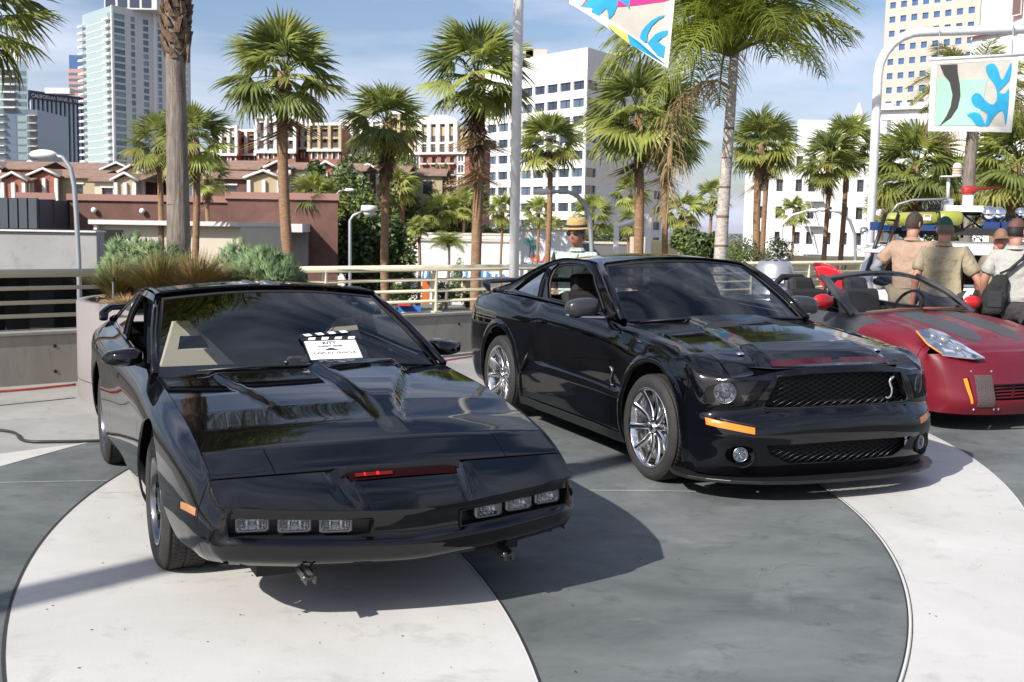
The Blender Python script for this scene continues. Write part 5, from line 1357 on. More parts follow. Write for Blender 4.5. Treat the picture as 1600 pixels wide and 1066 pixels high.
def palm(px, py, Y, rad, tw, base, label, n=34, dead=6, yellow=2, lean=0, kind='fan', seed=0, lod=False, tw_top=None, group='fan palms along the street', skirt=0, shag=0, zc=None):
    """crown centre at photo point (px, py) at distance Y; trunk goes down to ground height base"""
    rn = random.Random(seed * 7 + 3); c = at(px, py, Y) if zc is None else Vector((px, py, zc))
    n = int(n * .62) if kind == 'fan' else n; yellow = (yellow + 1) // 2
    root = empty('palm_tree', (c.x + lean, c.y, base), 0, label, 'palm tree', group)
    H = c.z - base; m = S(); k = 26 if not lod else 8; pts = []; rs = []
    tt = tw_top or tw * .85
    for i in range(k + 1):
        t = i / k; pts.append((-lean * t + math.sin(t * 5 + seed) * tw * .3, math.cos(t * 4 + seed) * tw * .15, H * t)); rs.append((tw + (tt - tw) * t) * .5 * (1 + (.02 if i % 2 else -.02)) * (1.25 - .25 * min(1, t * 12)))
    m.tube(pts, rs, 14 if not lod else 8); m.build('trunk', (M_trq if seed == 21 else M_trg) if kind == 'queen' else M_tr, root)
    if seed == 21:
        for q_ in range(9): g_ = S(); zz_ = H * (.42 + .055 * q_); rr_ = (tw + (tt - tw) * (zz_ / H)) * .5; xx_ = -lean * zz_ / H + math.sin(zz_ / H * 5 + seed) * tw * .3; g_.lathe([(rr_ * .97, zz_ - .03), (rr_ * 1.03, zz_ - .01), (rr_ * 1.03, zz_ + .01), (rr_ * .97, zz_ + .03)], 16, Matrix.Translation((xx_, math.cos(zz_ / H * 4 + seed) * tw * .15, 0))); g_.build('leaf_scar', M_boot, root)
    def frond(me, az, el, L_, name='frond', off=0):
        o = mesh_obj(name, me, root); o.location = (-lean + .10 * tw * math.cos(az), .10 * tw * math.sin(az), H + off); o.rotation_euler = (rn.uniform(-.35, .35), -el, az); o.scale = (L_, L_, L_)
    GA = 2.39996
    if kind == 'fan':
        A, D = (LODF, LODD) if lod else (FAN, FAND)
        for i in range(n):
            t = i / (n - 1); el = R(84 - 124 * t**1.0) + rn.uniform(-.16, .16); az = i * GA + rn.uniform(-.25, .25)
            me = rn.choice(A if (lod or rn.random() < .68) else FAN2)
            if i >= n - 6 and rn.random() < yellow / 6: me = rn.choice(FANY)
            frond(me, az, el, rad * rn.uniform(.88, 1.08) * (1 - .10 * (t < .2)), off=-.10 * rad * t)
        for i in range(dead): frond(rn.choice(D), i * GA * 1.3 + rn.random(), R(rn.uniform(-62, -80)), rad * rn.uniform(.45, .7), 'dead_frond', -.16 * rad - skirt * rn.random())
        if skirt:
            s_ = MB(); 
            for i in range(int(260 * skirt)):
                a = rn.uniform(0, 2 * PI); z = H - .1 * rad - skirt * rn.random(); r0 = tt * .5; r1 = tt * .5 + rn.uniform(.03, .16) * (1 + shag); L_ = rn.uniform(.15, .4); ca, sa = math.cos(a), math.sin(a); w = .02
                s_.add([(r0 * ca - w * sa - lean, r0 * sa + w * ca, z), (r0 * ca + w * sa - lean, r0 * sa - w * ca, z), (r1 * ca + w * sa - lean, r1 * sa - w * ca, z - L_), (r1 * ca - w * sa - lean, r1 * sa + w * ca, z - L_ * .9)], [(0, 1, 2, 3)])
            s_.build('dead_leaf_skirt', M_boot, root)
    else:
        for i in range(n):
            t = i / (n - 1); el = R(80 - 75 * t) + rn.uniform(-.1, .1); frond(rn.choice(FEA), i * GA + rn.uniform(-.2, .2), el, rad * rn.uniform(.85, 1.1), off=-.04 * t)
        for i in range(dead): frond(rn.choice(FEAD), (3.3, 2.9, 5.9, .4)[i % 4] + rn.uniform(-.2, .2), R(rn.uniform(-30, 5)), rad * rn.uniform(.85, 1.05), 'dead_frond')
    return root
B0 = -5.2
# the palm growing out of the planter: ringed grey trunk, crossed leaf boots, crown above the picture
def planter_palm():
    root = empty('palm_tree', (-3.40, 11.45, .9), 0, 'grey ringed palm rising from the round planter, its crown above the picture', 'palm tree')
    m = S(); pts = []; rs = []; n = 60; H = 3.9
    for i in range(n + 1):
        t = i / n; pts.append((-.02 * t, 0, H * t)); rr = .124 - .034 * min(1, t * 1.5) + (.015 if t < .03 else 0)
        if i % 9 == 0: rr += .006
        if t > .60: rr += .006
        rs.append(rr)
    m.tube(pts, rs, 26); m.build('trunk', M_trg, root)
    for z in (.42, .93, 1.62, 2.05):
        rg = S(); q_ = .124 - .034 * min(1, z / 3.9 * 1.5) - .002; rg.lathe([(q_, z - .006), (q_ + .0035, z), (q_, z + .006)], 26, Matrix.Translation((-.01, 0, 0))); rg.build('leaf_scar', M_boot, root)
    # boots: crossed stubs
    for i in range(150):
        t = i / 150; z = 2.35 + 1.75 * t; a = i * 2.39996; r = .106 + .018 * rnd.random() + .02 * math.sin(t * PI)
        ca, sa = math.cos(a), math.sin(a); ln = rnd.uniform(.10, .16); w = rnd.uniform(.03, .045); dr = rnd.choice((-1, 1)) * .35
        b = MB(); tx, ty = -sa, ca
        p0 = Vector((r * ca, r * sa, z)); p1 = p0 + Vector((ca * .028 + tx * dr * ln, sa * .028 + ty * dr * ln, ln))
        v = []
        for p, ww in ((p0, w), (p1, w * .55)):
            for s in (-1, 1): v += [p + Vector((tx, ty, 0)) * ww * s]
            for s in (1, -1): v += [p + Vector((tx, ty, 0)) * ww * .7 * s - Vector((ca, sa, 0)) * .03]
        b.add(v, [(0, 1, 5, 4), (1, 2, 6, 5), (2, 3, 7, 6), (3, 0, 4, 7), (4, 5, 6, 7)]); b.build('leaf_boot', M_boot, root)
    for i in range(30):
        t = i / 29; o = mesh_obj('frond', FEA[i % 4], root); o.location = (0, 0, H + .25); o.rotation_euler = (rnd.uniform(-.3, .3), -R(82 - 62 * t), i * 2.39996); o.scale = [rnd.uniform(2.2, 2.7)] * 3
    for i in range(6):
        o = mesh_obj('frond', FEAD[i % 2], root); o.location = (0, 0, H + .2); o.rotation_euler = (0, -R(28), (0.2, 2.4, 3.6, 5.5, 1.2, 4.6)[i]); o.scale = [2.0] * 3
planter_palm()
palm(443, 112, 34, 2.15, .36, B0, 'tall fan palm right of the planter palm, second from the left', 44, 4, 5, lean=.35, seed=1, skirt=.5)
palm(604, 190, 38, 1.75, .30, B0, 'slim fan palm with one drooping yellow frond, before the apartments', 36, 4, 3, lean=.1, seed=2, skirt=1.5, shag=.5)
palm(745, 112, 34, 2.05, .35, B0, 'shaggy fan palm with a skirt of dead leaves, left of the white pole', 40, 14, 3, lean=.25, seed=3, skirt=2.0, shag=1.3)
palm(858, 222, 48, 1.75, .27, B0, 'fan palm before the white office block, right of the white pole', 36, 3, 5, seed=4, skirt=.4)
palm(1000, 178, 34, 2.15, .33, B0, 'fan palm standing below the hanging banner', 44, 5, 5, seed=5, skirt=.6, lean=-.05)
palm(1043, 205, 40, 1.7, .24, B0, 'thin fan palm half behind the dry frond of the queen palm', 30, 8, 2, seed=6, skirt=1.2, shag=.6)
palm(1190, 222, 42, 1.65, .30, B0, 'fan palm right behind the queen palm trunk', 38, 4, 4, seed=7, skirt=.8)
palm(1200, 236, 47, 1.5, .24, B0, 'slender fan palm close behind another palm, left of the white hotel', 26, 3, 2, seed=8, skirt=.5)
palm(1296, 248, 50, 1.75, .24, B0, 'left one of the pair of fan palms before the white hotel', 34, 3, 5, seed=9, skirt=.4)
palm(1322, 222, 52, 1.8, .26, B0, 'right one of the pair of fan palms before the white hotel', 36, 3, 4, seed=10, skirt=.4)
palm(1432, 258, 45, 2.3, .28, B0, 'bushy fan palm below the square banner at the right', 44, 5, 7, seed=11, skirt=.8)
palm(1490, 290, 50, 1.8, .26, B0, 'low fan palm behind the wagon roof rack', 34, 4, 5, seed=12, skirt=.6)
palm(1592, 250, 38, 2.2, .30, B0, 'large fan palm cut off by the right picture edge', 42, 4, 6, seed=13, skirt=.8)
palm(1556, 292, 55, 1.9, .26, B0, 'fan palm between the thick grey trunk and the right edge', 34, 6, 4, seed=14, skirt=.8)
palm(1400, 292, 60, 1.8, .22, B0, 'small fan palm left of the wagon, right of the white lamp pole', 28, 3, 3, seed=15, skirt=.4)
palm(303, 218, 44, 1.75, .30, B0, 'fan palm right behind the planter palm trunk', 34, 4, 4, seed=16, skirt=.5)
palm(247, 224, 46, 1.6, .26, B0, 'fan palm left behind the planter palm trunk', 30, 3, 5, seed=17, skirt=.3)
palm(324, 276, 50, 1.15, .22, B0, 'small low fan palm before the brick mall', 26, 2, 1, seed=18, skirt=.9)
palm(490, 306, 60, 1.6, .28, B0, 'small fan palm before the square concrete panel of the mall', 32, 3, 2, seed=19, skirt=.3)
palm(1526, 160, 30, 1.9, .36, B0, 'thick grey trunked palm behind the square banner', 26, 3, 0, kind='queen', seed=20, tw_top=.30, group='feather palms')
# the queen palm: ringed pale trunk, feather crown, one dry frond hanging left
palm(1141, 82, 22, 2.75, .40, B0, 'big feather palm with a pale ringed trunk and a dry frond hanging left', 34, 0, 0, kind='queen', seed=21, tw_top=.17, lean=.14, group='feather palms')
def dry_frond():
    root = [o for o in bpy.data.objects if o.get('label', '').startswith('big feather palm')][0]
    c = at(1141, 138, 22); P = [c, at(1120, 126, 22), at(1096, 128, 21.9), at(1068, 146, 21.8), at(1052, 180, 21.7), at(1046, 225, 21.7), at(1044, 270, 21.7), at(1045, 330, 21.7)]
    P = [p - root.location for p in P]; m = S(); m.tube(P, [.03, .025, .02, .018, .015, .012, .010, .006], 6); rn = random.Random(5)
    for i in range(170):
        t = rn.uniform(.15, .97) * (len(P) - 1); a = int(t); p = P[a].lerp(P[a + 1], t - a); L_ = rn.uniform(.35, .8); d = Vector((rn.gauss(0, .55), rn.gauss(0, .5), -.45)).normalized(); w = Vector((.012, .004, 0))
        q = p + d * L_ * .5; q2 = q + Vector((d.x * .2, d.y * .2, -.5)) * L_
        m.add([p - w, p + w, q + w, q - w, q2], [(0, 1, 2, 3), (3, 2, 4)], False)
    m.build('dead_frond', M_fqd, root)
dry_frond()
# palm whose drooping fronds enter at the top left corner
palm(-42, 22, 14, 1.05, .26, 0.0, 'fan palm outside the left edge, its fronds hanging into the sky corner', 34, 2, 3, seed=22, group='palms near the plaza edge')
palm(-7.93, -1.74, 0, 1.6, .30, 0.0, 'very tall palm behind the camera that throws its trunk shadow over the paving', 24, 2, 0, seed=23, lod=True, group='palms near the plaza edge', zc=19.5)
far = [(655, 356, 75, 1.05, .24, 'fan palm before the end wall of the island restaurant', 0), (622, 292, 108, 2.6, .3, 'fan palm in the thicket left of the restaurant', 0), (690, 328, 112, 2.3, .3, 'fan palm in the thicket above the restaurant roof', 0),
       (726, 322, 112, 2.1, .3, 'small fan palm in the thicket below the brick apartments', 0), (785, 326, 95, 1.7, .25, 'low fan palm at the foot of the white office block, left', 0), (841, 328, 95, 1.6, .25, 'low fan palm at the foot of the white office block, middle', 0),
       (925, 336, 80, 1.9, .28, 'dense low fan palm behind the man with the hat', 0), (986, 300, 78, 1.7, .26, 'upper fan palm beside the shaded office wall', 0), (984, 346, 70, 1.1, .2, 'lowest fan palm beside the white post frame', 0),
       (1066, 330, 66, 1.6, .26, 'low fan palm between two brown trunks at the centre right', 0), (1112, 306, 80, 1.6, .26, 'distant fan palm just left of the queen palm trunk', 0), (1240, 330, 80, 1.5, .24, 'distant fan palm before the hotel corner', 0),
       (560, 330, 85, 2.2, .3, 'fan palm behind the street lamp, left of the restaurant', 0), (860, 352, 100, 1.4, .2, 'tiny fan palm above the restaurant sign', 0), (1470, 330, 70, 1.7, .25, 'far fan palm behind the lamp tower on the wagon', 0), (1380, 330, 75, 1.6, .25, 'far fan palm beside the white lamp pole', 0)]
for i, (px, py, Y, r, w, lb, _) in enumerate(far): palm(px, py, Y, r, w, B0, lb, 26, 3, 1, seed=30 + i, lod=True, group='small fan palms in the distance', skirt=.3)
palm(700, 386, 72, 1.45, .26, B0, 'small feather palm before the white restaurant wall', 20, 0, 0, kind='queen', seed=60, tw_top=.16, group='feather palms')
M_sred = mat('sign_red', (.50, .04, .04), rough=.5)
M_steelgrey = mat('pale_steel', (.5, .5, .5), rough=.6)
# ------------------------------------------------------------------ buildings
M_white_w = mat('white_render', (.74, .73, .71), rough=.7, noise=(.3, .05)); M_offw = mat('off_white_render', (.60, .59, .57), rough=.7)
M_win = mat('window_glass', (.035, .05, .075), rough=.08, spec=.8); M_winb = mat('blue_window_glass', (.05, .12, .28), rough=.12, spec=.8)
M_wing = mat('grey_green_glass', (.20, .27, .28), rough=.12, spec=.8); M_winl = mat('pale_glass', (.34, .42, .42), rough=.15, spec=.8)
M_brick = mat('red_brick', (.30, .115, .075), rough=.85, noise=(2.0, .22)); M_brickd = mat('dark_brick', (.135, .068, .054), rough=.9, noise=(1.5, .2)); M_bcap = mat('pink_brick_coping', (.30, .165, .135), rough=.85)
M_yel = mat('buff_render', (.42, .34, .21), rough=.8); M_tile = mat('roof_tile_brown', (.26, .165, .12), rough=.85, noise=(1.2, .25)); M_beige = mat('beige_stone', (.50, .43, .37), rough=.8, noise=(.1, .06))
M_rtile = mat('red_roof_tile', (.40, .12, .07), rough=.85); M_navy = mat('navy_sign', (.015, .025, .06), rough=.4); M_pinkb = mat('pink_granite', (.42, .24, .21), rough=.6); M_fins = mat('pale_blue_fin', (.40, .45, .52), rough=.6)
M_railing = mat('dark_balcony_rail', (.05, .045, .045), rough=.6); M_cream_w = mat('cream_wall', (.56, .50, .40), rough=.8, noise=(.5, .06)); M_dkblue = mat('dark_slate_wall', (.05, .06, .075), rough=.6); M_void = mat('garage_shade_black', (.012, .012, .013), rough=.9)
M_win2 = mat('blue_grey_glass', (.09, .13, .18), rough=.1, spec=.8)
class Face:
    """a wall plane between two ground points; u metres along it, z up, d out of it"""
    def __init__(s, root, p0, p1, z0=B0):
        s.root = root; s.o = Vector((p0[0], p0[1], 0)) - root.location; v = Vector((p1[0] - p0[0], p1[1] - p0[1], 0)); s.L = v.length; s.d = v.normalized(); s.n = Vector((s.d.y, -s.d.x, 0)); s.z0 = z0
        s.M = Matrix(((s.d.x, s.n.x, 0, s.o.x), (s.d.y, s.n.y, 0, s.o.y), (0, 0, 1, 0), (0, 0, 0, 1))); s.cache = {}
    def part(s, name, mb, m, bevel=0):
        o = mb.build(name, m, s.root, bevel); o.matrix_local = s.M @ Matrix.Identity(4); return o
    def box(s, name, u0, u1, z0, z1, d0, d1, m): mb = MB(); mb.bb(u0, u1, d0, d1, z0 - s.root.location.z, z1 - s.root.location.z); return s.part(name, mb, m)
    def win(s, u, z, w, h, m, frame=None, fw=.12, depth=.18, cross=False, name='window'):
        k = (round(w, 3), round(h, 3), m.name, frame.name if frame else '', cross, depth)
        if k not in s.cache:
            mb = MB(); mb.m = 0; mb.add([(-w / 2, -depth + .02 if not frame else .02, -h / 2), (w / 2, -depth + .02 if not frame else .02, -h / 2), (w / 2, -depth + .02 if not frame else .02, h / 2), (-w / 2, -depth + .02 if not frame else .02, h / 2)], [(0, 1, 2, 3)])
            mb.m = 1
            if frame:
                for b in ((-w / 2 - fw, -w / 2, -h / 2 - fw, h / 2 + fw), (w / 2, w / 2 + fw, -h / 2 - fw, h / 2 + fw), (-w / 2, w / 2, h / 2, h / 2 + fw), (-w / 2, w / 2, -h / 2 - fw, -h / 2)): mb.bb(b[0], b[1], 0, .10, b[2], b[3])
                if cross: mb.bb(-.04, .04, .02, .07, -h / 2, h / 2)
            s.cache[k] = mb.mesh(name, [m, frame or m])
        o = mesh_obj(name, s.cache[k], s.root); o.matrix_local = s.M @ Matrix.Translation((u, 0 if frame else 0, z - s.root.location.z)); return o
    def wall(s, name, z0, z1, wins, m, depth=.35, thick=.5, u0=0, u1=None):
        """wall sheet with real openings: wins = list (u, z, w, h) on a regular lattice or free"""
        u1 = s.L if u1 is None else u1
        us = sorted({u0, u1, *[a for w in wins for a in (w[0] - w[2] / 2, w[0] + w[2] / 2)]}); zs = sorted({z0, z1, *[a for w in wins for a in (w[1] - w[3] / 2, w[1] + w[3] / 2)]})
        us = [u for i, u in enumerate(us) if i == 0 or u - us[i - 1] > 1e-4]; zs = [z for i, z in enumerate(zs) if i == 0 or z - zs[i - 1] > 1e-4]
        mb = MB(); rz = s.root.location.z; idx = {}; V = []; F = []
        def vid(i, j):
            if (i, j) not in idx: idx[(i, j)] = len(V); V.append((us[i], 0, zs[j] - rz))
            return idx[(i, j)]
        for i in range(len(us) - 1):
            for j in range(len(zs) - 1):
                cu, cz = (us[i] + us[i + 1]) / 2, (zs[j] + zs[j + 1]) / 2
                if not any(abs(cu - w[0]) < w[2] / 2 and abs(cz - w[1]) < w[3] / 2 for w in wins): F.append((vid(i, j), vid(i + 1, j), vid(i + 1, j + 1), vid(i, j + 1)))
        mb.add(V, F)
        for (u, z, w, h) in wins:
            a, b, c, d = u - w / 2, u + w / 2, z - h / 2 - rz, z + h / 2 - rz
            mb.add([(a, 0, c), (b, 0, c), (b, 0, d), (a, 0, d), (a, -depth, c), (b, -depth, c), (b, -depth, d), (a, -depth, d)], [(0, 1, 5, 4), (1, 2, 6, 5), (2, 3, 7, 6), (3, 0, 4, 7)])
        return s.part(name, mb, m)
def gpt(px, Y): p = at(px, 400, Y); return (p.x, Y)
def zat(px, py, Y): return at(px, py, Y).z
def bldg(name, p, label, cat='building'): return empty(name, (p[0], p[1], B0), 0, label, cat)
def bk(p, k): return (p[0] * k, p[1] * k)
def solid(root, pts, z1, m, name='roof_slab', z0=None, inset=0):
    """closed block behind the faces"""
    mb = MB(); P = [(x - root.location.x, y - root.location.y) for x, y in pts]; mb.prism(P, (z1 - (B0 if z0 is None else z0)), Matrix.Translation((0, 0, (0 if z0 is None else z0 - B0)))); return mb.build(name, m, root)

# white office block
def office():
    p1 = gpt(911, 200); p0 = gpt(752, 224); p2 = gpt(1032, 226); zt = zat(914, 74, 200)
    r = bldg('office_block', p1, 'white office block with rows of dark windows, behind the centre palms')
    f = Face(r, p0, p1); fl = 3.05; W = []
    for i in range(8):
        for j in range(13):
            z = zt - 6.3 - fl * j
            if z > -4: W.append((f.L - 2.2 - 3.62 * i, z, 2.95, 1.55))
    f.wall('wall', B0, zt, W, M_white_w)
    for w in W:
        f.win(w[0], w[1], w[2], w[3], M_win if rnd.random() < .7 else M_win2, depth=.35); f.box('mullion', w[0] - .05, w[0] + .05, w[1] - w[3] / 2, w[1] + w[3] / 2, -.33, -.25, M_win)
    g = Face(r, p1, p2); W = []
    for j in range(13):
        z = zt - 6.3 - fl * j
        if z > -4: W += [(2.2, z, 3.6, 1.6), (g.L - 2.2, z, 3.0, 1.6)] if j > 5 else [(2.2, z, 3.6, 1.6)]
    g.wall('wall', B0, zt, W, M_offw)
    for w in W: g.win(w[0], w[1], w[2], w[3], M_win, depth=.35)
    solid(r, [(p0[0] + .3, p0[1] + 1.5), (p0[0] + .5, p0[1] + 20), (p2[0] - .5, p2[1] + 18), (p2[0] - .5, p2[1] + 1), (p1[0] + .1, p1[1] + 1.3)], zt - .3, M_offw)
    for (u, w, h) in ((-9, 3, 2.0), (-6, 2, 2.4)): pass
    for (px, w, h) in ((838, 4, 2.3), (950, 5, 2.0), (823, 2.5, 2.6), (968, 3, 1.4)):
        a = at(px, 74, 218); m = MB(); m.box((a.x - p1[0], 18, zt - B0 + h / 2 - .2), (w, 3, h)); m.build('rooftop_unit', M_beige, r)
office()
# brick and white apartment block right of centre
def arch_top(fc, u0, u1, z0, rise, m, name='arched_gable'):
    mb = MB(); n = 18; rz = fc.root.location.z; poly = [(u0, z0 - rz), (u1, z0 - rz)] + [((u0 + u1) / 2 + (u1 - u0) / 2 * math.cos(PI * k / n), z0 - rz + .02 + rise * math.sin(PI * k / n)) for k in range(n + 1)]
    M = Matrix(((1, 0, 0, 0), (0, 0, 1, -.3), (0, 1, 0, 0), (0, 0, 0, 1))); mb.prism(poly, .8, M); fc.part(name, mb, m)
def apart_right():
    Y = 150; p0 = gpt(640, Y + 4); p1 = gpt(734, Y); p2 = gpt(764, Y + 22); s = Y / 1755
    z = lambda py: zat(690, py, Y)
    r = bldg('apartment_block', p1, 'brick apartment block with a white arched top and columns')
    f = Face(r, p0, p1); U = lambda px: (px - 640) / 94 * f.L
    cols = [664, 678, 692, 706]; W = []
    for px in cols: W.append((U(px), (z(193) + z(219)) / 2, U(650.5) - U(640), z(193) - z(219))); W.append((U(px), z(230), U(650.5) - U(640), z(224) - z(236)))
    for rowy in (249, 267, 284, 301): 
        for px in cols: W.append((U(px), z(rowy), U(648) - U(640), z(244) - z(255)))
    sq = [(719, y) for y in (245, 263, 281, 298, 315)] + [(650, y) for y in (249, 267)]
    f.wall('wall', B0, z(238.5), [w for w in W if w[1] < z(240)], M_brick, u0=0)
    f.wall('upper_wall', z(238.5), z(191), [w for w in W if w[1] > z(240)], M_white_w, u0=U(654), u1=U(713), depth=.9)
    f.wall('buff_wall', z(238.5), z(196), [(U(647), z(213), .7, 1.2), (U(647), z(228), .7, 1.2), (U(722), z(213), .7, 1.2), (U(722), z(229), .7, 1.2)], M_yel, u0=0, u1=U(654)); f.wall('buff_wall', z(238.5), z(200), [], M_yel, u0=U(713), u1=f.L)
    for w in W:
        o = f.win(w[0] + .25 * w[2], w[1] - w[3] * .1, w[2] * .42, w[3] * .75, M_wing, depth=.85 if w[1] > z(240) else .35)
        if w[1] > z(240): f.box('recess_wall', w[0] - w[2] / 2, w[0] + w[2] / 2, w[1] - w[3] / 2, w[1] + w[3] / 2, -.95, -.88, M_brick)
        f.box('balcony_rail', w[0] - w[2] * .5, w[0] + w[2] * .5, w[1] - w[3] / 2, w[1] - w[3] / 2 + (.7 if w[3] < 3 else .8), .0, .04, M_railing) if w[1] > z(240) else f.box('balcony', w[0] - w[2] * .7, w[0] + w[2] * .7, w[1] - w[3] / 2 - .12, w[1] - w[3] / 2 + .04, .0, .7, M_offw)
    for px, py in sq: f.win(U(px), z(py), .8, 1.0, M_win, M_white_w, .18, cross=True)
    f.box('cornice', -.3, f.L + .3, z(240), z(237), 0, .5, M_white_w)
    arch_top(f, U(652), U(715), z(192), z(178) - z(192), M_white_w)
    for px in (657, 671, 685, 699, 712): f.box('column', U(px) - .28, U(px) + .28, z(238), z(190), 0, .45, M_white_w)
    f.box('floor_band', U(655), U(714), z(223.5), z(221), 0, .35, M_white_w)
    g = Face(r, p1, p2); g.wall('side_wall', B0, z(238), [(g.L / 2, z(285), 3.2, 10.5)], M_brick); g.box('recess', g.L / 2 - 1.6, g.L / 2 + 1.6, z(285) - 5.3, z(285) + 5.3, -.4, -.3, M_brickd); g.wall('side_upper_wall', z(238), z(200), [], M_yel)
    solid(r, [(p0[0], p0[1] + 1), (p0[0], p0[1] + 20), p2, (p1[0], p1[1] + 1)], z(200), M_offw)
apart_right()
def apart_block(pxs, Y, ytop, ybot, ymid, ncol, label, wallm, upm, rows_u, rows_l, side=None, buff=None):
    s = Y / 1755; p0, p1 = gpt(pxs[0], Y + 1), gpt(pxs[1], Y); pm = (pxs[0] + pxs[1]) / 2; z = lambda py: zat(pm, py, Y)
    r = bldg('apartment_block', p1, label); f = Face(r, p0, p1); U = lambda px: (px - pxs[0]) / (pxs[1] - pxs[0]) * f.L
    cw = (pxs[1] - pxs[0]) / ncol; W = []; Wl = []
    for i in range(ncol):
        c = pxs[0] + cw * (i + .5)
        for (a, b) in rows_u: W.append((U(c), (z(a) + z(b)) / 2, U(pxs[0] + cw * .62), z(a) - z(b)))
        for (a, b) in rows_l: Wl.append((U(c), (z(a) + z(b)) / 2, U(pxs[0] + cw * .5), z(a) - z(b)))
    f.wall('upper_wall', z(ymid), z(ytop), W, upm, depth=.7); f.wall('wall', B0, z(ymid), Wl, wallm)
    for w in W:
        f.box('recess_wall', w[0] - w[2] / 2, w[0] + w[2] / 2, w[1] - w[3] / 2, w[1] + w[3] / 2, -.78, -.72, M_brick); f.win(w[0] + w[2] * .15, w[1] - .1, w[2] * .45, w[3] * .8, M_win, depth=.7); f.box('balcony_rail', w[0] - w[2] / 2, w[0] + w[2] / 2, w[1] - w[3] / 2, w[1] - w[3] / 2 + .6, 0, .04, M_railing)
    for w in Wl: f.win(w[0], w[1], w[2], w[3], M_wing, depth=.35); f.box('window_surround', w[0] - w[2] / 2 - .12, w[0] - w[2] / 2, w[1] - w[3] / 2, w[1] + w[3] / 2, 0, .1, M_white_w); f.box('window_surround', w[0] + w[2] / 2, w[0] + w[2] / 2 + .12, w[1] - w[3] / 2, w[1] + w[3] / 2, 0, .1, M_white_w)
    f.box('cornice', -.2, f.L + .2, z(ymid) - .3, z(ymid), 0, .5, M_white_w); f.box('parapet', -.2, f.L + .2, z(ytop), z(ytop) + .35, -.3, .4, M_white_w)
    for i in range(ncol + 1): f.box('column', U(pxs[0] + cw * i) - .2, U(pxs[0] + cw * i) + .2, z(ymid), z(ytop), 0, .35, M_white_w if upm is not M_yel else M_yel)
    solid(r, [(p0[0], p0[1] + .9), (p0[0], p0[1] + 14), (p1[0], p1[1] + 14), (p1[0], p1[1] + .9)], z(ytop) - .2, wallm)
    return r, f, U, z
apart_block((402, 462), 150, 185, 300, 236, 4, 'white columned apartment block behind the second palm', M_brick, M_white_w, [(191, 214), (219, 232)], [(239, 248)])
apart_block((462, 486), 152, 176, 300, 230, 2, 'plain grey-white stair tower between two apartment blocks', M_brick, M_offw, [(200, 212), (220, 230)], [(238, 247)])
r_, f_, U_, z_ = apart_block((484, 532), 149, 196, 300, 233, 3, 'buff apartment block with brick side wing', M_brick, M_yel, [(201, 213), (217, 230)], [(238, 248)])
apart_block((534, 596), 156, 190, 300, 240, 4, 'apartment block with dark balconies left of the slim palm', M_brickd, M_offw, [(196, 216), (221, 236)], [(243, 252)])
apart_block((606, 640), 162, 178, 300, 258, 2, 'tall buff apartment wing beside the arched block', M_yel, M_yel, [(184, 196), (203, 222), (226, 238), (242, 254)], [(262, 272)])
apart_block((336, 372), 158, 200, 300, 240, 3, 'cream apartment block with a balcony, left of the second palm', M_brick, M_cream_w, [(214, 226), (230, 239)], [(246, 254)])
apart_block((372, 402), 160, 206, 300, 240, 2, 'dark brick apartment wing at the left of the row', M_brickd, M_brick, [(212, 222), (226, 237)], [(246, 254)])

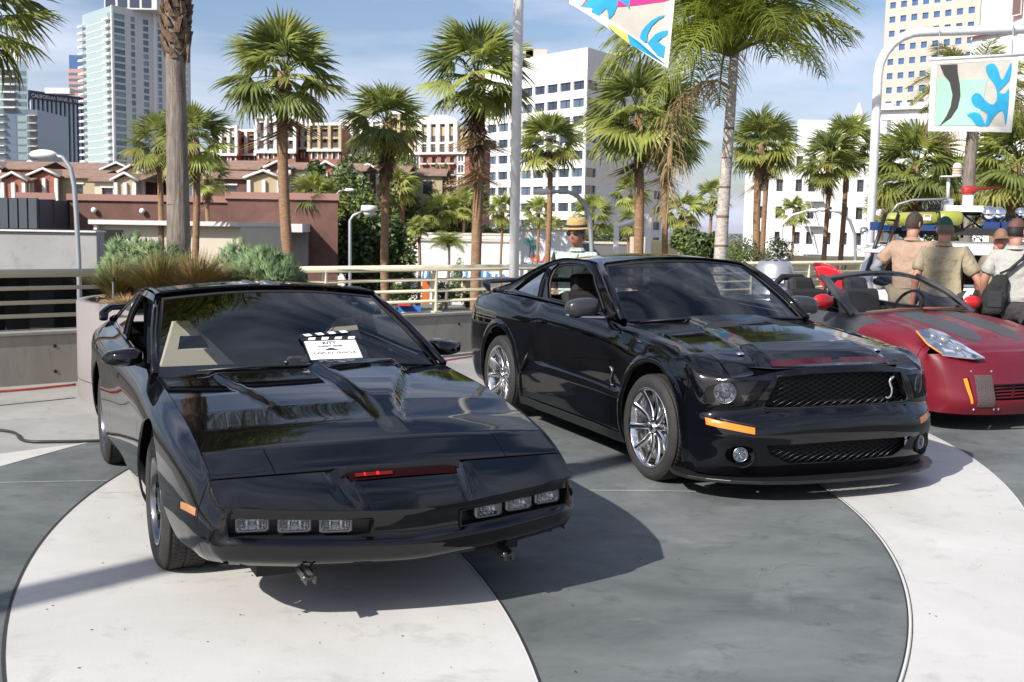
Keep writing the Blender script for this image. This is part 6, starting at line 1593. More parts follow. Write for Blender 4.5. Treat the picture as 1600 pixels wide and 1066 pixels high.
# gabled town houses
def house(px0, px1, Y, yridge, yeave, ybase, label, gable='right', wallm=None, seed=0):
    rn = random.Random(seed); wallm = wallm or M_cream_w
    x0, x1 = gpt(px0, Y)[0], gpt(px1, Y)[0]; pm = (px0 + px1) / 2; zr, ze = zat(pm, yridge, Y), zat(pm, yeave, Y); W = x1 - x0; D = 8.0
    r = bldg('town_house', (x0, Y), label, 'house'); h = ze - B0; gw = min(W * .42, 5.0)
    f = Face(r, (x0, Y), (x1, Y)); wins = []; nw = max(1, int((W - gw) / 2.4)); g0 = 0 if gable == 'left' else W - gw
    for i in range(nw): wins.append(((gw if gable == 'left' else 0) + (W - gw) * (i + .5) / nw, ze - 1.4, 1.0, 1.3))
    f.wall('wall', B0, ze, wins + [(g0 + gw / 2, ze - 1.5, 1.3, 1.5)], wallm)
    for w in wins + [(g0 + gw / 2, ze - 1.5, 1.3, 1.5)]: f.win(w[0], w[1], w[2], w[3], M_win, depth=.3); f.box('window_frame', w[0] - w[2] / 2 - .1, w[0] + w[2] / 2 + .1, w[1] + w[3] / 2, w[1] + w[3] / 2 + .12, 0, .12, M_white_w)
    mb = MB(); ov = .45; dz = zr - ze                                 # main roof: ridge along x
    mb.add([(-ov, -ov, h), (W + ov, -ov, h), (W + ov, D / 2, h + dz), (-ov, D / 2, h + dz), (-ov, D + ov, h), (W + ov, D + ov, h), (-ov, -ov, h - .2), (W + ov, -ov, h - .2)], [(0, 1, 2, 3), (3, 2, 5, 4), (6, 7, 1, 0), (6, 0, 3), (7, 2, 1)]); mb.build('roof', M_tile, r)
    mb = MB(); gd = dz * .85                                           # cross gable towards the viewer
    mb.add([(g0 - ov, -1.3, h - .05), (g0 + gw / 2, -1.3, h + gd), (g0 + gw + ov, -1.3, h - .05), (g0 - ov, D / 2, h - .05), (g0 + gw / 2, D / 2, h + gd), (g0 + gw + ov, D / 2, h - .05)], [(0, 1, 4, 3), (1, 2, 5, 4)]); mb.build('gable_roof', M_tile, r)
    mb = MB(); mb.add([(g0, -.9, h - 2.9), (g0 + gw, -.9, h - 2.9), (g0 + gw, -.9, h - .05), (g0 + gw / 2, -.9, h + gd - .3), (g0, -.9, h - .05)], [(0, 1, 2, 3, 4)]); mb.build('gable_wall', rn.choice((M_brick, M_yel, M_cream_w, M_brickd)), r)
    mb = MB(); mb.tube([(g0 - ov, -1.32, h - .12), (g0 + gw / 2, -1.32, h + gd - .07), (g0 + gw + ov, -1.32, h - .12)], .13, 4); mb.build('barge_board', M_white_w, r)
    for k in range(3): f.box('porch_column', g0 + gw * k / 2 - .15, g0 + gw * k / 2 + .15, ze - 2.9, ze - .3, .9, 1.2, M_white_w)
for i, a in enumerate([(-25, 60, 118, 249, 262, 'left', M_brick, 'town house with brown gabled roof at the left picture edge'), (44, 110, 126, 250, 263, 'left', M_cream_w, 'small gabled town house below the striped bank tower'), (60, 150, 108, 262, 275, 'left', M_yel, 'town house with white porch columns behind the left street lamp'), (118, 210, 122, 252, 265, 'right', M_brick, 'brown roofed town house below the glass tower'),
                      (150, 218, 104, 268, 281, 'right', M_cream_w, 'low town house right of the left street lamp'), (200, 275, 112, 255, 270, 'left', M_brickd, 'gabled town house left of the planter palm trunk'), (-30, 48, 106, 267, 281, 'right', M_cream_w, 'cream town house low at the left edge'), (312, 402, 112, 247, 262, 'left', M_brick, 'brick town house with a round gable vent, right of the planter palm'), (330, 440, 104, 264, 277, 'right', M_brickd, 'dark brick town house above the mall roof'),
                      (424, 500, 108, 250, 262, 'left', M_cream_w, 'cream town house with arched porch behind the second palm'), (498, 566, 106, 251, 264, 'left', M_offw, 'white town house with two arched porches, centre left'), (562, 632, 110, 255, 268, 'left', M_brick, 'town house with white trim behind the slim palm'), (612, 690, 118, 260, 272, 'left', M_yel, 'town house with a grey gable below the brick apartments')]):
    house(a[0], a[1], a[2], a[3], a[4], 320, a[7], a[5], a[6], i)

# brick mall and its cream wall
def mall():
    Y = 62; r = bldg('shopping_mall', gpt(56, Y), 'long windowless brick mall with pink coping behind the planter palm'); 
    segs = [(56, 110, 302, M_brickd, 1.5), (110, 262, 304, M_brickd, 0), (262, 380, 304, M_brick, .0)]
    x = lambda px, y=Y: gpt(px, y)[0] - r.location.x
    def blk(name, a, b, ytop, m, y0, y1, yb=None):
        z1 = zat((a + b) / 2, ytop, Y) - B0; k = 1 + (y1 - y0) / (Y + y0); gx_ = lambda q, e: ((x(q) + r.location.x) * e - r.location.x); ya, yb_ = y0, (Y + y0) * k - Y; mb = MB(); mb.prism([(x(a), ya), (x(b), ya), (gx_(b, k), yb_), (gx_(a, k), yb_)], z1 - .35); mb.build(name, m, r); mb = MB(); mb.prism([(x(a) - .1, ya - .15), (x(b) + .1, ya - .15), (gx_(b, k) + .1, yb_), (gx_(a, k), yb_)], .35, Matrix.Translation((0, 0, z1 - .35))); mb.build('coping', M_bcap, r)
    blk('brick_wing', 57, 110, 303, M_brickd, -2, 18); blk('brick_wing', 110.2, 378, 305, M_brickd, 0, 18.1); blk('brick_wing', 378, 541, 304, M_brickd, -3, 20)
    z = lambda py, px=460: zat(px, py, Y) - B0
    mb = MB(); mb.bb(x(422), x(500), -5.2, -3.0, z(362), z(350)); mb.build('concrete_canopy', M_offw, r); mb = MB(); mb.bb(x(424), x(498), -3.3, -3.02, z(412), z(362.5)); mb.build('concrete_panel', M_plaza, r)
    mb = MB(); mb.bb(x(436), x(490), -3.25, -3.05, z(426), z(412.5)); mb.build('mall_window', M_winl, r)
    for px in (70, 96, 150, 225): mb = MB(); mb.ball((x(px), -2.2 if px < 110 else -.2, z(334)), .16, 8, 6); mb.build('wall_lamp', M_white_w, r)
    # long cream annex in front
    r2 = bldg('cream_annex', gpt(146, 46), 'low cream rendered annex with a white coping before the mall', 'building'); X = lambda px: gpt(px, 46)[0] - r2.location.x; Z = lambda py: zat(250, py, 46) - B0
    mb = MB(); mb.bb(X(150), X(376), 0, 9, 0, Z(352)); mb.build('wall', M_cream_w, r2); mb = MB(); mb.bb(X(146), X(378), -.5, 9, Z(352), Z(345)); mb.build('coping', M_offw, r2); mb = MB(); mb.bb(X(152), X(157), -.35, -.02, 0, Z(353)); mb.build('corner_pier', M_white_w, r2)
    r3 = bldg('slate_shed', gpt(-30, 58), 'dark blue-grey panelled service block at the left edge', 'building'); X = lambda px: gpt(px, 58)[0] - r3.location.x; Z = lambda py: zat(20, py, 58) - B0
    for i in range(6): mb = MB(); mb.bb(X(-30 + 15 * i) + .04, X(-15 + 15 * i) - .04, 0, .3, 0, Z(309)); mb.build('wall_panel', M_dkblue, r3)
    mb = MB(); mb.bb(X(-30), X(60), .31, 8, 0, Z(311)); mb.build('core', M_dkblue, r3)
    r4 = bldg('parking_garage', gpt(-260, 26), 'concrete parking deck with a deep dark opening behind the left railing', 'garage'); X = lambda px: gpt(px, 26)[0] - r4.location.x; Z = lambda py: zat(60, py, 26) - B0
    mb = MB(); mb.bb(X(-400), X(152), 0, .5, Z(424), Z(362)); mb.build('fascia_wall', M_wallc2, r4, bevel=.02); mb = MB(); mb.bb(X(-400), X(152), -.08, .6, Z(362), Z(359.5)); mb.build('coping', M_offw, r4)
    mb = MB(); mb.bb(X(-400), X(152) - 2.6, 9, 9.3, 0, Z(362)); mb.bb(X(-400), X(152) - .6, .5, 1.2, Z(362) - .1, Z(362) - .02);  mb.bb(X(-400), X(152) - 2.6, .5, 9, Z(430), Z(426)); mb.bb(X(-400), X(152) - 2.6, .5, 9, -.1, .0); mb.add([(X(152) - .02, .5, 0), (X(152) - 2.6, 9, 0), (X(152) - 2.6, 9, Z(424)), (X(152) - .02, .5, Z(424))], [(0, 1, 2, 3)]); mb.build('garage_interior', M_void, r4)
    for i in range(5): mb = MB(); mb.bb(X(-300 + 100 * i), X(-300 + 100 * i) + .6, 1.5, 2.1, 0, Z(430)); mb.build('garage_pillar', M_void, r4)  # pillars and interior coloured near-black: the shade of the opening is painted in
M_wallc2 = concrete('grey_deck_concrete', (.27, .265, .265), (.33, .325, .32), .6, .15)
mall()

# towers at the left
def tower():
    Y = 430; p1 = gpt(183, Y); p0 = gpt(136, Y + 22); p2 = gpt(300, Y + 34); z = lambda py: zat(183, py, Y); r = bldg('glass_tower', p1, 'tall pale residential tower with stacked balconies behind the planter palm')
    zt = z(8); f = Face(r, p0, p1); fl = (z(20) - z(252)) / 21; f.wall('wall', B0, zt, [], M_winl)
    g = Face(r, p1, p2); W = []; Us = [(8.0, 13.2), (24.5, 5.2), (41, 7), (59, 5), (72, 9)]; sc = g.L / 118 * 1.0
    for j in range(24):
        zz = z(20) - fl * (j + .35)
        for (c, w) in Us: W.append((c * g.L / 100, zz, w * g.L / 100, fl * .72))
    g.wall('wall', B0, zt, W, M_offw)
    for w in W: g.win(w[0], w[1], w[2], w[3], M_win2 if rnd.random() < .6 else M_wing, depth=.35)
    g.box('white_rib', g.L * .50, g.L * .525, B0, zt + 3, 0, .8, M_white_w); f.box('corner_rib', f.L - .7, f.L, B0, zt, 0, .6, M_white_w)
    for j in range(24):
        zz = z(20) - fl * j
        if zz < 0: continue
        f.box('balcony', -1.4, 3.4, zz - 2.2, zz - 1.5, -.3, 1.6, M_white_w); f.box('balcony', f.L - 6.4, f.L - .8, zz - 2.3, zz - 1.6, -.1, 1.6, M_white_w); f.box('balcony_recess', f.L - 5.4, f.L - 1.0, zz - 1.5, zz + .55, .02, .06, M_wing)
        f.box('floor_line', 3.4, f.L - 6.6, zz - 2.3, zz - 2.0, 0, .1, M_offw); g.box('balcony', g.L * .80, g.L * .93, zz - 2.4, zz - 1.6, 0, 1.8, M_white_w)
    solid(r, [(p0[0] + .5, p0[1] + 1.5), (p0[0] + 10, p0[1] + 30), (p2[0] - .3, p2[1] + 2), (p1[0] + .1, p1[1] + 1.5)], zt - .5, M_offw)
    m = MB(); m.bb(-6, 14, 8, 24, zt - B0, zt - B0 + 8); m.build('penthouse', M_offw, r)
    for k in range(4): m = MB(); m.bb(-5.5 + 4.6 * k, -1.8 + 4.6 * k, 7.9, 7.98, zt - B0 + .6, zt - B0 + 6); m.build('penthouse_window', M_win, r)
tower()
def bank():
    Y = 500; p0 = gpt(50, Y); p1 = gpt(156, Y + 34); z = lambda py: zat(100, py, Y); r = bldg('bank_tower', p0, 'dark bank tower with pale vertical fins and a navy sign band'); f = Face(r, p0, p1)
    f.wall('wall', B0, z(150), [], M_navy); n = 16
    for i in range(n): f.box('fin', f.L * (i + .3) / n, f.L * (i + .3) / n + 1.0, B0, z(155), 0, .9, M_fins)
    f.box('sign_band', -.4, f.L + .3, z(155), z(142), 0, 1.2, M_navy)
    solid(r, [p0, (p0[0], p0[1] + 30), (p1[0], p1[1] + 2), (p1[0], p1[1] + 1)], z(146), M_navy); m = MB(); m.bb(5, 16, 6, 12, z(144) - B0, z(135) - B0); m.build('rooftop_unit', M_offw, r)
    text(r, 'CALIFORNIA BANK & TRUST', f, f.L * .02, z(152.5), 2.3, M_white_w, 1.22)
def text(root, s, f, u, z, size, m, d=.02, name='lettering', ext=.03, sx=1.0, align='LEFT', shear=0, bold=0):
    c = bpy.data.curves.new(name, 'FONT'); c.body = s; c.size = size; c.extrude = ext; c.align_x = align; c.shear = shear; c.offset = bold; o = bpy.data.objects.new(name, c); COL.objects.link(o); c.materials.append(m); bpy.context.view_layer.update(); me = bpy.data.meshes.new_from_object(o); bpy.data.objects.remove(o); me.materials.clear(); me.materials.append(m); o = mesh_obj(name, me, root)
    A = Matrix(((f.d.x, 0, f.n.x, 0), (f.d.y, 0, f.n.y, 0), (0, 1, 0, 0), (0, 0, 0, 1))); o.matrix_local = Matrix.Translation(f.M @ Vector((u, d, z - root.location.z))) @ A @ Matrix.Diagonal((sx, 1, 1, 1)); return o
bank()
def pink_tower():
    Y = 560; p0 = gpt(113, Y); p1 = gpt(150, Y); z = lambda py: zat(120, py, Y); r = bldg('banded_tower', p0, 'pink banded tower with a blue glass top, left of the glass tower'); f = Face(r, p0, p1)
    solid(r, [p0, (p0[0], Y + 15), (p1[0], Y + 15), p1], z(108), M_pinkb, 'shaft'); solid(r, [(p0[0] + .3, Y + .5), (p0[0] + .3, Y + 15), (p1[0], Y + 15), (p1[0], Y + .5)], z(86), M_winb, 'glass_top', z(108))
    for y in range(114, 150, 9): f.box('window_band', 0.3, f.L, z(y + 4), z(y), .02, .1, M_win2)
pink_tower()
def resid():
    Y = 300; z = lambda py: zat(30, py, Y); p0 = gpt(-60, Y); p1 = gpt(64, Y); r = bldg('glass_residence', p0, 'blue-grey glass residence with balconies at the left edge'); f = Face(r, p0, p1); U = lambda px: (px + 60) / 124 * f.L
    solid(r, [p0, (p0[0], Y + 20), (p1[0], Y + 20), p1], z(171), M_win2, 'lower_block'); solid(r, [p0, (p0[0], Y + 20), gpt(50, Y + 20), gpt(50, Y)], z(95), M_wing, 'upper_block', z(171)); 
    solid(r, [gpt(-20, Y + 3), (gpt(-20, Y)[0], Y + 20), gpt(40, Y + 20), gpt(40, Y + 3)], z(76), M_offw, 'roof_block', z(95))
    for k, y in enumerate(range(108, 172, 12)): f.box('balcony', U(10), U(33), z(y + 2), z(y), 0, 1.4, M_offw); f.box('window', U(12), U(32), z(y + 10), z(y + 3), .02, .06, M_win); f.box('window', U(34), U(48), z(y + 10), z(y + 3), .02, .06, M_win2)
    for k, y in enumerate(range(180, 260, 12)):
        f.box('balcony', U(50), U(64), z(y + 1.5), z(y), 0, 1.4, M_beige); f.box('window', U(51), U(63), z(y + 10), z(y + 3), .02, .06, M_win); f.box('balcony', U(-6), U(15), z(y + 1.5), z(y), 0, 1.4, M_offw); f.box('window', U(-5), U(14), z(y + 10), z(y + 3), .02, .06, M_wing)
        f.box('window', U(17), U(31), z(y + 10), z(y + 1), .02, .06, M_win2); f.box('window', U(33), U(48), z(y + 10), z(y + 1), .02, .06, M_wing)
resid()

# right side: white hotel with fire escape, beige tower, classical white block
def hotel():
    Y = 95; p0 = gpt(1160, Y); p1 = gpt(1372, Y - 3); z = lambda py: zat(1260, py, Y); r = bldg('white_hotel', p0, 'white hotel wall with a fire escape behind the right-hand palms', 'hotel'); f = Face(r, p0, p1); U = lambda px: (px - 1160) / 212 * f.L; W = []
    for j, y in enumerate((255, 291, 333, 372)):
        for px in (1186, 1215, 1245, 1265, 1293, 1318, 1340): W.append((U(px), z(y), .52, 1.0))
    f.wall('wall', B0, z(232), W, M_white_w)
    for w in W: f.win(w[0], w[1], w[2], w[3], M_win, depth=.35); f.box('sash_bar', w[0] - .02, w[0] + .02, w[1] - .5, w[1] + .5, -.30, -.26, M_brickd); f.box('sash_bar', w[0] - .26, w[0] + .26, w[1] - .02, w[1] + .02, -.30, -.26, M_brickd)
    f.box('doorway', U(1236), U(1243), z(425), z(402), .01, .05, M_brickd)
    for y in (311, 349, 392):
        f.box('fire_escape_landing', U(1256), U(1285), z(y + 4) - .05, z(y + 4), 0, .8, M_steelgrey)
        for k in range(9): f.box('fire_escape_bar', U(1256 + 3.6 * k), U(1256 + 3.6 * k) + .03, z(y + 4), z(y - 3), .78, .81, M_steelgrey)
        f.box('fire_escape_rail', U(1256), U(1285), z(y - 3), z(y - 3) + .04, .77, .81, M_steelgrey)
    for (a, b, c, d) in ((1264, 315, 1274, 346), (1264, 353, 1274, 388), (1262, 396, 1268, 425)):
        mb = MB(); rz = B0
        for q in (0, .25): mb.tube([(U(a), .6 + q, z(b) - rz), (U(c), .6 + q, z(d) - rz)], .03, 4)
        for k in range(9): t = k / 8; mb.tube([(U(a) + (U(c) - U(a)) * t, .6, z(b) - rz + (z(d) - z(b)) * t), (U(a) + (U(c) - U(a)) * t, .85, z(b) - rz + (z(d) - z(b)) * t)], .02, 4)
        f.part('fire_escape_stair', mb, M_steelgrey)
    solid(r, [(p0[0] + .1, p0[1] + .5), bk(p0, 1.15), (p1[0], Y + 20), (p1[0], p1[1] + .5)], z(234), M_white_w)
    # upper set-back with pinnacle and ledge
    solid(r, [gpt(1238, Y + 4), gpt(1238, Y + 20), (gpt(1378, Y)[0], Y + 20), gpt(1374, Y + 4)], z(180), M_white_w, 'upper_storey', z(232)); 
    a = at(1342, 180, Y + 4.5) - r.location; m = S(); m.lathe([(.55, z(182) - B0), (.5, z(172) - B0), (.62, z(171) - B0), (.3, z(162) - B0), (.05, z(150) - B0), (0, z(149) - B0)], 12, Matrix.Translation((a.x, a.y, 0))); m.build('pinnacle', M_white_w, r)
M_steelgrey = mat('pale_steel', (.5, .5, .5), rough=.6)
hotel()
def classical():
    Y = 120; p0 = gpt(1366, Y); p1 = gpt(1640, Y - 8); z = lambda py: zat(1450, py, Y); r = bldg('classical_block', p0, 'white classical block with stepped parapet behind the square banner'); f = Face(r, p0, p1); U = lambda px: (px - 1366) / 274 * f.L
    W = [(U(px), z(y), .9, 2.2) for px in (1376, 1420, 1466, 1512, 1558) for y in (206, 250, 296)]; W += [(U(px), z(342), .9, 1.6) for px in (1384, 1420, 1466)]
    f.wall('wall', B0, z(172), W, M_white_w)
    for w in W: f.win(w[0], w[1], w[2], w[3], M_wing, M_offw, .1, cross=True)
    f.box('cornice', -.3, f.L, z(174), z(169), 0, .6, M_white_w)
    for k in range(9): u = U(1370 + 28 * k); f.box('parapet_block', u, u + 1.1, z(170), z(164), 0, .6, M_white_w)
    solid(r, [(p0[0], p0[1] + .5), bk(p0, 1.15), (p1[0], Y + 20), (p1[0], p1[1] + .5)], z(175), M_white_w)
classical()
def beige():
    Y = 240; p0 = gpt(1366, Y + 8); p1 = gpt(1510, Y - 6); p2 = gpt(1526, Y + 10); z = lambda py: zat(1366, py, Y); r = bldg('beige_tower', p0, 'beige stone tower with a grid of square blue windows'); f = Face(r, p0, p1); zt = z(-60)
    W = []; du = f.L / 8.35
    for i in range(8):
        for j in range(18):
            zz = z(13) + 11 - 2.99 * j - (.5 if i == 0 else 0) * 0
            if zz > 20: W.append((du * (i + .62), zz - (1.3 if i == 0 else 0) * 0, 1.28, 1.28))
    f.wall('wall', B0, zt, W, M_beige)
    for w in W: f.win(w[0], w[1], w[2], w[3], M_winb, depth=.3)
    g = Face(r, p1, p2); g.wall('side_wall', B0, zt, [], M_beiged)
    for j in range(10): g.box('side_window', .5, 1.8, z(0) + 9 - 6 * j, z(0) + 12 - 6 * j, .02, .06, M_win2)
    solid(r, [(p0[0] + .2, p0[1] + 1.2), bk((p0[0] + .8, p0[1]), 1.1), (p2[0] - .3, Y + 30), (p2[0] - .3, p2[1] + 1), (p1[0] - .1, p1[1] + 1.2)], zt - .3, M_beige)
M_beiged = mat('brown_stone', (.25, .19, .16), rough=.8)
beige()
def whitered():
    Y = 170; p0 = gpt(1500, Y); p1 = gpt(1700, Y - 20); z = lambda py: zat(1550, py, Y); r = bldg('white_mansard_block', p0, 'white block with a red tiled ledge at the top right corner'); f = Face(r, p0, p1); U = lambda px: (px - 1500) / 200 * f.L
    W = [(U(px), z(y), .9, 1.9) for px, y in ((1521, 73), (1543, 70), (1571, 69), (1594, 67), (1620, 66))]
    f.wall('wall', B0, z(58), W, M_white_w)
    for w in W: f.win(w[0], w[1], w[2], w[3], M_brickw, depth=.3)
    mb = MB(); rz = B0; mb.add([(-.5, .8, z(60) - rz), (f.L + 1, .8, z(60) - rz), (f.L + 1, -3, z(46) - rz), (2, -3, z(46) - rz)], [(0, 1, 2, 3)]); f.part('red_tile_ledge', mb, M_rtile)
    solid(r, [(gpt(1522, Y + 3)), gpt(1523, Y + 20), (p1[0], Y + 20), (p1[0], p1[1] + 3)], z(-60), M_white_w, 'upper_block', z(58))
    W2 = [(U(px), z(y), 1.5, 3.0) for px, y in ((1549, 14), (1569, 13), (1597, 11))]
    for w in W2: o = f.win(w[0], w[1], w[2], w[3], M_brickw, M_offw, .15); o.matrix_local = f.M @ Matrix.Translation((w[0], -2.7, w[1] - rz))
    solid(r, [(p0[0], p0[1] + .5), bk(p0, 1.12), (p1[0], Y + 20), (p1[0], p1[1] + .5)], z(59), M_white_w)
M_brickw = mat('brown_window', (.16, .11, .10), rough=.2)
whitered()

# the island restaurant
def restaurant():
    Y = 100; r = bldg('restaurant', gpt(560, Y), 'long white restaurant with blue striped awnings and a painted palm sign', 'restaurant'); X = lambda px: gpt(px, Y)[0] - r.location.x; z = lambda py: zat(720, py, Y) - B0
    def bx(name, a, b, y0, y1, za, zb, m): mb = MB(); mb.bb(X(a), X(b), y0, y1, za, zb); return mb.build(name, m, r)
    bx('wall', 618, 800, 0, 14, 0, z(377), M_white_w); bx('coping', 616, 800, -.2, 14, z(377), z(374.5), M_cream_w); bx('upper_wall', 652, 830, 2.5, 16, z(374), z(367), M_offw); bx('coping', 651, 831, 2.4, 16.1, z(367), z(365), M_cream_w)
    bx('wall', 800.2, 902, -3, 14, 0, z(357), M_offw2); bx('coping', 799, 903, -3.2, 14, z(357), z(354.5), M_cream_w); bx('wall', 902.3, 1000, 2, 12, 0, z(378), M_asph); bx('coping', 902, 1000, 1.9, 12, z(378), z(376), M_cream_w)
    f = Face(r, (gpt(800.2, Y)[0], Y - 3), (gpt(902, Y)[0], Y - 3)); U = lambda px: (px - 800.2) / 101.8 * f.L; zz = lambda py: zat(840, py, Y)
    text(r, 'ISLANDS', f, U(829), zz(407.5), .78, M_signred, .03, sx=1.0, bold=.02); text(r, 'Fine burgers & drinks', f, U(817), zz(413.5), .36, M_signblue, .03, shear=.3, bold=.008)
    # little painted palms of the sign
    for (cx, cy, h, s) in ((826, 377, 24, 1), (833, 386, 15, .75)):
        mb = MB(); mb.tube([(U(cx) , .05, zz(cy + h) - B0), (U(cx + (2 if s == 1 else -1)), .05, zz(cy + h / 2) - B0), (U(cx), .05, zz(cy) - B0)], .035, 4); mb.m = 1
        for k in range(8):
            a = 2 * PI * k / 8 + .3; L_ = .55 * s; c = Vector((U(cx), .06, zz(cy) - B0)); d = Vector((math.cos(a), 0, math.sin(a) * .8 + .1)); q = c + d * L_ + Vector((0, 0, -.12)); w = Vector((-d.z, 0, d.x)) * .07; mb.add([c, c + d * L_ * .5 + w, q, c + d * L_ * .5 - w], [(0, 1, 2, 3)])
        f.part('painted_palm', mb, [M_winb, M_teal])
    f.box('sign_line', U(816), U(866), zz(409.5), zz(409), .01, .03, M_signblue)
    # awnings: striped slopes
    def awning(a, b, yt, yb, n, y0=0):
        t = MB(); w = (X(b) - X(a)) / n
        for i in range(n):
            t.m = i % 2; x0 = X(a) + w * i; x1 = x0 + w * (.62 if i % 2 == 0 else 1); x1 = x0 + w
            t.add([(x0, y0 - .02, z(yt)), (x1, y0 - .02, z(yt)), (x1, y0 - 1.2, z(yb)), (x0, y0 - 1.2, z(yb)), (x0, y0 - 1.2, z(yb) - .22), (x1, y0 - 1.2, z(yb) - .22)], [(0, 1, 2, 3), (3, 2, 5, 4)])
        t.build('awning', [M_awnblue, M_white_w], r)
    awning(627, 643, 422, 432, 5); awning(655, 671, 422, 432, 5); awning(712, 764, 424, 433, 13); awning(764.5, 788, 427, 434, 5)
    bx('orange_door', 660, 671, -.06, .0, 0, z(441), M_doororange); bx('dark_window', 628, 642, -.05, 0, z(462), z(435), M_win); bx('buff_window', 723, 740, -.05, 0, z(464), z(439), M_yel); bx('buff_window', 742, 752, -.05, 0, z(464), z(439), M_yel); bx('wall_lamp', 677, 680, -.2, 0, z(430), z(427), M_win)
    bx('buff_panel', 722, 786, -.05, 0, z(423), z(419.5), M_yel)
M_offw2 = mat('grey_white_wall', (.66, .67, .69), rough=.8); M_asph = mat('dark_roof_wall', (.13, .13, .14), rough=.8); M_signred = mat('sign_orange_red', (.70, .10, .02), rough=.5); M_signblue = mat('sign_blue', (.02, .12, .35), rough=.5); M_teal = mat('sign_teal', (.03, .38, .30), rough=.5)
M_awnblue = mat('awning_blue', (.02, .18, .55), rough=.6); M_doororange = mat('orange_door_paint', (.55, .13, .02), rough=.5)
restaurant()

# thicket behind the restaurant and street planting
TM = [[M_l1, M_l2], [M_l2, M_l3], [M_l1, M_l3]]
tl = [(508, 300, 78, 3.6, 6.5, 'dark round tree left of the thicket, behind the mall corner'), (540, 318, 84, 4.0, 7.5, 'tall green tree at the left of the thicket'), (580, 300, 92, 4.2, 8, 'broad green tree below the white town house'), (618, 322, 88, 4.0, 7, 'mid green tree behind the restaurant end'), (650, 300, 96, 4.5, 8, 'bushy tree below the brown roofed house'),
      (690, 318, 95, 4.5, 7, 'light green tree above the restaurant roof'), (726, 322, 98, 4.0, 6.5, 'green tree under the brick apartments'), (592, 352, 80, 2.8, 6, 'low dark tree by the street lamp'), (560, 372, 76, 3.6, 6, 'dark tree behind the street lamp pole'), (578, 405, 74, 2.4, 5, 'deep green shrubby tree at the restaurant corner'), (545, 345, 80, 3.8, 7, 'green tree between mall and lamp')]
for i, (px, py, Y, r, h, lb) in enumerate(tl):
    if i < 7: Y += 24; py += 6
    elif i in (7, 8, 10): Y = 66 + 2 * i; py += 6; r *= .8
    else: Y = 70
    c = at(px, py, Y); r *= 1.15; base = c.z - h * .55
    root = empty('tree', (c.x, c.y, B0), 0, lb, 'tree', 'trees of the thicket behind the restaurant'); H = c.z - B0
    m = S(); m.tube([(0, 0, 0), (.2, 0, H * .5), (0, .2, H * .8)], [.25, .2, .1], 8); m.build('trunk', M_boot, root)
    o = bush((0, 0, H - h * .6), r * .62, h, 7000, TM[i % 3], None, 'crown', leaf=.22); o.parent = root
    for k in ('label', 'category', 'group'):
        if k in o.keys(): del o[k]
for i, (px, py, Y, r, h, lb) in enumerate([(640, 462, 93, 1.5, 2.6, 'flowering shrub left of the orange door'), (620, 470, 93, 1.2, 2, 'low shrub under the left awning'), (590, 455, 90, 2.2, 3.5, 'tall hedge left of the restaurant door'), (690, 465, 93, 1.3, 2.2, 'green shrub right of the orange door'), (705, 466, 93, 1.5, 1.9, 'round shrub with red flowers before the wall'),
                                           (735, 467, 94, 1.1, 1.5, 'clipped shrub under the long awning'), (570, 440, 88, 2.2, 4.5, 'dense shrub behind the lamp pole base'), (716, 440, 96, 1.1, 4, 'tall narrow shrub between the awnings'), (755, 462, 94, 1.2, 1.6, 'low shrub at the right end of the awning')]):
    c = at(px, py, Y); bush((c.x, c.y, B0), r * .62, h, 1500, TM[i % 3], lb, leaf=.11, group='shrubs before the restaurant')
for i, (px, py, Y, r, h, lb) in enumerate([(890, 372, 118, 7, 2.6, 'long hedge on the terrace left of the white post frame'), (960, 372, 116, 5, 2.4, 'hedge behind the white post frame'), (770, 366, 120, 6, 2.2, 'hedge at the foot of the white office block'), (700, 372, 120, 8, 3, 'hedge above the restaurant roof'), (1080, 382, 60, 2.0, 1.5, 'yellow-green shrub right of the brown trunks'), (1105, 388, 52, 1.4, 1.2, 'light shrub left of the queen palm base'), (1165, 402, 26, 1.0, .8, 'green shrub behind the muscle car roof end'), (1205, 402, 25, .9, .8, 'dark shrub before the hotel by the railing'), 
                                           (1440, 345, 60, 2.6, 2.4, 'dense shrubbery behind the wagon'), (1520, 335, 62, 3.4, 3.6, 'dark green mass between the palms at the right'), (1590, 315, 58, 3, 5, 'green tree at the right edge behind the wagon')]):
    c = at(px, py, Y); z0 = c.z - h * .5; o = bush((c.x, c.y, z0), r * .62, h, 3000 if Y > 40 else 1800, TM[(i + 1) % 3], lb, leaf=.16 if Y > 40 else .035, group='hedges and shrubs beyond the railing')
# slope that carries the terrace planting
M_bank = mat('terrace_bank', (.10, .095, .06), rough=.9)
b = MB(); b.bb(-70, 40, 114, 140, -5.2, .5); b.build('terrace_bank', M_bank)['kind'] = 'structure'
b = MB(); b.bb(12, 34, 50, 66, -5.2, -.3); b.build('raised_bed', M_bank)['kind'] = 'structure'
b = MB(); b.bb(18, 40, 54, 74, -5.2, .2); b.build('raised_bed', M_bank)['kind'] = 'structure'
t = empty('road_sign', at(640, 487, 60), 0, 'blue and white low sign board with a red arch on top, beyond the railing', 'sign'); f = Face(t, (t.location.x - .6, 60), (t.location.x + .7, 60))
f.box('blue_panel', 0, 1.2, t.location.z - .0, t.location.z + .32, 0, .06, mat('sign_bright_blue', (.03, .15, .50), rough=.5)); f.box('white_panel', .15, 1.3, t.location.z - .35, t.location.z - .03, 0, .06, M_white_w); f.box('red_strip', .5, 1.1, t.location.z - .28, t.location.z - .16, .062, .07, M_sred)
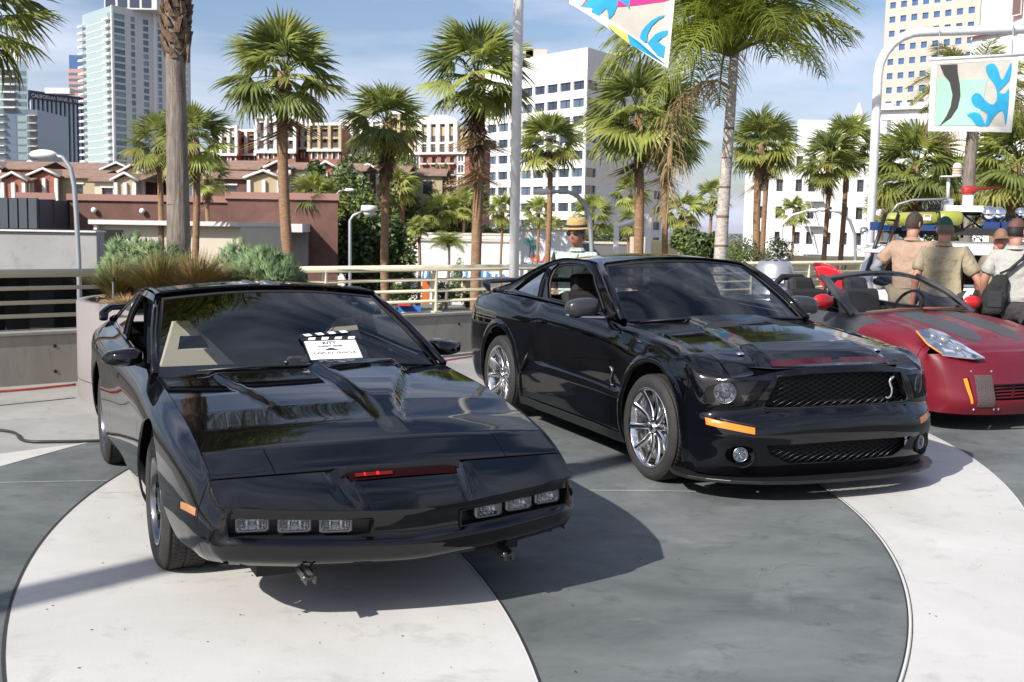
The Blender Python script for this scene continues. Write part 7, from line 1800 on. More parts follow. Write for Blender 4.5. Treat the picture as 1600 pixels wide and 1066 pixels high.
arch_top(f, 0, .7, t.location.z + .33, .2, M_sred, 'red_arch'); f.box('leg', .2, .26, B0, t.location.z - .36, 0, .05, M_white_w); f.box('leg', 1.0, 1.06, B0, t.location.z - .36, 0, .05, M_white_w)
# ------------------------------------------------------------------ film slate inside the coupe's windscreen
def slate():
    Mt = Matrix.Translation((TX, TY, 0)) @ Matrix.Rotation(TYAW, 4, 'Z')
    A, B_, C_2 = Vector((-.62, .045, .905)), Vector((-.62, .350, .907)), Vector((-.82, .050, 1.022))
    ex = (B_ - A).normalized(); ey = (C_2 - A).normalized(); ez = ex.cross(ey).normalized(); ey = ez.cross(ex)
    root = empty('film_slate', Mt @ A, 0, 'black and white film clapper board sign on the dash of the coupe', 'sign')
    R3 = Mt.to_3x3(); M = Matrix.Translation((0, 0, 0)) @ (Matrix((R3 @ ex, R3 @ ey, R3 @ ez)).transposed()).to_4x4(); W, H = .30, .228
    def pt(name, mb, m): o = mb.build(name, m, root); o.matrix_local = M; return o
    mb = MB(); mb.bb(-.008, W + .006, -.01, H - .03, -.006, -.001); pt('backing_board', mb, M_black)
    mb = MB(); mb.bb(0, W, -.005, H - .058, -.0009, .0); pt('white_panel', mb, M_paper)
    mb = MB(); mb.bb(-.012, W + .004, H - .056, H - .026, -.006, .004); pt('lower_clap_stick', mb, M_black)
    st = MB()
    for i in range(4): x = .022 + .078 * i; st.add([(x, H - .053, .0045), (x + .040, H - .053, .0045), (x + .052, H - .029, .0045), (x + .012, H - .029, .0045)], [(0, 1, 2, 3)])
    pt('white_stripes', st, M_paper)
    M0 = M; M = M0 @ Matrix.Translation((-.012, H - .022, 0)) @ Matrix.Rotation(R(6), 4, 'Z')
    mb = MB(); mb.bb(0, W - .02, 0, .028, -.006, .004); pt('upper_clap_stick', mb, M_black)
    st = MB()
    for i in range(4): x = .02 + .073 * i; st.add([(x + .012, .003, .0045), (x + .052, .003, .0045), (x + .040, .025, .0045), (x, .025, .0045)], [(0, 1, 2, 3)])
    pt('white_stripes', st, M_paper); M = M0
    def tx(s, x, y, size, m, sx=1.0, bold=.0):
        c = bpy.data.curves.new('lettering', 'FONT'); c.body = s; c.size = size; c.align_x = 'CENTER'; c.extrude = .0002; c.offset = bold; o = bpy.data.objects.new('lettering', c); COL.objects.link(o)
        bpy.context.view_layer.update(); me = bpy.data.meshes.new_from_object(o); bpy.data.objects.remove(o); me.materials.clear(); me.materials.append(m)
        q = mesh_obj('lettering', me, root); q.matrix_local = M @ Matrix.Translation((x, y, .0008)) @ Matrix.Diagonal((sx, 1, 1, 1))
    tx('KITT', W / 2 - .01, H - .092, .034, M_black, 1.1, .0012); tx('KNIGHT RIDER', W / 2 - .01, H - .118, .020, M_black, 1.05, .0008); tx('DISPLAY VEHICLE', W / 2 + .0, H - .186, .028, M_black, 1.12, .0004); tx('PLEASE DO NOT TOUCH', W / 2, H - .206, .014, M_sred, 1.15)
    mb = MB(); poly = [(-.036, 0), (.036, 0), (.034, .008), (.018, .014), (.008, .021), (-.01, .021), (-.022, .014), (-.036, .009)]; mb.prism([(x + W / 2 - .01, y + H - .150) for x, y in poly], .0004, Matrix.Translation((0, 0, .0006))); pt('car_silhouette', mb, M_black)
M_black = mat('board_black', (.012, .012, .014), rough=.4); M_paper = mat('board_white', (.85, .85, .87), rough=.5)
slate()

# ------------------------------------------------------------------ banner poles and banners
M_pole = mat('white_pole_paint', (.74, .74, .73), rough=.45, noise=(6, .08)); M_gal = mat('galvanised_steel', (.36, .38, .40), rough=.45, metal=.5)
M_canvas = mat('banner_canvas', (.52, .49, .43), rough=.85, noise=(3, .10)); M_hem = mat('banner_hem', (.66, .64, .60), rough=.85); M_bblue = mat('banner_blue', (.02, .32, .55), rough=.8, noise=(6, .15)); M_bpink = mat('banner_pink', (.78, .03, .22), rough=.8); M_bmint = mat('banner_mint', (.36, .66, .48), rough=.8); M_bdark = mat('banner_dark', (.05, .048, .045), rough=.8); M_byel = mat('banner_yellow', (.65, .50, .12), rough=.8)
def banner_pole(x, y, zt, armx, label, r=.062, rise=.35):
    root = empty('banner_pole', (x, y, 0), 0, label, 'pole'); b = .62; m = S()
    m.tube([(0, 0, 0), (0, 0, zt - b)] + [(b - b * math.cos(R(a)), 0, zt - b + b * math.sin(R(a))) for a in (15, 30, 45, 60, 75, 85)] + [(armx, 0, zt + rise)], r, 18); m.build('curved_pole', M_pole, root)
    m = S(); m.lathe([(.14, 0), (.14, .02), (.075, .03), (.07, .12)], 20); m.build('base_plate', M_pole, root); return root
pr = at(1368, 200, 16.5); banner_pole(pr.x, 16.5, at(1400, 55, 16.5).z + .05, 3.4, 'white curved banner pole carrying the square banner at the right', r=.064, rise=.12)
pl_ = at(806.5, 220, 13.4); banner_pole(pl_.x, 13.4, 6.35, 2.6, 'white pole left of centre with the wind-blown banner above', r=.060, rise=.2)
def banner(name, label, pts, shapes, bow, rodlen=None):
    """pts: TL, TR, BR, BL world corners; shapes: (material, polygon in 0..1 x 0..1) with v measured down"""
    TL, TR, BR, BL = pts; root = empty('banner', TL, 0, label, 'banner'); tab = []
    for i in range(13):
        u = i / 12; c = []
        for j in range(13):
            v = j / 12; p = TL.lerp(TR, u).lerp(BL.lerp(BR, u), v) - TL; c.append(tuple(p + Vector(bow(u, v))))
        tab.append(c)
    P = Patch(tab); K, KT = P.ks[-1], P.kt[-1]; T = lambda q: [(u * K, v * KT) for u, v in q]
    flip = P.nrm([[K / 2, KT / 2]])[0][1] > 0
    panel(P, 'cloth', T([(0, 0), (1, 0), (1, 1), (0, 1)]), (), .10, flip=flip, rim=0, material=M_canvas, parent=root)
    for nm, q in (('hem', [(0, 0), (1, 0), (1, .07), (0, .07)]), ('hem', [(0, .93), (1, .93), (1, 1), (0, 1)]), ('hem', [(0, .071), (.07, .071), (.07, .929), (0, .929)]), ('hem', [(.92, .071), (1, .071), (1, .929), (.92, .929)])):
        panel(P, nm, T(q), (), .07, off=.004, flip=flip, rim=0, material=M_hem, parent=root); panel(P, nm, T(q), (), .07, off=-.004, flip=flip, rim=0, material=M_hem, parent=root)
    k = 0
    for m_, q in shapes:
        k += 1; panel(P, 'printed_shape', T(q), (), .05, off=.006 + .001 * k, flip=flip, rim=0, material=m_, parent=root); panel(P, 'printed_shape', T(q), (), .06, off=-.006 - .001 * k, flip=flip, rim=0, material=m_, parent=root)
    m = S(); m.tube([Vector((-.05, 0, .0)), (TR - TL) + Vector((.10 if rodlen is None else rodlen, 0, 0))], .022, 10); m.build('hanging_rod', M_pole, root)
    for u in (.08, .92): q = TL.lerp(TR, u) - TL; m = S(); m.tube([q, q + Vector((0, 0, .42))], .008, 6); m.build('hanger', M_gal, root)
    return root
def curve(pts, n=6):
    """smooth closed outline through points"""
    out = []; N = len(pts)
    for i in range(N):
        p0, p1, p2, p3 = [Vector((*pts[(i + k) % N], 0)) for k in (-1, 0, 1, 2)]
        for j in range(n):
            t = j / n; q = .5 * ((2 * p1) + (p2 - p0) * t + (2 * p0 - 5 * p1 + 4 * p2 - p3) * t * t + (3 * p1 - p0 - 3 * p2 + p3) * t**3); out.append((q.x, q.y))
    return out
horn = [(.10, .085), (.30, .085), (.31, .20), (.345, .36), (.36, .52), (.335, .68), (.26, .82), (.15, .915), (.13, .925), (.20, .80), (.25, .66), (.265, .50), (.225, .33), (.15, .22)]
coral = curve([(.92, .10), (.92, .30), (.84, .42), (.80, .48), (.87, .50), (.92, .46), (.92, .90), (.88, .78), (.84, .72), (.76, .80), (.70, .92), (.66, .92), (.68, .78), (.62, .72), (.52, .66), (.48, .56), (.52, .49), (.58, .50), (.66, .60), (.74, .64), (.78, .56), (.75, .40), (.66, .26), (.63, .14), (.70, .10), (.76, .16), (.82, .32), (.87, .22)], 4)
lowb = curve([(.44, .78), (.52, .74), (.60, .78), (.66, .92), (.56, .92), (.50, .84)], 4)
banner('banner', 'square cloth banner with black horn and blue coral shapes at the right', [at(1455, 93, 16.4), at(1592, 85, 16.4), at(1581, 207, 16.4), at(1451, 205, 16.4)],
       [(M_bmint, [(.08, .27), (.28, .27), (.42, .30), (.66, .30), (.64, .40), (.62, .62), (.58, .80), (.56, .92), (.08, .92)]), (M_bdark, horn), (M_bblue, coral), (M_bblue, lowb), (M_bdark2, curve([(.74, .10), (.90, .09), (.86, .17), (.78, .20)], 4))] if False else
       [(M_bmint, [(.08, .27), (.28, .27), (.42, .30), (.66, .30), (.64, .40), (.62, .62), (.58, .80), (.56, .92), (.08, .92)]), (M_bdark, horn), (M_bblue, coral), (M_bblue, lowb)], lambda u, v: (0, .03 * math.sin(u * 5 + v * 2) * v, 0))
TLb, TRb, BRb, BLb = at(886, -165, 13.6), at(1068, -150, 13.2), at(1047, 104, 13.0), at(888, 10, 13.5)
def uvb(pts):
    A = [(886, -165), (1068, -150), (1047, 104), (888, 10)]; out = []
    for (x, y) in pts:
        u = v = .5
        for _ in range(30):
            f = [(A[0][k] * (1 - u) + A[1][k] * u) * (1 - v) + (A[3][k] * (1 - u) + A[2][k] * u) * v - (x, y)[k] for k in (0, 1)]
            du = [(A[1][k] - A[0][k]) * (1 - v) + (A[2][k] - A[3][k]) * v for k in (0, 1)]; dv = [(A[3][k] - A[0][k]) * (1 - u) + (A[2][k] - A[1][k]) * u for k in (0, 1)]
            D = du[0] * dv[1] - du[1] * dv[0]; u -= (f[0] * dv[1] - f[1] * dv[0]) / D; v -= (du[0] * f[1] - du[1] * f[0]) / D
        out.append((min(.99, max(.01, u)), min(.985, max(.01, v))))
    return out
bn = banner('banner', 'wind-blown cloth banner with blue leaves and a pink band at the top edge', [TLb, TRb, BRb, BLb],
   [(M_bpink, uvb([(905, -60), (1050, -60), (1047, 0), (1022, 4), (984, 11), (960, 14), (930, -10)])), (M_bblue, uvb([(900, -40), (960, -45), (985, -20), (984, 16), (979, 10), (966, 3), (964, 14), (960, 25), (952, 34), (950, 22), (947, 17), (936, 29), (924, 24), (926, 17), (906, 16), (917, 8), (912, 0)])),
    (M_bmint, uvb([(900, -20), (917, 2), (908, 14), (901, 13)])), (M_bpink, uvb([(917, 1), (914, 8), (908, 14), (911, 14), (917, 6)])), (M_bblue, uvb([(1002, 59), (1004, 50), (1010, 41), (1020, 31), (1032, 24), (1043, 22), (1030, 30), (1020, 40), (1014, 52), (1013, 64), (1010, 66)])),
    (M_bblue, uvb([(1014, 66), (1026, 52), (1036, 47), (1046, 45), (1045, 53), (1036, 58), (1030, 63), (1042, 70), (1040, 88), (1030, 84), (1021, 74)]))], lambda u, v: (.03 * math.sin(v * 3) * (1 - u), -.16 * math.sin(u * 3.2 + v * 1.5) * v, 0))
m = MB(); o = bn.location; q = [at(*a) - o for a in ((946, 36, 13.22), (963, 53, 13.14), (984, 69, 13.1), (1001, 79, 13.08), (1020, 90, 13.05), (1044, 104, 13.02), (1020, 84, 13.02), (1000, 66, 13.06), (980, 53, 13.1), (962, 42, 13.16))]
m.m = 1; m.add(q[0:3] + q[8:10], [(0, 1, 2, 3, 4)]); m.m = 0; m.add(q[2:9], [(0, 1, 2, 3, 4, 5, 6)]); m.build('turned_edge', [M_bblue, M_byel], bn)
# ------------------------------------------------------------------ street lamps
def street_lamp(pts, r, label, head=None, base=B0):
    p0 = Vector(pts[0]); root = empty('street_lamp', (p0.x, p0.y, base), 0, label, 'street lamp'); o = root.location; m = S(); P = [Vector(p) - o for p in pts]
    m.tube([Vector((P[0].x, P[0].y, 0))] + P, [r * 1.15] + [r] * (len(P) - 2) + [r * .8, r * .7], 12) if len(P) > 2 else m.tube([Vector((P[0].x, P[0].y, 0))] + P, r, 12); m.build('lamp_pole', M_gal if head != 'white' else M_pole, root)
    e = P[-1]
    if head in ('cobra', 'white'): m = S(); m.ball((e.x - .22 if P[-2].x > e.x else e.x + .22, e.y, e.z), .30, 14, 8, (1, .5, .36)); m.build('lamp_head', M_white_w, root)
    if head == 'dome': m = S(); m.lathe([(.02, .12), (.28, .10), (.30, .02), (.30, -.08), (.24, -.10)], 20, Matrix.Translation(e)); m.build('lamp_head', M_white_w, root); m = S(); m.ball((e.x, e.y, e.z - .10), .22, 14, 8, (1, 1, .9)); m.build('lamp_glass', M_pole, root)
    return root
street_lamp([at(123, 405, 24), at(119, 330, 24), at(116, 290, 24), at(110, 262, 24), at(98, 246, 24), at(84, 242, 24)], .052, 'tall grey street lamp with a white cobra head at the left', 'cobra')
street_lamp([at(547, 450, 40), at(547, 345, 40), at(552, 337, 40), at(577, 326, 40)], .062, 'white street lamp with a round dome head before the thicket', 'dome')
street_lamp([at(522, 340, 66), at(523, 308, 66), at(530, 299, 66), at(540, 297, 66)], .06, 'short white street lamp arm above the mall corner', 'cobra')
street_lamp([at(925, 400, 36), at(922, 345, 36), at(915, 322, 36), at(902, 306, 36), at(885, 299, 36), at(858, 300, 36)], .075, 'grey curved street lamp behind the man with the hat', 'cobra')
street_lamp([at(1221, 430, 58), at(1221, 352, 58), at(1236, 337, 58), at(1264, 329, 58)], .09, 'white street lamp with a swept arm before the hotel', 'white')
street_lamp([at(1337, 430, 60), at(1336, 368, 60), at(1328, 345, 60), at(1312, 332, 60), at(1292, 328, 60)], .09, 'grey arched street lamp between the two hotel palms', 'cobra')
t = empty('pole_frame', at(962, 392, 40), 0, 'white post and beam frame behind the muscle car roof', 'frame'); o = t.location
for a in ((962, 420), (1012, 420)): m = MB(); p = at(a[0], 400, 40) - o; q = at(a[0], 355 if a[0] == 962 else 340, 40) - o; m.bb(p.x - .09, p.x + .09, -.09, .09, B0 - o.z, q.z); m.build('post', M_pole, t)
m = MB(); p = at(960, 356, 40) - o; q = at(1014, 338, 40) - o; m.tube([p, q], .10, 4); m.build('beam', M_pole, t)
t = empty('wall_panel', at(997, 400, 44), 0, 'small buff boarded enclosure between the brown palm trunks', 'enclosure'); o = t.location; 
for i in range(6): m = MB(); a = at(984 + 5 * i, 385, 44) - o; m.bb(a.x, a.x + .12, 0, .06, B0 - o.z, at(990, 370, 44).z - o.z); m.build('board', M_cream_w, t)

# ------------------------------------------------------------------ people
M_skin = mat('skin', (.40, .20, .135), rough=.55, noise=(14, .08)); M_skin2 = mat('ruddy_skin', (.42, .19, .13), rough=.55)
M_hairb = mat('dark_brown_hair', (.045, .028, .018), rough=.7, bump=(80, .5)); M_hairg = mat('greying_hair', (.13, .115, .10), rough=.8, bump=(80, .5)); M_hairbk = mat('black_hair', (.015, .012, .011), rough=.6, bump=(80, .4))
def cloth(name, col): return mat(name, col, rough=.85, noise=(4.5, .14), bump=(9, 2.2))
M_khaki = cloth('khaki_shirt', (.34, .23, .165)); M_olive = cloth('stone_shirt', (.30, .255, .165)); M_lgrey = cloth('light_grey_shirt', (.37, .36, .33)); M_pale = cloth('pale_green_shirt', (.40, .49, .44)); M_dark = cloth('dark_trousers', (.035, .03, .032)); M_tan = cloth('tan_trousers', (.22, .18, .12)); M_greysl = cloth('grey_sleeve', (.25, .27, .30))
def skin_mesh(verts, edges, radii, root_i=0, sub=2):
    me = bpy.data.meshes.new('tmp'); me.from_pydata(verts, edges, []); o = bpy.data.objects.new('tmp', me); COL.objects.link(o)
    o.modifiers.new('s', 'SKIN'); sm = o.modifiers.new('d', 'SUBSURF'); sm.levels = sub; sm.render_levels = sub
    for i, r in enumerate(radii):
        v = me.skin_vertices[0].data[i]; v.radius = r if isinstance(r, tuple) else (r, r); v.use_root = (i == root_i)
    bpy.context.view_layer.update(); dg = bpy.context.evaluated_depsgraph_get(); nm = bpy.data.meshes.new_from_object(o.evaluated_get(dg)); bpy.data.objects.remove(o)
    for p in nm.polygons: p.use_smooth = True
    return nm
def head_fn(c, M, sc=1.0, grow=0.0, zmin=-9, face=True):
    def fn(u, v):
        a = 2 * PI * u; b = PI * v; x = math.cos(a) * math.sin(b); y = math.sin(a) * math.sin(b); z = -math.cos(b)
        z0 = max(z, zmin) ; ry = .076 * (1 - .28 * max(0, -z - .15)); rx = .098; X = x * rx; Y = y * ry; Z = z0 * .122
        if x > 0:
            if face:
                X += .026 * math.exp(-((y / .16)**2 + ((z + .12) / .16)**2)); X += .010 * math.exp(-((y / .5)**2 + ((z - .22) / .10)**2)); X += .012 * math.exp(-((y / .28)**2 + ((z + .72) / .16)**2)); X += .008 * math.exp(-((y / .22)**2 + ((z + .45) / .07)**2)); X -= .008 * math.exp(-(((abs(y) - .35) / .16)**2 + ((z - .05) / .10)**2))
            X *= 1 - .12 * max(0, -z - .3)
        else:
            X *= 1.0 - .25 * max(0, -z - .25)
        g = 1 + grow; p = Vector((X * g, Y * g, Z * g)) * sc; return tuple(M @ p + c) if not isinstance(M, Matrix) else tuple(c + (M @ p))
    return fn
def person(label, x, y, yaw, H, shirt, trousers, hair, skin, joints=None, lean=0.0, head_yaw=0, head_pitch=0, sleeves='short', cap=None, extra=None, bulk=1.0, group=None, hs=1.0):
    root = empty('person', (x, y, 0), yaw, label, 'person', group); k = H / 1.78
    J = dict(pel=(0, 0, .96), bel=(.01, 0, 1.12), chest=(0, 0, 1.32), neck=(-.005, 0, 1.485), head=(.015, 0, 1.60), shL=(-.01, .178, 1.385), shR=(-.01, -.178, 1.385), elL=(-.04, .25, 1.13), elR=(-.04, -.25, 1.13), wrL=(.06, .27, .90), wrR=(.06, -.27, .90),
             hipL=(0, .10, .90), hipR=(0, -.10, .90), knL=(.02, .11, .50), knR=(.02, -.11, .50), anL=(-.02, .12, .09), anR=(-.02, -.12, .09), toL=(.15, .14, .04), toR=(.15, -.14, .04))
    if joints: J.update(joints)
    def L_(n):
        p = Vector(J[n])
        if lean and n in ('chest', 'bel', 'neck', 'head', 'shL', 'shR', 'elL', 'elR', 'wrL', 'wrR') and not (joints and n in joints): q = Vector((0, 0, .96)); p = q + Matrix.Rotation(lean, 3, 'Y') @ (p - q)
        return p * k
    P = {n: L_(n) for n in J}; w = bulk
    nm = ['pel', 'bel', 'chest', 'neck', 'shL', 'elL', 'wrL', 'shR', 'elR', 'wrR', 'hipL', 'knL', 'anL', 'toL', 'hipR', 'knR', 'anR', 'toR']
    rd = dict(pel=(.135 * w, .11 * w), bel=(.13 * w, .105 * w), chest=(.11 * w, .08 * w), neck=.055, shL=.045, shR=.045, elL=.045, elR=.045, wrL=.028, wrR=.028, hipL=.08, hipR=.08, knL=.058, knR=.058, anL=.04, anR=.04, toL=.035, toR=.035)
    E = [('pel', 'bel'), ('bel', 'chest'), ('chest', 'neck'), ('chest', 'shL'), ('shL', 'elL'), ('elL', 'wrL'), ('chest', 'shR'), ('shR', 'elR'), ('elR', 'wrR'), ('pel', 'hipL'), ('hipL', 'knL'), ('knL', 'anL'), ('anL', 'toL'), ('pel', 'hipR'), ('hipR', 'knR'), ('knR', 'anR'), ('anR', 'toR')]
    V = [P[n] for n in nm]; ED = [(nm.index(a), nm.index(b)) for a, b in E]; RD = [tuple(q * k for q in rd[n]) if isinstance(rd[n], tuple) else rd[n] * k for n in nm]
    # hands: palm and five fingers
    for s, n, el in ((1, 'wrL', 'elL'), (-1, 'wrR', 'elR')):
        d = (P[n] - P[el]).normalized(); sd = d.cross(Vector((0, s, 0)).cross(d)).normalized(); fw = d.cross(sd).normalized(); i0 = len(V); V.append(P[n] + d * .05 * k); RD.append((.032 * k, .018 * k)); ED.append((nm.index(n), i0)); V.append(P[n] + d * .085 * k); RD.append((.034 * k, .016 * k)); ED.append((i0, i0 + 1))
        for f in range(4):
            o = fw * (.027 - .018 * f) * k; ln = (.070, .078, .072, .058)[f] * k; j = len(V); V += [V[i0 + 1] + o + d * .03 * k, V[i0 + 1] + o + d * ln * .75 - sd * .012 * k]; RD += [.0095 * k, .008 * k]; ED += [(i0 + 1, j), (j, j + 1)]
        j = len(V); V += [V[i0] + fw * .038 * k + d * .015 * k, V[i0] + fw * .052 * k + d * .05 * k]; RD += [.012 * k, .010 * k]; ED += [(i0, j), (j, j + 1)]
    me = skin_mesh([tuple(v) for v in V], ED, RD, 0, 2)
    bm = bmesh.new(); bm.from_mesh(me)
    HM = Matrix.Rotation(head_yaw, 3, 'Z') @ Matrix.Rotation(head_pitch + lean * .5, 3, 'Y'); hc = P['head'] + Vector((0, 0, .035 * k))
    hm = S(); hm.grid(head_fn(hc, HM, k * hs), 36, 24); 
    for s in (-1, 1): hm.ball(tuple(hc + HM @ Vector((-.008, s * .078, -.01)) * k * hs), .030 * k * hs, 8, 8, (.55, .28, 1.05))
    hm.tube([P['neck'] - Vector((0, 0, .05)), P['neck'] + Vector((0, 0, .05)) * k, hc - Vector((.01, 0, .06)) * k], [.062 * k, .058 * k, .06 * k], 14)
    hme = hm.mesh('t', skin); bm.from_mesh(hme); out = bpy.data.meshes.new('body'); bm.to_mesh(out); out.materials.append(skin)
    for p in out.polygons: p.use_smooth = True; p.material_index = 0
    mesh_obj('body', out, root)
    # shirt
    sn = ['pel', 'bel', 'chest', 'shL', 'shR']; g = .022 * k; V = [P['pel'] - Vector((0, 0, .03)), P['bel'], P['chest'], P['neck'] - Vector((0, 0, .055)) * k, P['shL'], P['shL'].lerp(P['elL'], .5), P['shR'], P['shR'].lerp(P['elR'], .5)]
    V += [P['shL'].lerp(P['elL'], .80), P['shR'].lerp(P['elR'], .80)]
    RD = [(.175 * w * k, .150 * w * k), (.175 * w * k, .150 * w * k), (.192 * w * k, .145 * w * k), (.095 * k, .085 * k), .092 * k, .084 * k, .092 * k, .084 * k, .084 * k, .084 * k]
    ED = [(0, 1), (1, 2), (2, 3), (2, 4), (4, 5), (5, 8), (2, 6), (6, 7), (7, 9)]
    if sleeves == 'long':
        for a, e, wv in ((8, 'elL', 'wrL'), (9, 'elR', 'wrR')): V += [P[e], P[e].lerp(P[wv], .85)]; RD += [.062 * k, .046 * k]; n = len(V); ED += [(a, n - 2), (n - 2, n - 1)]
    sh = skin_mesh([tuple(v) for v in V], ED, RD, 1, 2); sh.materials.append(shirt)
    dsp = mesh_obj('shirt', sh, root)
    m = S(); c = P['neck'] + Vector((0, 0, .0)); m.lathe([(.066 * k, -.03 * k), (.064 * k, .006 * k), (.069 * k, .010 * k), (.088 * k, -.028 * k)], 20, Matrix.Translation(c) @ Matrix.Rotation(lean * .6, 4, 'Y')); m.build('collar', shirt, root)
    V = [P['pel'], P['hipL'], P['knL'], P['anL'] + Vector((0, 0, .01)), P['hipR'], P['knR'], P['anR'] + Vector((0, 0, .01))]; RD = [(.165 * w * k, .135 * w * k), .115 * k, .085 * k, .075 * k, .115 * k, .085 * k, .075 * k]
    tr = skin_mesh([tuple(v) for v in V], [(0, 1), (1, 2), (2, 3), (0, 4), (4, 5), (5, 6)], RD, 0, 2); tr.materials.append(trousers); mesh_obj('trousers', tr, root)
    for s, a, t_ in ((1, 'anL', 'toL'), (-1, 'anR', 'toR')): m = S(); m.ball(tuple((P[a] + P[t_]) / 2 - Vector((0, 0, .02))), .15 * k, 14, 8, (1, .36, .34)); m.build('shoe', M_dark, root)
    # hair: shell over the skull, open at the face
    if hair:
        hr = S(); f = head_fn(hc, HM, k * hs, .04, face=False)
        def hf(u, v):
            a = 2 * PI * u; front = max(0, math.cos(a)); vv = v; lo = .37 + .27 * front**1.1; return f(u, lo + (1 - lo) * v)
        hr.grid(hf, 30, 12); hr.build('hair', hair, root)
    if cap:
        cm = S(); f = head_fn(hc, HM, k * hs, .09, face=False)
        cm.grid(lambda u, v: f(u, .60 + .40 * v), 30, 10); co = cm.build('cap', cap, root)
        bl = S()
        def bf(u, v):
            a = (u - .5) * 1.9; r = .095 + .085 * v * math.cos(a * .75); return tuple(hc + HM @ (Vector((r * math.cos(a), r * .86 * math.sin(a), .048 - .022 * v - .015 * v * abs(a))) * k))
        bl.grid(bf, 14, 4); bl.build('cap_brim', cap, co)
    return root, P, hc, HM, k
# man with straw hat and sunglasses
root, P, hc, HM, k = person('man with straw hat, sunglasses and pale green shirt behind the muscle car', .66, 11.75, R(-112), 1.74, M_pale, M_tan, M_hairg, M_skin2, head_yaw=R(-6), head_pitch=R(3), bulk=1.15, sleeves='short', hs=1.16)
def place(mb, name, m): return mb.build(name, m, root)
M_straw = mat('straw', (.55, .36, .15), rough=.8, bump=(120, .8), noise=(60, .25)); M_band = mat('hat_band', (.02, .02, .022), rough=.7)
Mh = Matrix.Translation(hc) @ HM.to_4x4() @ Matrix.Rotation(R(2), 4, 'Y')
m = S(); m.lathe([(.150, .062), (.146, .068), (.118, .072), (.110, .076), (.107, .110), (.098, .158), (.080, .176), (.040, .168), (0, .166)], 32, Mh); h_ = place(m, 'straw_hat', M_straw)
m = S(); m.lathe([(.1115, .077), (.1105, .104)], 32, Mh); m.build('hat_band', M_band, h_)
m = S()
for s in (-1, 1):
    m.ball(tuple(Mh @ Vector((.104, s * .038, .018))), .030, 12, 8, (.45, 1.05, .72)); m.tube([Mh @ Vector((.100, s * .062, .026)), Mh @ Vector((.04, s * .095, .028)), Mh @ Vector((-.02, s * .097, .018))], .004, 6)
m.tube([Mh @ Vector((.120, -.014, .024)), Mh @ Vector((.120, .014, .024))], .004, 6); place(m, 'sunglasses', mat('dark_lens', (.008, .008, .009), rough=.08, coat=.5))
m = S(); m.tube([Mh @ Vector((.103, -.022, -.070)), Mh @ Vector((.112, 0, -.068)), Mh @ Vector((.103, .022, -.070))], [.003, .005, .003], 6, flat=.6); place(m, 'mouth', mat('lip', (.30, .10, .08), rough=.5))
m = MB(); a = P['chest'] + Vector((.17, -.03, .0)); m.tube([P['neck'] + Vector((.05, .05, -.03)), P['chest'] + Vector((.15, .01, .03)), P['bel'] + Vector((.16, 0, 0))], .006, 5); place(m, 'shirt_placket', M_pale2 if False else M_pale)
# two khaki men, one in a grey shirt with a bag, one partly hidden
root, P, hc, HM, k = person('short haired man in pinkish khaki shirt with a round red arm patch', 4.44, 12.62, R(52), 1.94, M_khaki, M_tan, M_hairb, M_skin, joints=dict(elR=(.02, -.34, 1.16), wrR=(.22, -.20, 1.06), elL=(-.05, .34, 1.18), wrL=(.14, .22, 1.02)), head_yaw=R(-22), lean=R(6))
for a, b_ in (('elR', 'wrR'), ('elL', 'wrL')):
    m = S(); s0 = P['shR' if a == 'elR' else 'shL'].lerp(P[a], .62); m.tube([s0, P[a], P[a].lerp(P[b_], .85)], [.062, .060, .045], 14); m.build('under_sleeve', M_greysl, root)
d = (P['elR'] - P['shR']).normalized(); c = P['shR'].lerp(P['elR'], .45); out = Vector((-.75, -.66, .05)).normalized(); Mx = Matrix.Translation(c + out * .088) @ out.to_track_quat('Z', 'Y').to_matrix().to_4x4()
m = MB(); m.lathe([(.030, 0), (.044, 0), (.044, .004), (.030, .004)], 24, Mx, close=True); m.tube([Mx @ Vector((-.024, -.024, .003)), Mx @ Vector((.024, .024, .003))], .006, 4); pt_ = m.build('arm_patch', M_brightred, root); m = MB(); m.lathe([(0, .001), (.031, .001)], 20, Mx); m.build('patch_disc', M_white_w, pt_)
root, P, hc, HM, k = person('heavy man in stone shirt and dark green cap leaning on the red roadster side', 4.62, 12.12, R(66), 1.88, M_olive, M_dark, M_hairg, M_skin2, joints=dict(elR=(-.02, -.36, 1.10), wrR=(.02, -.47, .86)), lean=R(7), cap=mat('dark_green_cap', (.012, .06, .045), rough=.7), head_yaw=R(6), bulk=1.22, group=None)
root, P, hc, HM, k = person('man in light grey shirt and brown cap at the right edge', 5.10, 11.45, R(70), 1.86, M_lgrey, M_dark, M_hairbk, M_skin, joints=dict(elL=(.02, .27, 1.15), wrL=(.12, .25, .95)), lean=R(5), cap=mat('brown_cap', (.11, .05, .04), rough=.7), head_yaw=R(-28), bulk=1.12)
bg_ = empty('sling_bag', root.matrix_basis @ (P['pel'] + Vector((-.18, .18, .06))), R(70), 'black sling bag with a broad strap on the grey-shirted man\'s back', 'bag'); M_bag = cloth('black_bag_cloth', (.012, .012, .013))
m = S()
def bf(u, v):
    a = 2 * PI * u; b = PI * v; e = .6; f = lambda t: abs(t)**e * (1 if t > 0 else -1)
    z = -math.cos(b); w = 1.15 - .35 * z; return (.075 * f(math.cos(a)) * math.sin(b)**.5 * w + .006 * math.sin(9 * z), (.105 * f(math.sin(a)) * math.sin(b)**.5) * w - .05 * z + .008 * math.sin(7 * z + 3 * math.cos(a)), .21 * z)
m.grid(bf, 24, 16); m.build('bag_body', M_bag, bg_)
m = MB(); m.bb(-.095, -.085, -.06, .07, -.12, .04); m.build('bag_pocket', mat('bag_pocket_cloth', (.02, .02, .022), rough=.8), bg_, bevel=.004)
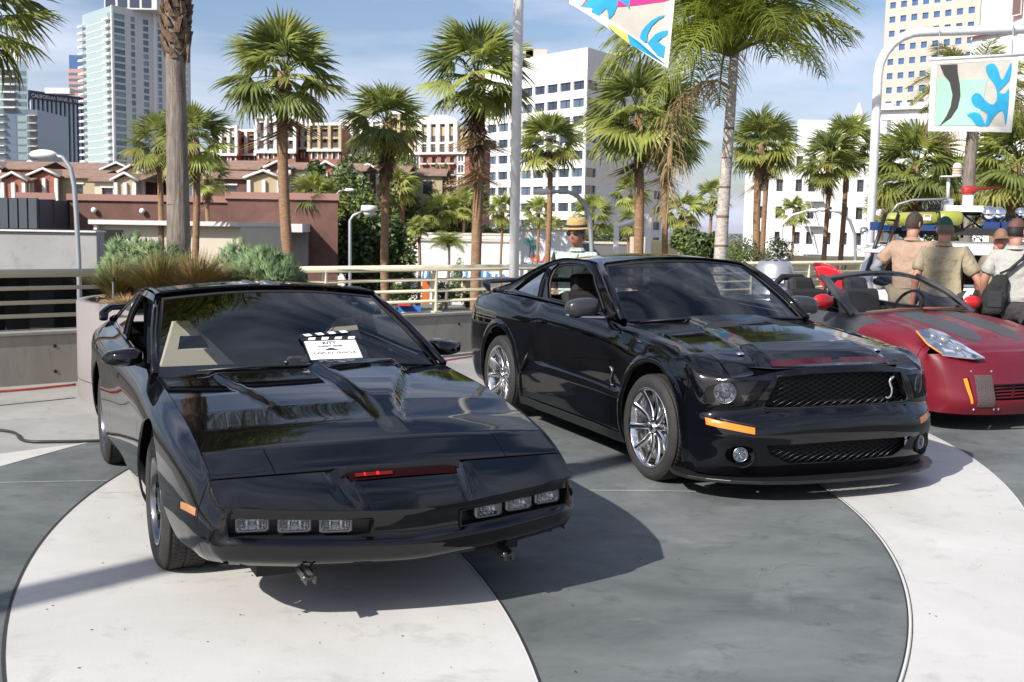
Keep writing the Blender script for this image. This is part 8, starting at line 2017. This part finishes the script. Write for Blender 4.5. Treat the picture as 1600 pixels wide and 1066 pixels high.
m = S(); I = P['pel'] + Vector((-.18, .18, .06)); q = [P['pel'] + Vector((-.20, .14, .28)), P['bel'] + Vector((-.195, .05, .16)), P['chest'] + Vector((-.19, -.06, .06)), P['shR'] + Vector((-.06, .07, .075)), P['shR'] + Vector((.07, .08, .05))]; m.tube([p - I for p in q], [.030, .034, .036, .034, .03], 8, flat=.35); m.build('bag_strap', M_bag, bg_)
m = MB(); m.lathe([(.19, -.02), (.192, .02)], 24, root.matrix_basis.to_3x3().to_4x4() * 0 + Matrix.Translation(P['pel']) @ Matrix.Diagonal((.80, 1.02, 1, 1))); m.build('belt', M_band, root)
root, P, hc, HM, k = person('man with tan cap mostly hidden behind the brown-capped man', 5.45, 12.75, R(-60), 1.76, M_olive, M_tan, M_hairg, M_skin2, cap=mat('tan_cap', (.20, .11, .07), rough=.7), lean=R(4), head_yaw=R(-40))

# ------------------------------------------------------------------ the white wagon with the roof rack
def wagon():
    Wx, Wy, yaw = 3.92, 14.25, R(-14); root = empty('wagon', (Wx, Wy, 0), yaw, 'white finned rescue wagon with a crowded roof rack behind the men', 'wagon'); M_wagon = mat('white_car_paint', (.72, .72, .72), rough=.15, coat=.6); M_finred = mat('fin_red', (.62, .02, .03), rough=.15, coat=.6); M_frame = mat('blue_grey_frame', (.16, .19, .25), rough=.3)
    def side(name, poly, y0, y1, m, bevel=.02): mb = MB(); mb.prism(poly, y1 - y0, Matrix(((1, 0, 0, 0), (0, 0, 1, y0), (0, 1, 0, 0), (0, 0, 0, 1)))); return mb.build(name, m, root, bevel=bevel)
    side('lower_body', [(.10, .32), (6.0, .30), (6.1, .75), (6.0, .96), (2.6, 1.02), (1.2, 1.00), (.25, .92), (.05, .70)], 0, 2.0, M_wagon, .05)
    for y0 in (0.0, 1.86): side('tail_fin', [(.00, .98), (-.10, 1.23), (.02, 1.24), (.16, 1.20), (.34, 1.09), (.5, 1.0), (.3, .93)], y0, y0 + .14, M_finred, .02)
    side('red_side_strip', [(.2, .62), (5.9, .60), (5.9, .68), (.2, .72)], -.012, -.002, M_finred, 0)
    for x0, x1 in ((.62, 1.55), (1.66, 2.75), (2.86, 3.75)): side('side_window', [(x0 + .10 if x0 > 1 else x0, 1.05), (x1, 1.05), (x1, 1.44), (x0 + (.28 if x0 < 1 else .06), 1.44)], .115, .125, M_tint2, 0); side('window_frame', [(x0 - .04, 1.02), (x1 + .04, 1.02), (x1 + .04, 1.05), (x0 - .04, 1.05)], .09, .13, M_frame, 0)
    for x in (1.60, 2.80, 3.80): side('door_pillar', [(x - .04, 1.02), (x + .04, 1.02), (x + .04, 1.46), (x - .04, 1.46)], .10, .15, M_frame, 0)
    side('rear_pillar', [(.42, 1.0), (.52, 1.0), (.86, 1.46), (.62, 1.46), (.48, 1.30)], .08, .16, M_frame, .01)
    side('interior', [(.8, 1.0), (3.9, 1.0), (4.0, 1.44), (.9, 1.44)], .6, 1.4, M_interior, 0)
    m = S()
    def rf(u, v):
        x = .50 + 3.9 * u; y = .08 + 1.84 * v; e = (1 - (2 * v - 1)**4); ex = min(1, u / .10, (1 - u) / .12); return (x - .12 * (1 - ex) * 0, y, 1.455 + .125 * max(0, e)**.6 * max(0, ex)**.5)
    m.grid(rf, 30, 16); m.build('roof', M_wagon, root); side('roof_edge', [(.48, 1.42), (4.42, 1.40), (4.44, 1.455), (.50, 1.468)], .06, 1.94, M_wagon, .015)
    side('windscreen', [(4.30, 1.42), (4.9, 1.0), (4.94, 1.0), (4.36, 1.42)], .2, 1.8, M_glass, 0)
    for x in (1.3, 5.0):
        for y, s in ((.13, -1), (1.87, 1)): wheel('wheel', root, (x, y, .36), s, .36, .22, .24, 8, M_rimblack, M_chrome, style='cover')
    Mi = root.matrix_basis.inverted()
    def loc(px, py, dy=.55): return Mi @ at(px, py, Wy + dy - .1)
    rk = empty('roof_rack', (0, 0, 0), 0, parent=root)
    def tub(name, pts, r, m, n=8): b = S(); b.tube(pts, r, n); return b.build(name, m, rk)
    la, lb, lc, ld = loc(1354, 425, .0), loc(1384, 334, .15), loc(1372, 425, .0), loc(1404, 336, .15)
    tub('ladder', [la, lb], .024, M_satin); tub('ladder', [lc, ld], .024, M_satin)
    for t_ in (.1, .3, .5, .7, .9): tub('ladder_rung', [la.lerp(lb, t_), lc.lerp(ld, t_)], .014, M_satin, 6)
    tub('rack_rail', [loc(1384, 334), loc(1505, 332), loc(1600, 338)], .022, M_satin); tub('rack_rail', [loc(1384, 336, 1.3), loc(1505, 334, 1.3), loc(1600, 340, 1.3)], .022, M_satin); tub('rack_rail', [loc(1392, 358), loc(1600, 362)], .02, M_satin)
    for px in (1392, 1440, 1503, 1560): tub('rack_post', [loc(px, 334), loc(px, 372)], .020, M_satin)
    for a, b_ in (((1505, 335), (1535, 358)), ((1535, 335), (1508, 358)), ((1535, 335), (1560, 358))): tub('rack_brace', [loc(*a), loc(*b_)], .014, M_satin)
    tub('hoop', [loc(1392, 334), loc(1402, 320), loc(1425, 313), loc(1480, 311)], .016, M_gal)
    def cyl(name, a, b_, r, m): A_1, B_1 = Vector(a), Vector(b_); d = (B_1 - A_1).normalized(); b = S(); b.tube([A_1 - d * .03, A_1, A_1 + d * .02, B_1 - d * .02, B_1, B_1 + d * .03], [r * .4, r * .8, r, r, r * .8, r * .4], 22); return b.build(name, m, rk)
    M_ylw = mat('yellow_tank', (.30, .32, .05), rough=.35); cyl('yellow_tank', loc(1388, 343, .35), loc(1462, 342, .35), .088, M_ylw); cyl('yellow_tank', loc(1466, 341, .35), loc(1501, 341, .35), .092, M_ylw)
    b = MB(); p = loc(1449, 340, .25); b.box(p, (.09, .004, .07)); b.build('tank_label', M_white_w, rk); b = MB(); b.box(p + Vector((0, -.003, .02)), (.07, .004, .02)); b.build('tank_label_mark', M_sred, rk)
    for px in (1402, 1466): b = S(); c = loc(px, 342, .35); b.tube([c + Vector((0, .1 * math.cos(a), .1 * math.sin(a))) for a in np.linspace(0, 2 * PI, 18)], .012, 6); b.build('hose', M_satin, rk)
    for k_ in range(4): b = S(); c = loc(1448 + 7 * k_, 322, .7); b.tube([c + Vector((.05 * math.cos(a), .03 * math.sin(a), .07 * math.sin(a))) for a in np.linspace(0, 2 * PI, 16)], .014, 6); b.build('coiled_hose', M_satin, rk)
    def box(name, x0, x1, y0, y1, m, dy=.6, dd=.3): a = loc(x0, y1, dy); c = loc(x1, y0, dy); b = MB(); b.bb(a.x, c.x, a.y, a.y + dd, a.z, c.z); return b.build(name, m, rk, bevel=.006)
    box('grey_case', 1474, 1490, 311, 331, M_gal); box('white_case', 1478, 1535, 322, 331, M_wagon, .5, .5); box('light_base', 1392, 1600, 358, 366, M_matte, .6, .6)
    M_blu = mat('blue_beacon', (.006, .035, .14), rough=.12, coat=.6)
    for (a, b_) in ((1359, 1376), (1378, 1400), (1408, 1466), (1536, 1562), (1564, 1590)): box('blue_light', a, b_, 347 if a < 1376 or a > 1500 else 352, 360, M_blu, .35, .25)
    for px, py, r in ((1350, 361, .055), (1545, 334, .10), (1560, 334, .09), (1595, 333, .07)): b = S(); b.ball(tuple(loc(px, py, .4)), r, 18, 12); b.build('chrome_lamp', M_chrome, rk)
    p = loc(1481, 311, .7); q = loc(1482, 277, .7); tub('mast', [p, q], .022, M_wagon); b = S(); b.lathe([(0, 0), (.11, 0), (.11, .015), (0, .018)], 20, Matrix.Translation(q)); b.build('mast_plate', M_wagon, rk)
    c = loc(1495, 276, .7); b = S(); b.lathe([(.058, 0), (.058, .11), (.053, .145), (.035, .172), (0, .182)], 24, Matrix.Translation(c)); dm = b.build('radar_dome', M_wagon, rk)
    for z0, z1, mm in ((.035, .048, M_sred), (.060, .085, M_ylw), (.095, .108, M_sred)): b = S(); b.lathe([(.0592, z0), (.0592, z1)], 24, Matrix.Translation(c)); b.build('dome_stripe', mm, dm)
    c = loc(1512, 323, .7); b = S(); b.lathe([(.07, 0), (.07, .15), (0, .15)], 20, Matrix.Translation(c)); b.build('white_canister', M_wagon, rk); b = S(); a = loc(1504, 298, .7); e = loc(1562, 293, .7); b.tube([a, a.lerp(e, .12), a.lerp(e, .32), a.lerp(e, .42), e], [.05, .065, .05, .018, .013], 14); b.build('red_nozzle', M_sred, rk)
M_tint2 = glass_mat('wagon_glass', (.35, .38, .42))
wagon()
# silver domed device behind the muscle car
p = at(1210, 430, 14.6); t = empty('domed_device', (p.x, 14.6, 0), R(-100), 'silver domed machine with a white label plate behind the muscle car', 'machine')
M_sil = mat('satin_silver', (.55, .55, .54), rough=.35, metal=.75)
m = S(); m.lathe([(.10, 1.30), (.20, 1.28), (.235, 1.20), (.255, 1.08), (.26, 1.00), (.26, .98)], 32); m.build('dome', M_sil, t); m = S(); m.lathe([(.24, .98), (.245, .92), (.26, .91), (.26, .30), (.22, .22), (.22, 0)], 32); m.build('body', M_sil, t)
m = MB()
for k in range(8): a = 2 * PI * k / 8; m.box((.13 * math.cos(a), .13 * math.sin(a), 1.302), (.075, .05, .012), rz=a, ry=.18)
m.build('vent', M_win, t); m = S(); m.lathe([(.06, 1.31), (.10, 1.30), (.10, 1.29)], 20); m.build('top_cap', M_sil, t)
m = MB(); m.box((.262, .03, 1.035), (.01, .18, .07)); lp = m.build('label_frame', M_navy, t); m = MB(); m.box((.2685, .03, 1.035), (.004, .15, .045)); m.build('label_plate', M_white_w, lp)
for s in (-1, 1): m = MB(); m.bb(-.05, .05, s * .27, s * .37, 0, .85); m.build('side_leg', M_sil, t, bevel=.02)
